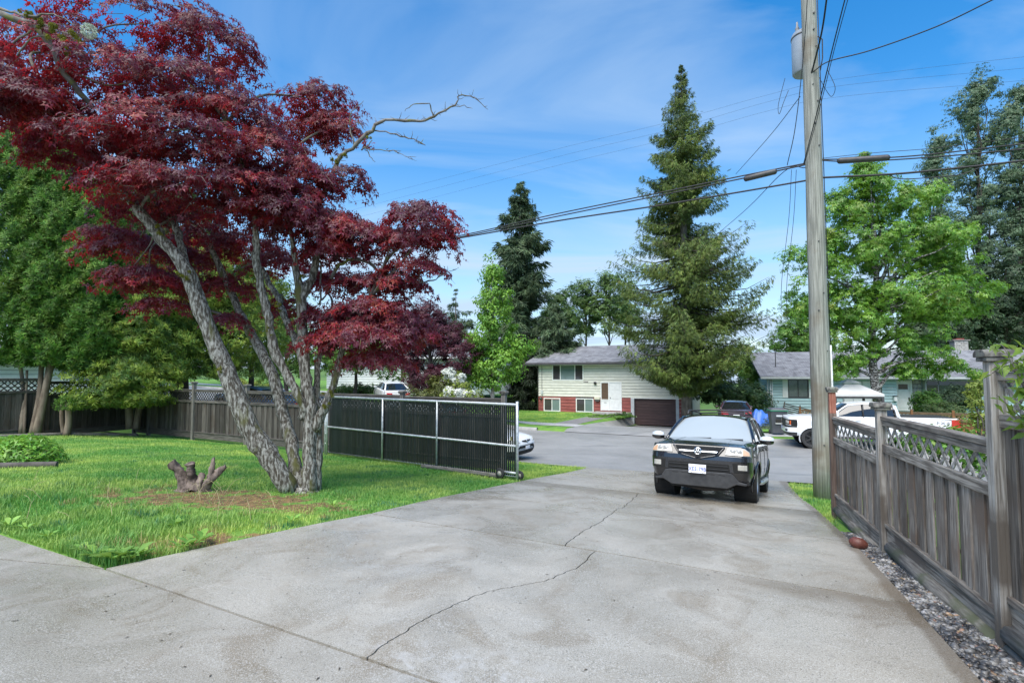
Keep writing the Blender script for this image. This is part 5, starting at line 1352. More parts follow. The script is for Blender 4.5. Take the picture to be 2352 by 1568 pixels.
def window(root, x0, x1, z0, z1, mull=(), panes=None, fm=None, fw=.075, y=-.035, name='window'):
    f = MB()
    f.bb(x0-fw, x1+fw, y, .05, z1, z1+fw); f.bb(x0-fw, x1+fw, y, .05, z0-fw, z0)
    f.bb(x0-fw, x0, y, .05, z0+.001, z1-.001); f.bb(x1, x1+fw, y, .05, z0+.001, z1-.001)
    w = f.build(name, fm or M_trim, root)
    xs = [x0] + list(mull) + [x1]
    for k in mull: MB().bb(k-.03, k+.03, y+.01, .045, z0+.002, z1-.002).build('mullion', fm or M_trim, w)
    for i in range(len(xs)-1):
        a = xs[i]+(.03 if i else 0); b = xs[i+1]-(.03 if i < len(xs)-2 else 0)
        MB().bb(a+.001, b-.001, .0, .03, z0+.001, z1-.001).build('pane', (panes[i] if panes else M_glass), w)
    return w
def text_mesh(s, size, name, m, parent, loc, rot, ext=.004, spacing=1.0, sx=1.0, bold=0.0):
    cu = bpy.data.curves.new(name, 'FONT'); cu.body = s; cu.size = size; cu.align_x = 'CENTER'; cu.align_y = 'CENTER'; cu.extrude = ext; cu.space_character = spacing; cu.resolution_u = 3; cu.offset = bold
    o = bpy.data.objects.new('tmp', cu); COL.objects.link(o)
    dg = bpy.context.evaluated_depsgraph_get(); me = bpy.data.meshes.new_from_object(o.evaluated_get(dg))
    bpy.data.objects.remove(o); me.name = name
    me.materials.clear(); me.materials.append(m)
    q = add(name, me, parent, loc=loc, rot=rot); q.scale = (sx, 1, 1)
    return q

# cream and red split-level house
BZ = -1.95
lh = empty('split_level_house', (2.24, 44, BZ), (0, 0, math.atan2(-.475, .88)), 'cream and red split level house with grey roof and brown garage door', 'house')
Z = lambda z: z-BZ
op = [(1.25, 4.0, Z(1.39), Z(2.77)), (.47, 1.98, Z(-1.16), Z(-.04)), (3.33, 4.83, Z(-1.14), Z(-.03)), (5.42, 7.12, Z(-.98), Z(1.30)), (7.83, 11.41, Z(-2.1), Z(.10))]
wall = MB().bb(.05, 7.84, .05, 8.8, Z(-1.9), Z(2.82)).bb(7.84, 8.0, .05, 8.8, Z(-1.95), Z(2.82)).bb(8.0, 11.55, .32, 8.8, Z(-1.95), Z(.05)).bb(8.0, 11.55, .05, 8.8, Z(.06), Z(2.82)).build('wall', M_cream, lh)
shadow_backing(wall, .02, 7.82, Z(.12), Z(2.78)); shadow_backing(wall, 7.83, 11.56, Z(.12), Z(2.78)); shadow_backing(wall, .06, 7.78, Z(-1.18), Z(.06), .024)
siding(wall, 0, 11.6, Z(.10), Z(2.80), 12, op, M_cream)
wall2 = MB().bb(.04, 7.8, .045, .3, Z(-1.9), Z(.09)).build('lower_wall', M_redsid, lh)
siding(wall2, 0, 7.83, Z(-1.2), Z(.09), 5, op, M_redsid)
siding(wall2, 11.41, 11.6, Z(-1.95), Z(.09), 8, [], M_redsid)
MB().bb(-.02, 7.83, -.02, .25, Z(-1.95), Z(-1.21)).build('foundation', mat('foundation', (.22, .22, .21), (.30, .30, .29), 3, .9), lh)
window(lh, 1.33, 3.92, Z(1.47), Z(2.69), (1.98, 3.26), [M_pane_d, M_pane, M_pane_d])
window(lh, .55, 1.90, Z(-1.08), Z(-.12), (1.22,), [M_pane_d, M_pane])
window(lh, 3.41, 4.75, Z(-1.06), Z(-.11), (4.09,), [M_pane_d, M_pane])
en = MB().bb(5.42, 5.50, -.05, .06, Z(-.95), Z(1.30)).bb(6.05, 6.14, -.05, .06, Z(-.95), Z(1.30)).bb(7.04, 7.12, -.05, .06, Z(-.95), Z(1.30)).bb(5.50, 6.05, -.05, .06, Z(1.22), Z(1.30)).bb(6.14, 7.04, -.05, .06, Z(1.22), Z(1.30)).bb(5.50, 6.05, -.05, .06, Z(-.14), Z(-.07)).build('door_frame', M_trim, lh)
MB().bb(5.501, 6.049, -.01, .03, Z(-.069), Z(1.219)).build('side_pane', M_amber, en)
sp_ = MB().bb(5.501, 6.049, -.02, .03, Z(-.93), Z(-.141)).build('side_panel', M_trim, en)
MB().bb(5.68, 5.9, -.028, -.021, Z(-.34), Z(-.31)).build('letter_slot', M_black, sp_)
dr = MB().bb(6.141, 7.039, -.02, .03, Z(-.93), Z(1.219)).build('front_door', M_trim, lh)
for cx in (6.38, 6.80):
    for a, b in ((-.72, -.15), (-.02, .55), (.68, 1.08)):
        MB().bb(cx-.14, cx+.14, -.034, -.021, Z(a), Z(b)).build('door_panel', M_trim, dr, bevel=.012)
MB().lathe([(0, -.09), (.035, -.085), (.04, -.06), (.015, -.05), (.02, -.02)], 10, 'y', (6.22, 0, Z(.06))).build('handle', M_black, dr)
gd = MB().bb(8.08, 11.19, .20, .30, Z(-1.95), Z(.03)).build('garage_door', M_brown, lh)
for i in range(9):
    a = Z(-1.95)+i*.22; MB().bb(8.081, 11.189, .165, .199, a+.016, a+.204).build('plank', M_brown, gd, bevel=.008)
MB().lathe([(0, .13), (.04, .135), (.04, .16)], 8, 'y', (8.2, 0, Z(-1.35))).build('handle', M_trim, gd)
MB().bb(7.83, 8.08, -.03, .31, Z(-1.95), Z(.045)).build('garage_trim', M_trim_g, lh); MB().bb(11.19, 11.41, -.03, .31, Z(-1.95), Z(.045)).build('garage_trim', M_trim_g, lh); MB().bb(7.83, 11.41, -.035, .31, Z(.05), Z(.10)).build('garage_trim', M_trim, lh)
roof_slab(lh, -.95, 12.5, -.65, Z(2.86), 4.4, Z(4.42)); roof_slab(lh, -.95, 12.5, 9.45, Z(2.86), 4.402, Z(4.418))
MB().bb(-.95, 12.5, -.80, -.655, Z(2.70), Z(2.82)).build('gutter', M_fascia, lh)
MB().bb(-.9, 12.4, -.66, .04, Z(2.62), Z(2.66)).build('soffit', M_cream, lh)
MB().prism([(.02, Z(2.8)), (8.8, Z(2.8)), (4.4, Z(4.24))], 'x', .06, .2).build('gable', M_cream, lh)
MB().tube([(-.02, -.72, Z(2.7)), (-.04, -.25, Z(2.45)), (-.05, -.06, Z(2.3)), (-.05, -.06, Z(-1.8))], .04, 8).build('downspout', M_fascia, lh, True)
MB().tube([(.32, -.05, Z(2.6)), (.32, -.05, Z(.5))], .015, 6).build('conduit', M_black, lh)
MB().bb(.25, .42, -.12, -.03, Z(.25), Z(.55)).build('meter_box', M_trim_g, lh)
MB().lathe([(0, -.2), (.1, -.19), (.11, -.05)], 12, 'y', (.25, 0, Z(-.12))).build('meter', M_glass, lh, True)
MB().bb(4.9, 5.1, -.2, -.03, Z(1.1), Z(1.3)).build('wall_lamp', M_black, lh, bevel=.04)
mbx = MB().bb(4.95, 5.40, -.22, -.03, Z(-.1), Z(.12)).build('mailbox', mat('ivory', (.62, .60, .48), rough=.6), lh, bevel=.02)
MB().bb(5.02, 5.34, -.18, -.03, Z(-.24), Z(-.102)).build('newspaper_tube', M_fascia, mbx)
for i in range(4): MB().bb(4.02+i*.1, 4.08+i*.1, -.045, -.031, Z(1.24), Z(1.33)).build('house_number', M_fascia, lh)
MB().bb(5.1, 7.9, -1.1, -.03, Z(-1.25), Z(-1.02)).build('porch_step', M_kerb, lh)
MB().tube([(7.6, 4.9, Z(4.2)), (7.6, 4.9, Z(4.95))], .09, 10).build('chimney', M_trim_g, lh, True)

# pale blue rancher
BZ2 = -1.15
rh = empty('rancher_house', (19.3, 39, BZ2), (0, 0, math.atan2(-.25, .968)), 'pale blue single storey house with long grey roof and white shutters', 'house')
Z = lambda z: z-BZ2
op = [(1.10, 2.52, Z(.13), Z(1.54)), (4.7, 7.2, Z(-1.2), Z(1.46))]
w = MB().bb(.05, 8.1, .05, 8.4, Z(-1.4), Z(1.62)).bb(8.1, 17.4, .55, 8.4, Z(-1.4), Z(1.62)).build('wall', M_blue, rh)
shadow_backing(w, .1, 4.74, Z(-1.1), Z(1.58)); shadow_backing(w, 7.16, 8.08, Z(-1.1), Z(1.58))
siding(w, 0.08, 8.1, Z(-1.1), Z(1.60), 13, op, M_blue)
siding(w, 13.3, 17.4, Z(-1.1), Z(1.60), 13, [], M_blue, .5)
for x in (-.30, -.12, .0): MB().tube([(x+.05, -.06-.03*(x < -.2), Z(-1.15)), (x+.05, -.06, Z(1.5))], .05, 8).build('downspout', M_wsid, rh, True)
window(rh, 1.17, 2.45, Z(.20), Z(1.47), (1.81,), [M_pane_d, M_pane_d], M_fascia, .05)
for x0 in (.76, 2.51):
    s_ = MB().bb(x0, x0+.36, -.05, -.031, Z(.16), Z(1.5)).build('shutter', M_trim, rh, bevel=.01)
bl = MB()
for i in range(15): bl.bb(1.2, 1.78, -.004, -.002, Z(.25+i*.08), Z(.285+i*.08)).bb(1.84, 2.42, -.004, -.002, Z(.25+i*.08), Z(.285+i*.08))
tag(bl.build('blind_slats', M_blind, rh), kind='stuff')
gdr = MB().bb(4.75, 7.15, .0, .05, Z(-1.15), Z(1.42)).build('garage_door', M_trim_g, rh)
for i in range(4):
    for j in range(4): MB().bb(4.82+j*.585, 5.34+j*.585, -.02, -.001, Z(-1.08+i*.63), Z(-.52+i*.63)).build('door_panel', M_trim, gdr, bevel=.012)
en = MB().bb(8.12, 8.26, .44, .56, Z(-.7), Z(1.45)).bb(9.11, 9.25, .44, .56, Z(-.7), Z(1.45)).bb(8.26, 9.11, .44, .56, Z(1.28), Z(1.45)).build('door_frame', M_trim, rh)
d_ = MB().bb(8.262, 9.108, .48, .54, Z(-.7), Z(1.278)).build('front_door', M_trim, rh)
MB().bb(8.40, 8.98, .465, .479, Z(.82), Z(1.18)).build('door_pane', M_amber, d_)
for a, b in ((-.5, .15), (.22, .76)): MB().bb(8.40, 8.98, .465, .479, Z(a), Z(b)).build('door_panel', M_trim, d_, bevel=.01)
MB().bb(9.0, 9.06, .44, .479, Z(.05), Z(.25)).build('handle', M_black, d_)
mt = MB().bb(9.27, 9.82, .47, .56, Z(-1.1), Z(1.5)).build('stone_cladding', M_mortar, rh)
sr = random.Random(3)
for i in range(9):
    xs = 9.28; z0 = -1.05+i*.282
    while xs < 9.80:
        wd = min(sr.uniform(.14, .3), 9.81-xs)
        if wd > .06:
            j = lambda s: sr.uniform(-s, s)
            pts = [(xs+.012, Z(z0+.02+j(.012))), (xs+wd*.5, Z(z0+.005)), (xs+wd-.012, Z(z0+.03+j(.012))), (xs+wd-.008, Z(z0+.2+j(.03))), (xs+wd*.55, Z(z0+.272)), (xs+.012, Z(z0+.235+j(.025)))]
            MB().prism(pts, 'y', .43+j(.012), .469).build('stone', M_stone_w, mt)
        xs += wd
window(rh, 9.96, 13.1, Z(-.1), Z(1.40), (10.64, 12.39), [M_pane_d, M_glass, M_pane_d], M_trim_g, .08, .45)
bl = MB()
for i in range(17): bl.bb(11.45, 12.34, .475, .478, Z(-.05+i*.083), Z(-.015+i*.083)).bb(12.44, 13.05, .475, .478, Z(-.05+i*.083), Z(-.015+i*.083))
tag(bl.build('blind_slats', M_blind, rh), kind='stuff')
roof_slab(rh, -.85, 18.2, -.6, Z(1.72), 4.2, Z(3.70)); roof_slab(rh, -.85, 18.2, 9.0, Z(1.72), 4.202, Z(3.698))
MB().bb(-.85, 18.2, -.74, -.605, Z(1.56), Z(1.70)).build('gutter', M_trim_g, rh)
MB().bb(-.8, 18.0, -.60, .54, Z(1.50), Z(1.535)).build('soffit', M_trim_g, rh)
MB().prism([(.1, Z(1.6)), (8.4, Z(1.6)), (4.2, Z(3.52))], 'x', .06, .2).build('gable', M_blue, rh)
MB().tube([(.6, 1.2, Z(2.3)), (.6, 1.2, Z(3.9))], .03, 6).build('antenna', M_black, rh)
ch = MB().bb(13.9, 14.8, 4.6, 5.3, Z(3.2), Z(4.45)).build('chimney', M_mortar, rh)
for i in range(5):
    for j in range(3):
        MB().bb(13.91+j*.30-(.15 if i % 2 else 0)*(j > 0), 14.18+j*.30-(.15 if (i % 2 and j < 2) else 0), 4.57, 4.599, Z(3.72+i*.145), Z(3.84+i*.145)).build('brick', M_stone_w, ch)
MB().bb(13.8, 14.9, 4.5, 5.4, Z(4.45), Z(4.53)).build('chimney_cap', M_mortar, ch)
MB().bb(14.1, 14.6, 4.7, 5.2, Z(4.53), Z(4.64)).build('flue', M_redsid, ch)
MB().bb(6.9, 7.3, 4.6, 5.0, Z(3.2), Z(4.25)).build('roof_vent', M_trim_g, rh)
text_mesh('14883', .16, 'house_number', M_trim, rh, (7.66, -.045, Z(.92)), (math.radians(90), 0, 0))
ln_ = MB().bb(7.86, 8.04, -.22, -.05, Z(.0), Z(.32)).build('wall_lantern', M_trim, rh, bevel=.02)
MB().bb(7.83, 8.07, -.25, -.03, Z(.322), Z(.38)).build('lantern_cap', M_black, ln_)

# white siding house half hidden by the trees
BZ3 = .25
x_, y_ = ED(-37, 33.5)
wh = empty('white_house', (x_, y_, BZ3), (0, 0, math.atan2(-.475, .88)), 'white siding bungalow half hidden behind the purple tree', 'house')
w = MB().bb(.05, 15, .05, 8, 0, 3.0).build('wall', M_wsid, wh)
shadow_backing(w, .06, 9.0, .16, 2.9); shadow_backing(w, 10.5, 14.9, .16, 2.9)
siding(w, 0, 15, .15, 2.95, 13, [(9.0, 10.5, .1, 2.4)], M_wsid)
window(wh, 4.4, 5.6, 1.6, 2.7, (5.0,)); window(wh, 11.6, 13.2, 1.4, 2.6, (12.4,))
MB().bb(9.35, 10.35, -.01, .04, .15, 2.3).build('front_door', M_brown, wh); MB().bb(8.75, 8.95, -.25, -.05, 0, 2.9).build('porch_post', M_brown, wh)
MB().bb(8.3, 8.55, -.09, -.031, 1.15, 1.32).build('mailbox', M_black, wh)
roof_slab(wh, -.8, 15.8, -.7, 3.0, 4, 4.7); roof_slab(wh, -.8, 15.8, 8.7, 3.0, 4.002, 4.698)
MB().bb(-.8, 15.8, -.84, -.705, 2.86, 2.98).build('gutter', M_trim, wh)

# pale garage beyond the side fence, seen through the lattice under the hedge
x_, y_ = ED(-37, 1.0)
pgz = float(gz(x_, y_))-.3
pgr = empty('pale_garage', (x_, y_, pgz), (0, 0, math.atan2(.88, .475)), 'pale grey garage glimpsed through the lattice under the hedge', 'garage')
w = MB().bb(.05, 18, .05, 6, 0, 2.9).build('wall', M_wsid, pgr)
shadow_backing(w, .06, 17.9, .16, 2.8)
siding(w, 0, 18, .15, 2.85, 12, [], M_wsid)
roof_slab(pgr, -.5, 18.5, -.5, 2.95, 3, 4.0); roof_slab(pgr, -.5, 18.5, 6.5, 2.95, 3.002, 3.998)
# ---------------------------------------------------------------- things in front of the blue house
M_bin = mat('bin_plastic', (.060, .064, .078), (.085, .09, .105), 3, .5)
M_green = mat('bin_lid', (.02, .16, .09), (.03, .21, .12), 3, .45)
bp = Vector((13.33, 26.4, float(gz(13.33, 26.4))+.02))
bn = empty('wheeled_bin', bp, (0, 0, math.radians(-14)), 'dark grey wheeled bin with green lid on the verge by the pickup', 'bin')
def frust(a, b, z0, z1, da=0, db=0):
    return [(-a, -da, z0), (a, -da, z0), (a, da, z0), (-a, da, z0), (-b, -db, z1), (b, -db, z1), (b, db, z1), (-b, db, z1)]
mb = MB(); mb.v = frust(.28, .38, .08, 1.18, .27, .40); mb.f = [(0, 1, 2, 3), (4, 7, 6, 5), (0, 4, 5, 1), (1, 5, 6, 2), (2, 6, 7, 3), (3, 7, 4, 0)]
mb.build('body', M_bin, bn, bevel=.03)
mb = MB(); mb.bb(-.41, .41, -.43, .43, 1.181, 1.24); mb.build('rim', M_green, bn, bevel=.02)
mb = MB(); mb.v = frust(.40, .30, 1.241, 1.33, .42, .34); mb.f = [(0, 1, 2, 3), (4, 7, 6, 5), (0, 4, 5, 1), (1, 5, 6, 2), (2, 6, 7, 3), (3, 7, 4, 0)]; mb.build('lid', M_bin, bn, bevel=.02)
MB().bb(-.16, .16, -.375, -.345, .62, .80).build('stamp', M_dark, bn); MB().bb(-.13, .13, -.42, -.36, .92, 1.0).build('label_plate', mat('pale_print', (.55, .57, .60), rough=.6), bn); MB().bb(-.17, .17, -.39, -.35, .57, .60).build('label_line', M_trim, bn)
for s in (-1, 1): MB().lathe([(.02, -.03), (.12, -.03), (.12, .03), (.02, .03)], 14, 'x', (s*.30, .30, .12)).build('wheel', M_rubber, bn, True)
MB().tube([(-.32, .46, 1.2), (.32, .46, 1.2)], .02, 8).build('handle', M_bin, bn, True)
# crumpled tarpaulin
tr_ = np.random.default_rng(2)
tp = at(1747, 985, 31); tp.z = float(gz(tp.x, tp.y))
def tarp(u, v):
    x = (u-.5)*1.5; y = (v-.5)*1.1; r_ = math.hypot(x/.75, y/.55)
    z = .95*max(0, 1-r_**2)**.6 + .10*math.sin(9*u+4*v)*math.sin(7*v+2*u) + .05*math.sin(23*u-11*v)
    return (x*(1+.1*math.sin(8*v)), y, max(.0, z))
tag(MB().grid(tarp, 22, 18).build('tarpaulin', mat('blue_tarp', (.035, .13, .55), (.07, .20, .68), 4, .4, bump=.2), None, True, loc=tp), 'crumpled bright blue tarpaulin heaped by the blue house', 'tarpaulin')
# weathered trellis pieces leaning by the wall
tl = at(1828, 958, 31.5); tl.z = float(gz(tl.x, tl.y))
trl = empty('leaning_trellis', tl, (math.radians(-12), math.radians(14), math.radians(-18)), 'old brown slatted trellis leaning beside the grey bin', 'trellis')
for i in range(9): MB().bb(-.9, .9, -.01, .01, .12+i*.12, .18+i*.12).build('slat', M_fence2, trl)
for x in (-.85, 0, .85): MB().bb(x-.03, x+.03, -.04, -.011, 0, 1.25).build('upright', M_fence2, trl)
# low red-brown fence with lattice
M_cedarf = wood('cedar_board', (.20, .085, .035), (.36, .18, .085), (.15, .07, .03))
M_cedarl = mat('cedar_lattice', (.22, .13, .06), (.38, .25, .12), 5, .8)
M_cedard = mat('cedar_rail', (.10, .06, .035), (.17, .11, .06), 5, .8)
fa_, fb_ = at(1838, 960, 29.0), at(2290, 960, 25.3)
L_ = math.hypot(fb_.x-fa_.x, fb_.y-fa_.y); zf = float(gz((fa_.x+fb_.x)/2, (fa_.y+fb_.y)/2))
cf = empty('low_fence', (fa_.x, fa_.y, zf), (0, 0, math.atan2(fb_.y-fa_.y, fb_.x-fa_.x)), 'low red brown cedar fence with lattice top behind the pickup', 'fence')
nb_ = 5
for i in range(nb_):
    x0 = i*L_/nb_; fence_panel(cf, x0+.06, x0+L_/nb_-.06, 1.12, .78, .12, .0, M_cedarf, M_cedarl, M_cedard, bw=.15, sp=.16, slat=.032, join=True, side=-1, rng=frng)
for i in range(nb_+1): add('post', box_mesh('post', .1, .1, 1.3, M_cedarf), cf, loc=(i*L_/nb_, -.02, .6))
# garden gazebo
gp = at(1955, 1000, 28.0); gp.z = float(gz(gp.x, gp.y))
gzb = empty('gazebo', gp, (0, 0, math.radians(-12)), 'white two tier fabric gazebo on dark posts beside the blue house', 'gazebo')
M_can = mat('canopy_fabric', (.58, .57, .55), (.64, .63, .61), 2, .8)
a = 1.15
zc_ = at(1955, 903, 28.0).z-gp.z
mb = MB(); q = [(-a, -a), (a, -a), (a, a), (-a, a)]; s = .5
for i in range(4):
    p0, p1 = q[i], q[(i+1) % 4]
    mb.quad((*p0, zc_), (*p1, zc_), (p1[0]*s*.55, p1[1]*s*.55, zc_+.5), (p0[0]*s*.55, p0[1]*s*.55, zc_+.5))
    mb.quad((*p0, zc_-.12), (*p1, zc_-.12), (*p1, zc_), (*p0, zc_))
mb.build('canopy', M_can, gzb)
mb = MB()
for i in range(4):
    p0, p1 = q[i], q[(i+1) % 4]
    mb.quad((p0[0]*.36, p0[1]*.36, zc_+.56), (p1[0]*.36, p1[1]*.36, zc_+.56), (p1[0]*.04, p1[1]*.04, zc_+.80), (p0[0]*.04, p0[1]*.04, zc_+.80))
mb.build('upper_canopy', M_can, gzb)
for x, y in q: MB().bb(x*.95-.05, x*.95+.05, y*.95-.05, y*.95+.05, 0, zc_-.05).build('post', M_fascia, gzb)
for i in range(4):
    p0, p1 = Vector((*q[i], zc_-.17))*1.0, Vector((*q[(i+1) % 4], zc_-.17)); MB().tube([(p0.x*.95, p0.y*.95, p0.z), (p1.x*.95, p1.y*.95, p1.z)], .05, 6).build('beam', M_fascia, gzb)
# football on the pebbles
bx, by = ED(*G_ed(1972, 1262))
M_ball = mat('football_leather', (.105, .032, .022), (.15, .048, .033), 30, .45, bump=.15, bscale=160)
fbz = empty('football', (bx, by, float(gz(bx, by))+.075), (0, math.radians(8), math.radians(-38)), 'small brown football lying on the pebbles at the drive edge', 'ball')
prof = [(0.002, -.098), (.030, -.088), (.052, -.062), (.066, -.03), (.071, 0), (.066, .03), (.052, .062), (.030, .088), (0.002, .098)]
MB().lathe(prof, 20, 'x').build('ball', M_ball, fbz, True)
for i in range(5): MB().box((-.02+i*.010, 0, .0705), (.003, .014, .004)).build('lace', M_trim, fbz)
MB().box((0, 0, .0707), (.05, .004, .004)).build('lace_strip', M_trim, fbz)
# ---------------------------------------------------------------- vehicles
def paint(name, c, coat=1.0, rough=.25, metal=0., c2=None):
    return mat(name, c, c2, 3, rough, metal, coat=coat)
M_bpaint = paint('black_paint', (.010, .011, .014))
M_wpaint = paint('white_paint', (.78, .79, .80), .6)
M_trimb = mat('black_plastic', (.030, .031, .033), (.042, .043, .045), 14, .55)
M_carglass = glass_mat('car_glass', (.012, .014, .016), 1.75)
M_wind = glass_mat('windscreen', (.36, .40, .41), 2.1)  # pale tint stands in for bright sky mirrored in the screen
M_chrome = mat('chrome', (.80, .81, .82), rough=.08, metal=1.0)
M_mirr = mat('silver_shell', (.72, .73, .74), rough=.18, metal=.35, coat=.6)
M_alloy = mat('alloy', (.52, .53, .54), (.60, .61, .62), 9, .35, .8)
M_lens = mat('lamp_lens', (.42, .405, .36), (.54, .53, .49), 5, .3, coat=.25)
M_lens_c = mat('lamp_core', (.34, .345, .34), rough=.2, coat=.5)
M_amberl = mat('amber_lamp', (.60, .36, .22), (.66, .44, .30), 8, .2, coat=1.0)
M_redl = mat('red_lamp', (.42, .012, .015), (.55, .03, .03), 6, .2, coat=1.0)
M_plate = mat('plate_white', (.74, .75, .80), (.80, .81, .84), 4, .45)
M_pblue = mat('plate_blue', (.03, .06, .30), rough=.5)
M_under = mat('underbody', (.012, .012, .012), rough=.9)
def lerp(a, b, t): return a+(b-a)*t
def make_wheel(parent, x, y, r, w, s, spokes=5, alloy=None):
    o = MB().lathe([(r*.66, -w*.42), (r*.80, -w*.5), (r*.95, -w*.46), (r, -w*.34), (r, w*.34), (r*.95, w*.46), (r*.80, w*.5), (r*.66, w*.42)], 36, 'x').build('wheel', M_rubber, parent, True, loc=(x, y, r), auto=35)
    out = s*w*.40
    rim = MB().lathe([(r*.30, out*.2), (r*.60, out*.35), (r*.665, out*.9), (r*.69, out*1.04), (r*.67, out*1.02), (r*.62, out*.75), (r*.62, -out*.8)], 32, 'x').build('rim', alloy or M_alloy, o, True, auto=40)
    sp = MB()
    for k in range(spokes):
        a = 2*math.pi*k/spokes
        R = Matrix.Rotation(a, 3, 'X')
        sp.box(R @ Vector((out*.78, 0, r*.36)), (abs(out)*.28, r*.17, r*.56), R)
    sp.lathe([(0, out*.95), (r*.13, out*.92), (r*.16, out*.7)], 14, 'x')
    sp.build('spokes', alloy or M_alloy, o, bevel=.006)
    MB().lathe([(0, out*.1), (r*.63, out*.1)], 24, 'x').build('brake', M_under, o)
    return o
def car(root, P, body, lo_trim=None):
    """body panels, glass and wheels of a car; front at y=0, rear at y=L. P: dimensions"""
    L, W, Hh = P['L'], P['W'], P['H']; hw = W/2
    belt, sill = P['belt'], P['sill']; cowl, rf, rr, tail = P['cowl'], P['rf'], P['rr'], P['tail']
    hz0, hz1 = P['hz0'], P['hz1']
    yf, yr = P.get('yf', .5), L-P.get('yrr', .45)
    tw = P.get('tw', .78)                       # roof width against body width
    wh = P['wheels']; R = P['R']
    # ---- sides with wheel openings
    def beltz(y): return belt + P.get('brise', .06)*((y-cowl)/(tail-cowl))
    def topz(y):
        if y < cowl: return lerp(hz0-.05, beltz(cowl), ss(yf, cowl, y))
        return beltz(y)
    def sx(t, y):   # bulge of the side, t 0 sill .. 1 belt
        k = np.interp(t, [0, .12, .35, .62, .82, .93, 1.], [.94, .975, 1.0, .995, .985, .965, .93])
        nose = 1 - .035*ss(yf+.5, yf, y) - .03*ss(yr-.4, yr, y)
        fl = 0
        for wy in wh: fl = max(fl, .012*math.exp(-((y-wy)/.42)**2)*math.exp(-((t-.45)/.35)**2))
        return hw*(k*nose+fl)
    for s in (-1, 1):
        nu, nv = 96, 22
        bm = bmesh.new(); V = {}
        for i in range(nu+1):
            y = lerp(yf, yr, i/nu)
            for j in range(nv+1):
                t = j/nv; V[i, j] = bm.verts.new((s*sx(t, y), y, lerp(sill, topz(y), t)))
        groups = {}
        for i in range(nu):
            for j in range(nv):
                vs = [V[i, j], V[i+1, j], V[i+1, j+1], V[i, j+1]]
                inn = [any(math.hypot(v.co.y-wy, v.co.z-R*.98) < R*1.13 for wy in wh) for v in vs]
                if all(inn): continue
                f = bm.faces.new(vs if s > 0 else vs[::-1]); f.smooth = True
        for v in list(bm.verts):
            if not v.link_faces: bm.verts.remove(v); continue
            for wy in wh:
                dy_, dz_ = v.co.y-wy, v.co.z-R*.98; r_ = math.hypot(dy_, dz_)
                if 1e-6 < r_ < R*1.13: v.co.y = wy+dy_/r_*R*1.13; v.co.z = R*.98+dz_/r_*R*1.13
        me = bpy.data.meshes.new('side_panel'); bm.to_mesh(me); bm.free(); me.materials.append(body)
        sp = add('side_panel', me, root)
        # door seams and handles, arch lips, sill trim
        for y in P['seams']:
            q = [(s*(sx(t, y)+.0015), y, lerp(sill, topz(y), t)) for t in np.linspace(.10, 1., 10)]
            MB().tube(q, .0045, 4, False).build('door_seam', M_under, sp)
        for y in P['handles']:
            t = .84; MB().box((s*(sx(t, y)+.018), y, lerp(sill, topz(y), t)), (.03, .20, .035)).build('handle', P.get('hmat', body), sp, bevel=.012)
        for wy in wh:
            arch = [(s*(sx(np.clip((R*.98+math.sin(a)*R*1.13-sill)/(topz(wy)-sill), 0, 1), wy+math.cos(a)*R*1.13)-.003), wy+math.cos(a)*R*1.125, R*.98+math.sin(a)*R*1.125) for a in np.linspace(-.35, math.pi+.35, 22)]
            MB().tube(arch, P.get('lip', .016), 6, False).build('arch_trim', P.get('lipm', body), sp, True)
            MB().lathe([(R*1.12, s*(hw-.03)), (R*1.12, s*(hw-.42)), (.02, s*(hw-.43))], 26, 'x', (0, wy, R*.98)).build('wheel_well', M_under, sp)
        yy = [y for y in np.linspace(yf+.02, yr-.02, 24) if all(abs(y-wy) > R*1.16 for wy in wh) and min(wh) < y < max(wh)]
        MB().tube([(s*(hw*.945), y, sill-.01) for y in (min(yy), max(yy))], .045, 8).build('sill_trim', lo_trim or M_trimb, sp, True)
        for wy in wh: make_wheel(root, s*(hw-P['tyre']*.5-.015), wy, R, P['tyre'], s, P.get('spokes', 5), P.get('alloy'))
    MB().bb(-hw*.88, hw*.88, .25, L-.25, sill-.02, sill+.06).build('floor_pan', M_under, root)
    # ---- front and rear ends wrap from the centre line to the sides
    def end(name, front, rows, mats):
        n = 30
        for (z0, z1, y0, y1, w0, w1, m, nm) in rows:
            def fn(u, v):
                a = (u*2-1); k = abs(a); z = lerp(z0, z1, v); w_ = lerp(w0, w1, v); y_ = lerp(y0, y1, v)
                ye = yf if front else L-yr
                q = np.interp(k, [0, .35, .6, .78, .9, .97, 1.], [0, .015, .06, .16, .36, .68, 1.0])
                x = math.copysign(np.interp(k, [0, .35, .6, .78, .9, .97, 1.], [0, .36, .64, .84, .955, .992, 1.0]), a)*w_
                y = y_ + (ye-y_)*q
                return (x, y if front else L-y, z)
            MB().grid(fn, 44, 6).build(nm, m, root, True)
    end('front', True, P['front'], None); end('rear', False, P['rear'], None)
    # ---- hood
    def nose_y(k, y0): return y0 + (yf-y0)*np.interp(k, [0, .35, .6, .78, .9, .97, 1.], [0, .015, .06, .16, .36, .68, 1.0])
    zf, y0, w0 = P['front'][-1][1], P['front'][-1][3], P['front'][-1][5]
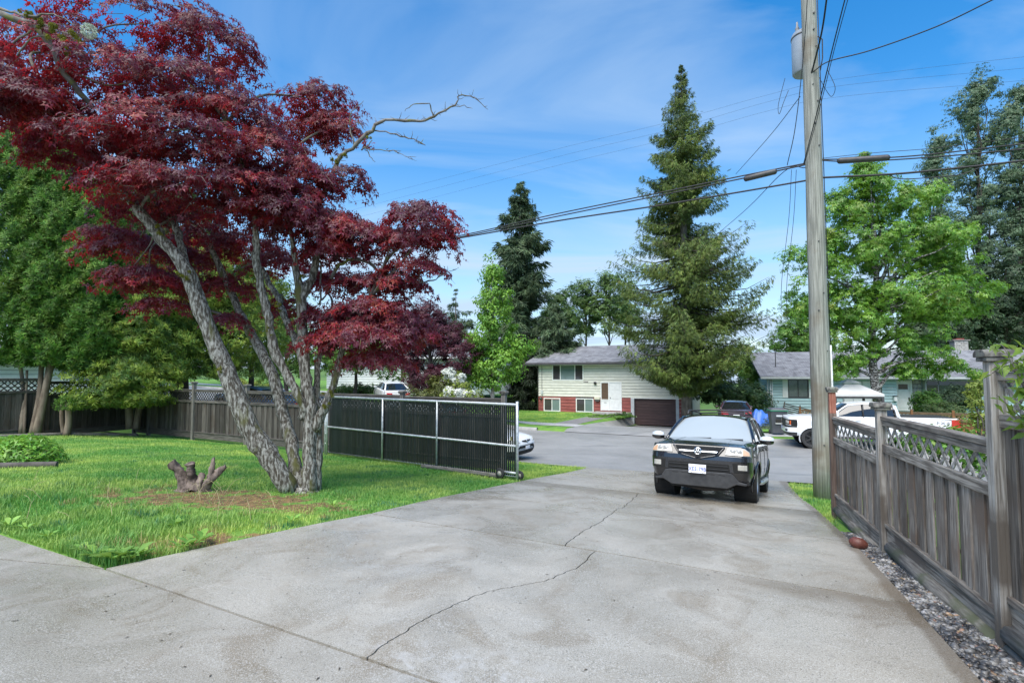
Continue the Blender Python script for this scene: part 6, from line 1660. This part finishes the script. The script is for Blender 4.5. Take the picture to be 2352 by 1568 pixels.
    def hood(u, v):
        a = u*2-1; k = abs(a)
        xk = math.copysign(np.interp(k, [0, .35, .6, .78, .9, .97, 1.], [0, .36, .64, .84, .955, .992, 1.0]), a)
        ys = nose_y(k, y0); ye = cowl + .10*k*k + .02
        y = lerp(ys, ye, v)
        edge = sx(1., min(max(y, yf), yr)) if y > yf else lerp(w0, sx(1., yf), ss(y0, yf, y))
        x = xk*edge
        crown = lerp(zf, hz1, v**.8) + P.get('hcrown', .035)*math.sin(min(1, v*3)*math.pi/2)*(1-k**3)
        side = topz(max(y, yf)) if y > yf else lerp(zf, topz(yf), ss(y0, yf, y))
        b = ss(.80, 1.0, k)
        return (x, y, crown*(1-b) + side*b)
    MB().grid(hood, 48, 18).build('hood', body, root, True)
    # ---- greenhouse
    rz = P['rz']; rw = hw*tw
    by_ = lambda k: cowl + .10*k*k                       # windscreen foot
    def wsx(v, k): return lerp(hw*.86, rw*.93, v)*k
    def roofz(y, k): 
        t = (y-rf)/(rr-rf); return rz[0] + (rz[1]-rz[0])*t + (Hh-max(rz))*math.sin(max(0, min(1, t))*math.pi) - .055*k*k*k*k
    def screen(u, v):
        k = u*2-1; yb = by_(k); yt = rf + .10*k*k
        return (wsx(v, k), lerp(yb, yt, v) , lerp(hz1-.005, roofz(rf, abs(k))-.02*abs(k), v) + .05*math.sin(v*math.pi)*.6)
    MB().grid(screen, 20, 10).build('windscreen', P.get('wmat', M_carglass), root, True)
    def roof(u, v):
        k = u*2-1; y = lerp(rf+.10*k*k, rr-.06*k*k, v); return (rw*k, y, roofz(lerp(rf, rr, v), abs(k)))
    MB().grid(roof, 20, 16).build('roof', body, root, True)
    for s in (-1, 1):
        MB().tube([(s*lerp(hw*.89, rw*.97, t), lerp(by_(1)-.02, rf+.08, t), lerp(hz1-.02, roofz(rf, 1)+.012, t)+.05*.6*math.sin(t*math.pi)) for t in np.linspace(0, 1, 8)], .034, 7).build('pillar', body, root, True)
        MB().tube([(s*rw*.985, lerp(rf+.08, rr-.04, t), roofz(lerp(rf, rr, t), 1)-.008) for t in np.linspace(0, 1, 12)], .036, 7).build('roof_rail_edge', body, root, True)
        # side glass: between belt and roof edge
        def top_at(y):
            if y < rf+.08: t = (y-by_(1))/(rf+.08-by_(1)); return lerp(hw*.90, rw, t), lerp(hz1, roofz(rf, 1), t)
            if y > rr-.04: t = (y-(rr-.04))/(tail-(rr-.04)); return lerp(rw, hw*.90, t), lerp(roofz(rr, 1), beltz(tail), t)
            return rw, roofz(y, 1)
        ys = P['glass']
        for (a, b) in ys:
            def gl(u, v):
                y = lerp(a, b, u); xt, zt_ = top_at(y); zb_ = beltz(y)+.012; xb = sx(1., y)-.012
                zt_ -= .03
                vv = v; return (s*lerp(xb, xt, vv)+s*.012*math.sin(vv*math.pi), y, lerp(zb_, max(zt_, zb_+.002), vv))
            MB().grid(gl, 12, 6).build('side_window', M_carglass, root, True)
        for y in P['pillars']:
            xt, zt_ = top_at(y); MB().tube([(s*(sx(1., y)-.012), y, beltz(y)-.01), (s*lerp(sx(1., y), xt, .5)+s*.008, y+.01, (beltz(y)+zt_)/2), (s*xt*.99, y+.02, zt_-.01)], .028, 6).build('pillar', P.get('pmat', M_trimb), root, True)
        MB().tube([(s*(sx(1., y)-.004), y, beltz(y)) for y in np.linspace(cowl+.05, P.get('beltend', tail), 12)], .012, 5).build('belt_trim', P.get('btrim', M_trimb), root, True)
        # rear pillar
        MB().tube([(s*lerp(rw*.98, hw*.90, t), lerp(rr-.04, tail, t), lerp(roofz(rr, 1)-.01, beltz(tail), t)) for t in np.linspace(0, 1, 6)], P.get('cpil', .05), 7).build('pillar', body, root, True)
        # shoulder between belt and glass
        MB().grid(lambda u, v: (s*lerp(sx(1., lerp(cowl, P.get('beltend', tail), u)), hw*.80, v), lerp(cowl, P.get('beltend', tail), u), beltz(lerp(cowl, P.get('beltend', tail), u))-.012*v), 12, 1).build('shoulder', M_trimb, root)
    def back(u, v):
        k = u*2-1; return (lerp(hw*.90, rw*.97, v)*k, lerp(tail, rr-.06*k*k, v) + .05*(1-k*k)*(1-v), lerp(beltz(tail), roofz(rr, abs(k))-.01, v))
    MB().grid(back, 16, 8).build('rear_window', M_carglass, root, True)
    # deck from the rear window to the tail
    if not P.get('bed'):
        zr_ = P['rear'][-1][1]; yb0 = P['rear'][-1][3]; wb0 = P['rear'][-1][5]
        def deck(u, v):
            k = u*2-1; kk = abs(k)
            ye = L - (yb0 + (L-yr-yb0)*np.interp(kk, [0, .35, .6, .78, .9, .97, 1.], [0, .015, .06, .16, .36, .68, 1.0]))
            y = lerp(tail, ye, v); x = k*lerp(hw*.93, wb0, v)
            return (x, y, lerp(beltz(tail), zr_, v) + .02*(1-kk**3)*math.sin(v*math.pi))
        MB().grid(deck, 24, 8).build('boot_lid', body, root, True)
    else:
        b0 = rr+.12
        MB().grid(lambda u, v: (lerp(-hw*.93, hw*.93, u), lerp(b0, L-.12, v), belt+.035+.015*math.sin(u*math.pi)), 6, 6).build('bed_cover', M_trimb, root, True)
        for s in (-1, 1): MB().bb(s*hw*.93-.045, s*hw*.93+.045, b0-.05, L-.10, belt-.03, belt+.03).build('bed_rail', body, root, bevel=.02)
        MB().bb(-hw*.9, hw*.9, rr-.02, rr+.10, belt-.25, belt+.02).build('cab_back', body, root)
    return dict(sx=sx, topz=topz, beltz=beltz, hood=hood, screen=screen, roofz=roofz, rw=rw)
def place(root, fpos, back, yfa, wb):
    """front axle centre at fpos, rear of the car along back, standing on the ground"""
    b = Vector((back[0], back[1])).normalized()
    rp = (fpos[0]+b.x*wb, fpos[1]+b.y*wb)
    zf, zr = float(gz(*fpos)), float(gz(*rp))
    pitch_ = math.asin((zr-zf)/wb)
    root.rotation_euler = (pitch_, 0, math.atan2(-b.x, b.y))
    root.location = (fpos[0]-b.x*yfa*math.cos(pitch_), fpos[1]-b.y*yfa*math.cos(pitch_), zf-math.sin(pitch_)*yfa + .022)

# ---- the black SUV on the drive
suv = empty('black_suv', (0, 0, 0), (0, 0, 0), 'black sport utility vehicle with roof rack parked on the concrete drive', 'car')
SUVP = dict(L=4.79, W=1.95, H=1.75, belt=1.09, sill=.36, cowl=1.22, rf=2.02, rr=4.30, tail=4.62, hz0=1.02, hz1=1.13, yf=.52, yrr=.35, tw=.72, wheels=(.96, 3.66), R=.365, tyre=.245,
    rz=(1.665, 1.66), seams=(1.42, 2.55, 3.45), handles=(2.35, 3.3), glass=((1.50, 2.50), (2.58, 3.50), (3.58, 4.40)), pillars=(2.54, 3.54), spokes=5, cpil=.06, lip=.02, hmat=M_bpaint, wmat=M_wind, hcrown=.04,
    front=[(.40, .56, .10, .03, .88, .925, M_bpaint, 'lower_bumper'), (.56, .76, .03, .0, .925, .94, M_bpaint, 'bumper'), (.76, .84, .0, .012, .94, .935, M_bpaint, 'bumper_top'), (.84, 1.02, .022, .11, .93, .91, M_bpaint, 'nose')],
    rear=[(.36, .75, .08, .0, .88, .94, M_bpaint, 'rear_bumper'), (.75, 1.12, .02, .05, .94, .92, M_bpaint, 'tailgate')])
I = car(suv, SUVP, M_bpaint)
place(suv, (3.71, 10.12), (.49, .872), .96*.95, 2.70*.95); suv.scale = (.95, .95, .95)
def nosey(x, z=None, y0=.0, w=.93, yf=.52):
    k = np.interp(abs(x)/w, [0, .36, .64, .84, .955, .992, 1.0], [0, .35, .6, .78, .9, .97, 1.])
    return y0 + (yf-y0)*np.interp(k, [0, .35, .6, .78, .9, .97, 1.], [0, .015, .06, .16, .36, .68, 1.0])
def face(pts, off, thick, m, name, parent, y0fn, smooth=False, bevel=.006, n=0):
    """a flat outline (x, z) laid over the curved nose, pushed out by off"""
    bm = bmesh.new()
    vs = [bm.verts.new((x, 0, z)) for x, z in pts]; bm.faces.new(vs)
    xs0, xs1 = min(p[0] for p in pts), max(p[0] for p in pts)
    k = max(1, int((xs1-xs0)/.04))
    for i in range(1, k):
        bmesh.ops.bisect_plane(bm, geom=bm.verts[:]+bm.edges[:]+bm.faces[:], plane_co=(lerp(xs0, xs1, i/k), 0, 0), plane_no=(1, 0, 0), dist=1e-5)
    r_ = bmesh.ops.extrude_face_region(bm, geom=bm.faces[:]); top = {v for v in r_['geom'] if isinstance(v, bmesh.types.BMVert)}
    for v in bm.verts: v.co.y = y0fn(v.co.x, v.co.z) - (off if v in top else off-thick)
    bmesh.ops.recalc_face_normals(bm, faces=bm.faces[:])
    me = bpy.data.meshes.new(name); bm.to_mesh(me); bm.free(); me.materials.append(m)
    o = add(name, me, parent)
    if bevel: b = o.modifiers.new('bevel', 'BEVEL'); b.width = bevel; b.segments = 2; b.limit_method = 'ANGLE'; b.angle_limit = math.radians(40)
    return o
def ny(x, z):
    y0 = np.interp(z, [.30, .40, .56, .76, .84, .841, 1.02], [.14, .10, .03, .0, .012, .022, .11])
    return nosey(x, z, y0)
# headlamps
for s in (-1, 1):
    q = [(s*.47, .87), (s*.90, .86), (s*.875, .94), (s*.80, 1.00), (s*.52, 1.015)]
    q = q if s > 0 else q[::-1]
    hl = face(q, .022, .03, M_lens, 'headlamp', suv, ny, bevel=.012)
    for cx, r, m in ((.60, .050, M_lens_c), (.70, .055, M_lens_c)):
        MB().lathe([(0, -.012), (r*.45, -.008), (r*.6, .002), (r, -.006), (r*1.02, .01)], 16, 'y', (s*cx, ny(cx, .94)-.026, .935)).build('lamp_bowl', m, hl, True)
    q = [(s*.775, .875), (s*.885, .872), (s*.865, .935), (s*.80, .975), (s*.775, .98)]; q = q if s > 0 else q[::-1]
    face(q, .028, .01, M_amberl, 'indicator', hl, ny, bevel=.004)
    q = [(s*.66, .60), (s*.86, .60), (s*.86, .70), (s*.66, .705)]; q = q if s > 0 else q[::-1]
    fl = face([(s*(a), b) for a, b in ((.62, .555), (.90, .57), (.90, .735), (.60, .73))][::s], .006, .03, M_under, 'fog_recess', suv, ny)
    fo = face([(s*(a), b) for a, b in ((.69, .605), (.84, .605), (.84, .70), (.69, .70))][::s], .014, .02, M_lens, 'fog_lamp', fl, ny, bevel=.01)
# pentagon grille with chrome bar and emblem
grl = face([(-.44, 1.005), (-.34, .865), (0, .785), (.34, .865), (.44, 1.005)][::-1], .020, .04, M_under, 'grille', suv, ny, bevel=.01)
mesh_g = MB()
for i in range(13):
    z = .80+i*.0155; wz = np.interp(z, [.785, .865, 1.0], [.03, .32, .42]); mesh_g.bb(-wz, wz, ny(0, z)-.028, ny(0, z)-.018, z, z+.006)
tag(mesh_g.build('grille_mesh', M_trimb, grl), kind='stuff')
for a in ((-.46, 1.005, -.35, .855), (-.35, .855, 0, .772), (0, .772, .35, .855), (.35, .855, .46, 1.005)):
    MB().tube([(lerp(a[0], a[2], t), ny(lerp(a[0], a[2], t), lerp(a[1], a[3], t))-.022, lerp(a[1], a[3], t)) for t in np.linspace(0, 1, 6)], .016, 6).build('grille_frame', M_bpaint, grl, True)
face([(-.36, .925), (-.34, .895), (.34, .895), (.36, .925)], .045, .03, M_chrome, 'chrome_bar', grl, ny, bevel=.008)
em = MB().lathe([(.050, 0), (.056, -.012), (.066, -.012), (.070, 0)], 28, 'y', (0, ny(0, .91)-.05, .912)).build('emblem', M_chrome, grl, True)
for s in (-1, 1):
    MB().tube([(s*.012, ny(0, .91)-.062, .965), (s*.022, ny(0, .91)-.062, .915), (s*.040, ny(0, .91)-.062, .862)], .009, 6).build('emblem_stroke', M_chrome, em, True)
    MB().tube([(s*.004, ny(0, .91)-.060, .925), (s*.026, ny(0, .91)-.062, .885)], .005, 6).build('emblem_stroke', M_chrome, em, True)
MB().lathe([(0, 0), (.058, 0)], 24, 'y', (0, ny(0, .91)-.046, .912)).build('emblem_ground', M_under, em)
# lower intake and bars
it = face([(-.56, .545), (.56, .545), (.54, .70), (-.54, .70)], .008, .03, M_under, 'lower_intake', suv, ny)
for z in (.59, .655): face([(-.53, z), (.53, z), (.53, z+.012), (-.53, z+.012)], .018, .015, M_trimb, 'intake_bar', it, ny, bevel=0)
# grey skid bumper below
sk = face([(-.82, .33), (-.66, .345), (-.50, .26), (.50, .26), (.66, .345), (.82, .33), (.83, .37), (.70, .40), (.60, .53), (.52, .545), (-.52, .545), (-.60, .53), (-.70, .40), (-.83, .37)], .03, .07, mat('skid_grey', (.048, .05, .054), (.068, .07, .074), 10, .5), 'skid_bumper', suv, ny, bevel=.012)
for a, b in ((-.47, -.36), (.36, .47), (-.30, .30)): face([(a, .455), (b, .455), (b, .50), (a, .50)], .034, .01, M_under, 'skid_slot', sk, ny, bevel=0)
MB().bb(-.55, .55, .16, .9, .22, .40).build('engine_guard', M_under, suv, bevel=.05)
MB().tube([(-.35, .55, .24), (.05, .5, .20), (.4, .55, .24)], .05, 8).build('exhaust_pipe', mat('rusty_pipe', (.06, .05, .045), (.10, .085, .075), 8, .8), suv, True)
# plate with its number
pz = .585
plate = MB().bb(-.155, .155, -.066, -.052, pz-.08, pz+.08).build('number_plate', M_plate, suv, bevel=.004)
plate.location = (0, ny(0, .58)-.0, 0)
text_mesh('XE5-79B', .098, 'plate_number', M_pblue, plate, (0, -.0675, pz-.008), (math.radians(90), 0, 0), .0012, 1.06, .84, .0009)
for x, z in ((-.10, .062), (.10, .062), (-.10, -.066), (.10, -.066)): MB().lathe([(0, -.004), (.006, -.003), (.006, 0)], 8, 'y', (x, -.0665, pz+z)).build('screw', M_black, plate)
# mirrors, wipers, roof rack, hood creases
for s in (-1, 1):
    mm = MB().lathe([(0, -.135), (.06, -.125), (.085, -.06), (.09, 0), (.085, .06), (.06, .12), (0, .13)], 14, 'x', (0, 0, 0)).build('mirror', M_mirr, suv, True, loc=(s*1.09, 1.47, 1.185))
    mm.scale = (1, .75, 1)
    mb2 = MB().lathe([(.0, -.137), (.062, -.127), (.087, -.06), (.092, 0), (.087, .06), (.062, .122), (0, .132)], 14, 'x').mesh('mirror_base', M_bpaint, True)
    bm = bmesh.new(); bm.from_mesh(mb2); bmesh.ops.bisect_plane(bm, geom=bm.verts[:]+bm.edges[:]+bm.faces[:], plane_co=(0, 0, -.005), plane_no=(0, 0, 1), clear_outer=True); bm.to_mesh(mb2); bm.free()
    add('mirror_base', mb2, mm)
    MB().tube([(s*.90, 1.50, 1.12), (s*1.0, 1.49, 1.14)], .035, 8).build('mirror_arm', M_bpaint, suv, True)
    rk = MB().tube([(s*.60, 2.22, 1.70), (s*.60, 2.32, 1.79), (s*.60, 2.6, 1.815), (s*.60, 3.7, 1.81), (s*.60, 4.0, 1.785), (s*.60, 4.1, 1.70)], .018, 8).build('roof_rail', M_trimb, suv, True)
    x0 = s*.42
    cr = [I['hood'](.5+s*.27*(1-.12*t), t) for t in np.linspace(.10, .97, 12)]
    MB().tube([(p[0], p[1], p[2]-.004) for p in cr], .014, 6).build('hood_crease', M_bpaint, suv, True)
for y in (2.55, 3.65): MB().tube([(-.60, y, 1.80), (0, y, 1.835), (.60, y, 1.80)], .017, 8).build('cross_bar', M_trimb, suv, True)
for a, b in ((-.62, .05), (-.02, .66)):
    q = [(lerp(a, b, t), 1.22+.10*(lerp(a, b, t)/.84)**2 + .02+.035*t, 1.150+.025*t) for t in np.linspace(0, 1, 7)]
    MB().tube(q, .010, 6).build('wiper', M_trimb, suv, True)
for s in (-1, 1): MB().tube([(s*.90, 1.55, .335), (s*.965, 1.7, .33), (s*.97, 3.0, .33), (s*.90, 3.12, .335)], .05, 8).build('running_board', M_alloy, suv, True)

# ---- white pick-up
tk = empty('white_pickup', (0, 0, 0), (0, 0, 0), 'white crew cab pickup with black bed cover parked at the far kerb', 'truck')
TKP = dict(L=6.10, W=2.05, H=1.97, belt=1.36, sill=.52, cowl=1.62, rf=2.30, rr=4.02, tail=4.10, hz0=1.22, hz1=1.34, yf=.42, yrr=.16, tw=.76, wheels=(.98, 4.66), R=.42, tyre=.28, brise=.0,
    rz=(1.90, 1.90), seams=(1.78, 2.86, 3.95, 4.06), handles=(2.66, 3.78), glass=((1.78, 2.82), (2.90, 3.92)), pillars=(2.86, 3.97), spokes=6, alloy=M_black, bed=True, beltend=6.0, hmat=M_wpaint, hcrown=.05, btrim=M_wpaint, cpil=.07, lip=.028,
    front=[(.50, .66, .08, .02, .94, .97, M_trimb, 'air_dam'), (.66, .86, -.02, -.02, .985, .985, M_wpaint, 'bumper'), (.86, 1.20, .04, .05, .98, .98, M_trimb, 'grille'), (1.20, 1.27, .04, .06, .98, .97, M_wpaint, 'nose')],
    rear=[(.55, .78, .0, .0, .95, .97, M_trimb, 'rear_bumper'), (.78, 1.38, .03, .03, .97, .97, M_wpaint, 'tailgate')])
J = car(tk, TKP, M_wpaint)
bk = Vector((math.cos(math.radians(20)), -math.sin(math.radians(20))))
fw = Vector((12.74, 22.37)); side_ = Vector((bk.y, -bk.x)); 
fc = fw + Vector((math.sin(math.radians(20)), math.cos(math.radians(20))))*.86
place(tk, (fc.x, fc.y), (bk.x, bk.y), .98, 3.68)
def tny(x, z): return nosey(x, z, .045, .98, .42)
for s in (-1, 1):
    hl = face([(s*a, b) for a, b in ((.60, .93), (.99, .93), (.995, 1.17), (.60, 1.19))][::s], .025, .04, M_under, 'headlamp', tk, tny)
    face([(s*a, b) for a, b in ((.63, 1.02), (.88, 1.02), (.88, 1.14), (.63, 1.15))][::s], .034, .02, M_lens, 'lamp_lens', hl, tny, bevel=.008)
    face([(s*a, b) for a, b in ((.62, .945), (.98, .945), (.98, .965), (.62, .965))][::s], .034, .02, M_trim, 'light_bar', hl, tny, bevel=0)
    face([(s*a, b) for a, b in ((.93, .98), (.988, .98), (.988, 1.14), (.935, 1.15))][::s], .034, .02, M_redl if False else mat('marker_orange', (.55, .10, .02), rough=.2), 'side_marker', hl, tny, bevel=0)
    face([(s*a, b) for a, b in ((.66, .70), (.85, .70), (.85, .78), (.66, .78))][::s], .072, .02, M_under, 'fog_lamp', tk, tny)
    MB().bb(s*1.0-.03, s*1.0+.03, 6.10-.30, 6.10-.02, .98, 1.34).build('tail_lamp', M_redl, tk, bevel=.02)
    m_ = MB().bb(s*1.18-.12, s*1.18+.12, 1.80, 1.92, 1.36, 1.62).build('mirror', M_wpaint, tk, bevel=.04)
    MB().tube([(s*.98, 1.86, 1.36), (s*1.12, 1.86, 1.42)], .03, 6).build('mirror_arm', M_trimb, m_)
    d_ = text_mesh('FX4', .17, 'decal', mat('decal_grey', (.20, .21, .23), rough=.5), tk, (s*(1.028), 5.52, 1.20), (math.radians(90), 0, math.radians(90)*s), .001, 1.0, 1.6)
for z in (.93, 1.0, 1.07, 1.14): face([(-.58, z), (.58, z), (.58, z+.025), (-.58, z+.025)], .016, .02, M_trimb, 'grille_bar', tk, tny, bevel=0)

# ---- sedans
def sedan(name, label, fpos, back, body, L=4.85, W=1.84, H=1.45, group=None, dark_front=True):
    r = empty(name, (0, 0, 0), (0, 0, 0), label, 'car', group)
    s_ = L/4.85
    P = dict(L=L, W=W, H=H, belt=.93, sill=.28, cowl=1.25*s_, rf=2.05*s_, rr=3.55*s_, tail=4.28*s_, hz0=.74, hz1=.96, yf=.55, yrr=.5, tw=.70, wheels=(.95*s_, 3.78*s_), R=.33, tyre=.21,
        rz=(H-.06, H-.07), seams=(1.35*s_, 2.45*s_, 3.35*s_), handles=(2.25*s_, 3.2*s_), glass=((1.55*s_, 2.42*s_), (2.50*s_, 3.40*s_)), pillars=(2.46*s_,), hmat=body, cpil=.06,
        front=[(.20, .36, .10, .02, .82, .88, M_trimb if dark_front else body, 'air_dam'), (.36, .56, .02, .0, .88, .89, body, 'bumper'), (.56, .68, .0, .06, .89, .88, body, 'bumper_top'), (.68, .74, .07, .14, .88, .86, body, 'nose')],
        rear=[(.25, .55, .05, .0, .83, .89, body, 'rear_bumper'), (.55, .95, .02, .08, .89, .85, body, 'boot_face')])
    car(r, P, body)
    place(r, fpos, back, .95*s_, 2.83*s_)
    n_ = lambda x, z: nosey(x, z, np.interp(z, [.2, .36, .56, .68, .74], [.10, .02, 0, .06, .14]), .88, .55)
    rn_ = lambda x, z: nosey(x, z, np.interp(z, [.25, .55, .95], [.05, .0, .08]), .88, .5)
    for s in (-1, 1):
        face([(s*a, b) for a, b in ((.46, .62), (.86, .66), (.84, .74), (.60, .70))][::s], .02, .03, M_lens, 'headlamp', r, n_)
        o = face([(s*a, b) for a, b in ((.42, .70), (.80, .72), (.80, .86), (.46, .84))][::s], .02, .03, M_redl, 'tail_lamp', r, rn_)
        for v in o.data.vertices: v.co.y = L-v.co.y
        m_ = MB().lathe([(0, -.1), (.06, -.09), (.075, 0), (.06, .08), (0, .1)], 12, 'x').build('mirror', body, r, True, loc=(s*1.0, 1.58*s_, .98))
        MB().tube([(s*.86, 1.6*s_, .93), (s*.95, 1.59*s_, .96)], .025, 6).build('mirror_arm', M_trimb, m_)
    o = face([(-.17, .60), (.17, .60), (.17, .70), (-.17, .70)], .03, .02, M_plate, 'number_plate', r, rn_)
    for v in o.data.vertices: v.co.y = L-v.co.y
    return r, n_
cm, cn = sedan('white_sedan', 'white sedan nosing out behind the end of the wheeled gate', (-.30, 18.73), (-.88, .475), M_wpaint)
gr = face([(-.62, .24), (.62, .24), (.74, .34), (.50, .52), (-.50, .52), (-.74, .34)], .016, .03, M_under, 'grille', cm, cn)
for i in range(6):
    z = .27+i*.042; w = np.interp(z, [.24, .34, .52], [.6, .68, .48]); face([(-w, z), (w, z), (w, z+.012), (-w, z+.012)], .022, .01, M_trimb, 'grille_bar', gr, cn, bevel=0)
face([(-.30, .655), (0, .60), (.30, .655), (.30, .685), (-.30, .685)], .018, .02, M_under, 'upper_grille', cm, cn)
e1 = MB().lathe([(.045, 0), (.05, -.01), (.058, -.01), (.062, 0)], 20, 'y', (0, .0, .655)).build('emblem', M_chrome, cm, True); e1.location = (0, cn(0, .65)-.03, 0)
pl_ = face([(-.155, .385), (.155, .385), (.155, .50), (-.155, .50)], .035, .015, M_plate, 'number_plate', cm, cn)
sedan('white_sedan', 'white sedan seen from behind on the drive of the white house', (-9.2, 38.6), (.42, -.907), M_wpaint)
M_silver = paint('silver_paint', (.42, .44, .46), .8, .3, .5)
sedan('silver_car', 'silver car whose roof just shows above the gate and fence', ED(-20.4, 24.4), (.88, -.475), M_silver, group=None)
M_bluep = paint('blue_paint', (.045, .10, .22), 1., .3, .3)
sedan('blue_car', 'blue car glimpsed through the lattice behind the maple stems', ED(-25.8, 17.4), (.88, -.475), M_bluep)
sedan('parked_car', 'white car far up the street beyond the lattice fence', ED(-42.5, 22.5), (-.88, .475), M_wpaint)
sedan('parked_car', 'dark maroon car on the drive just showing over the black vehicle', (14.3, 33.9), (-.35, -.93), paint('maroon_paint', (.055, .018, .022)))
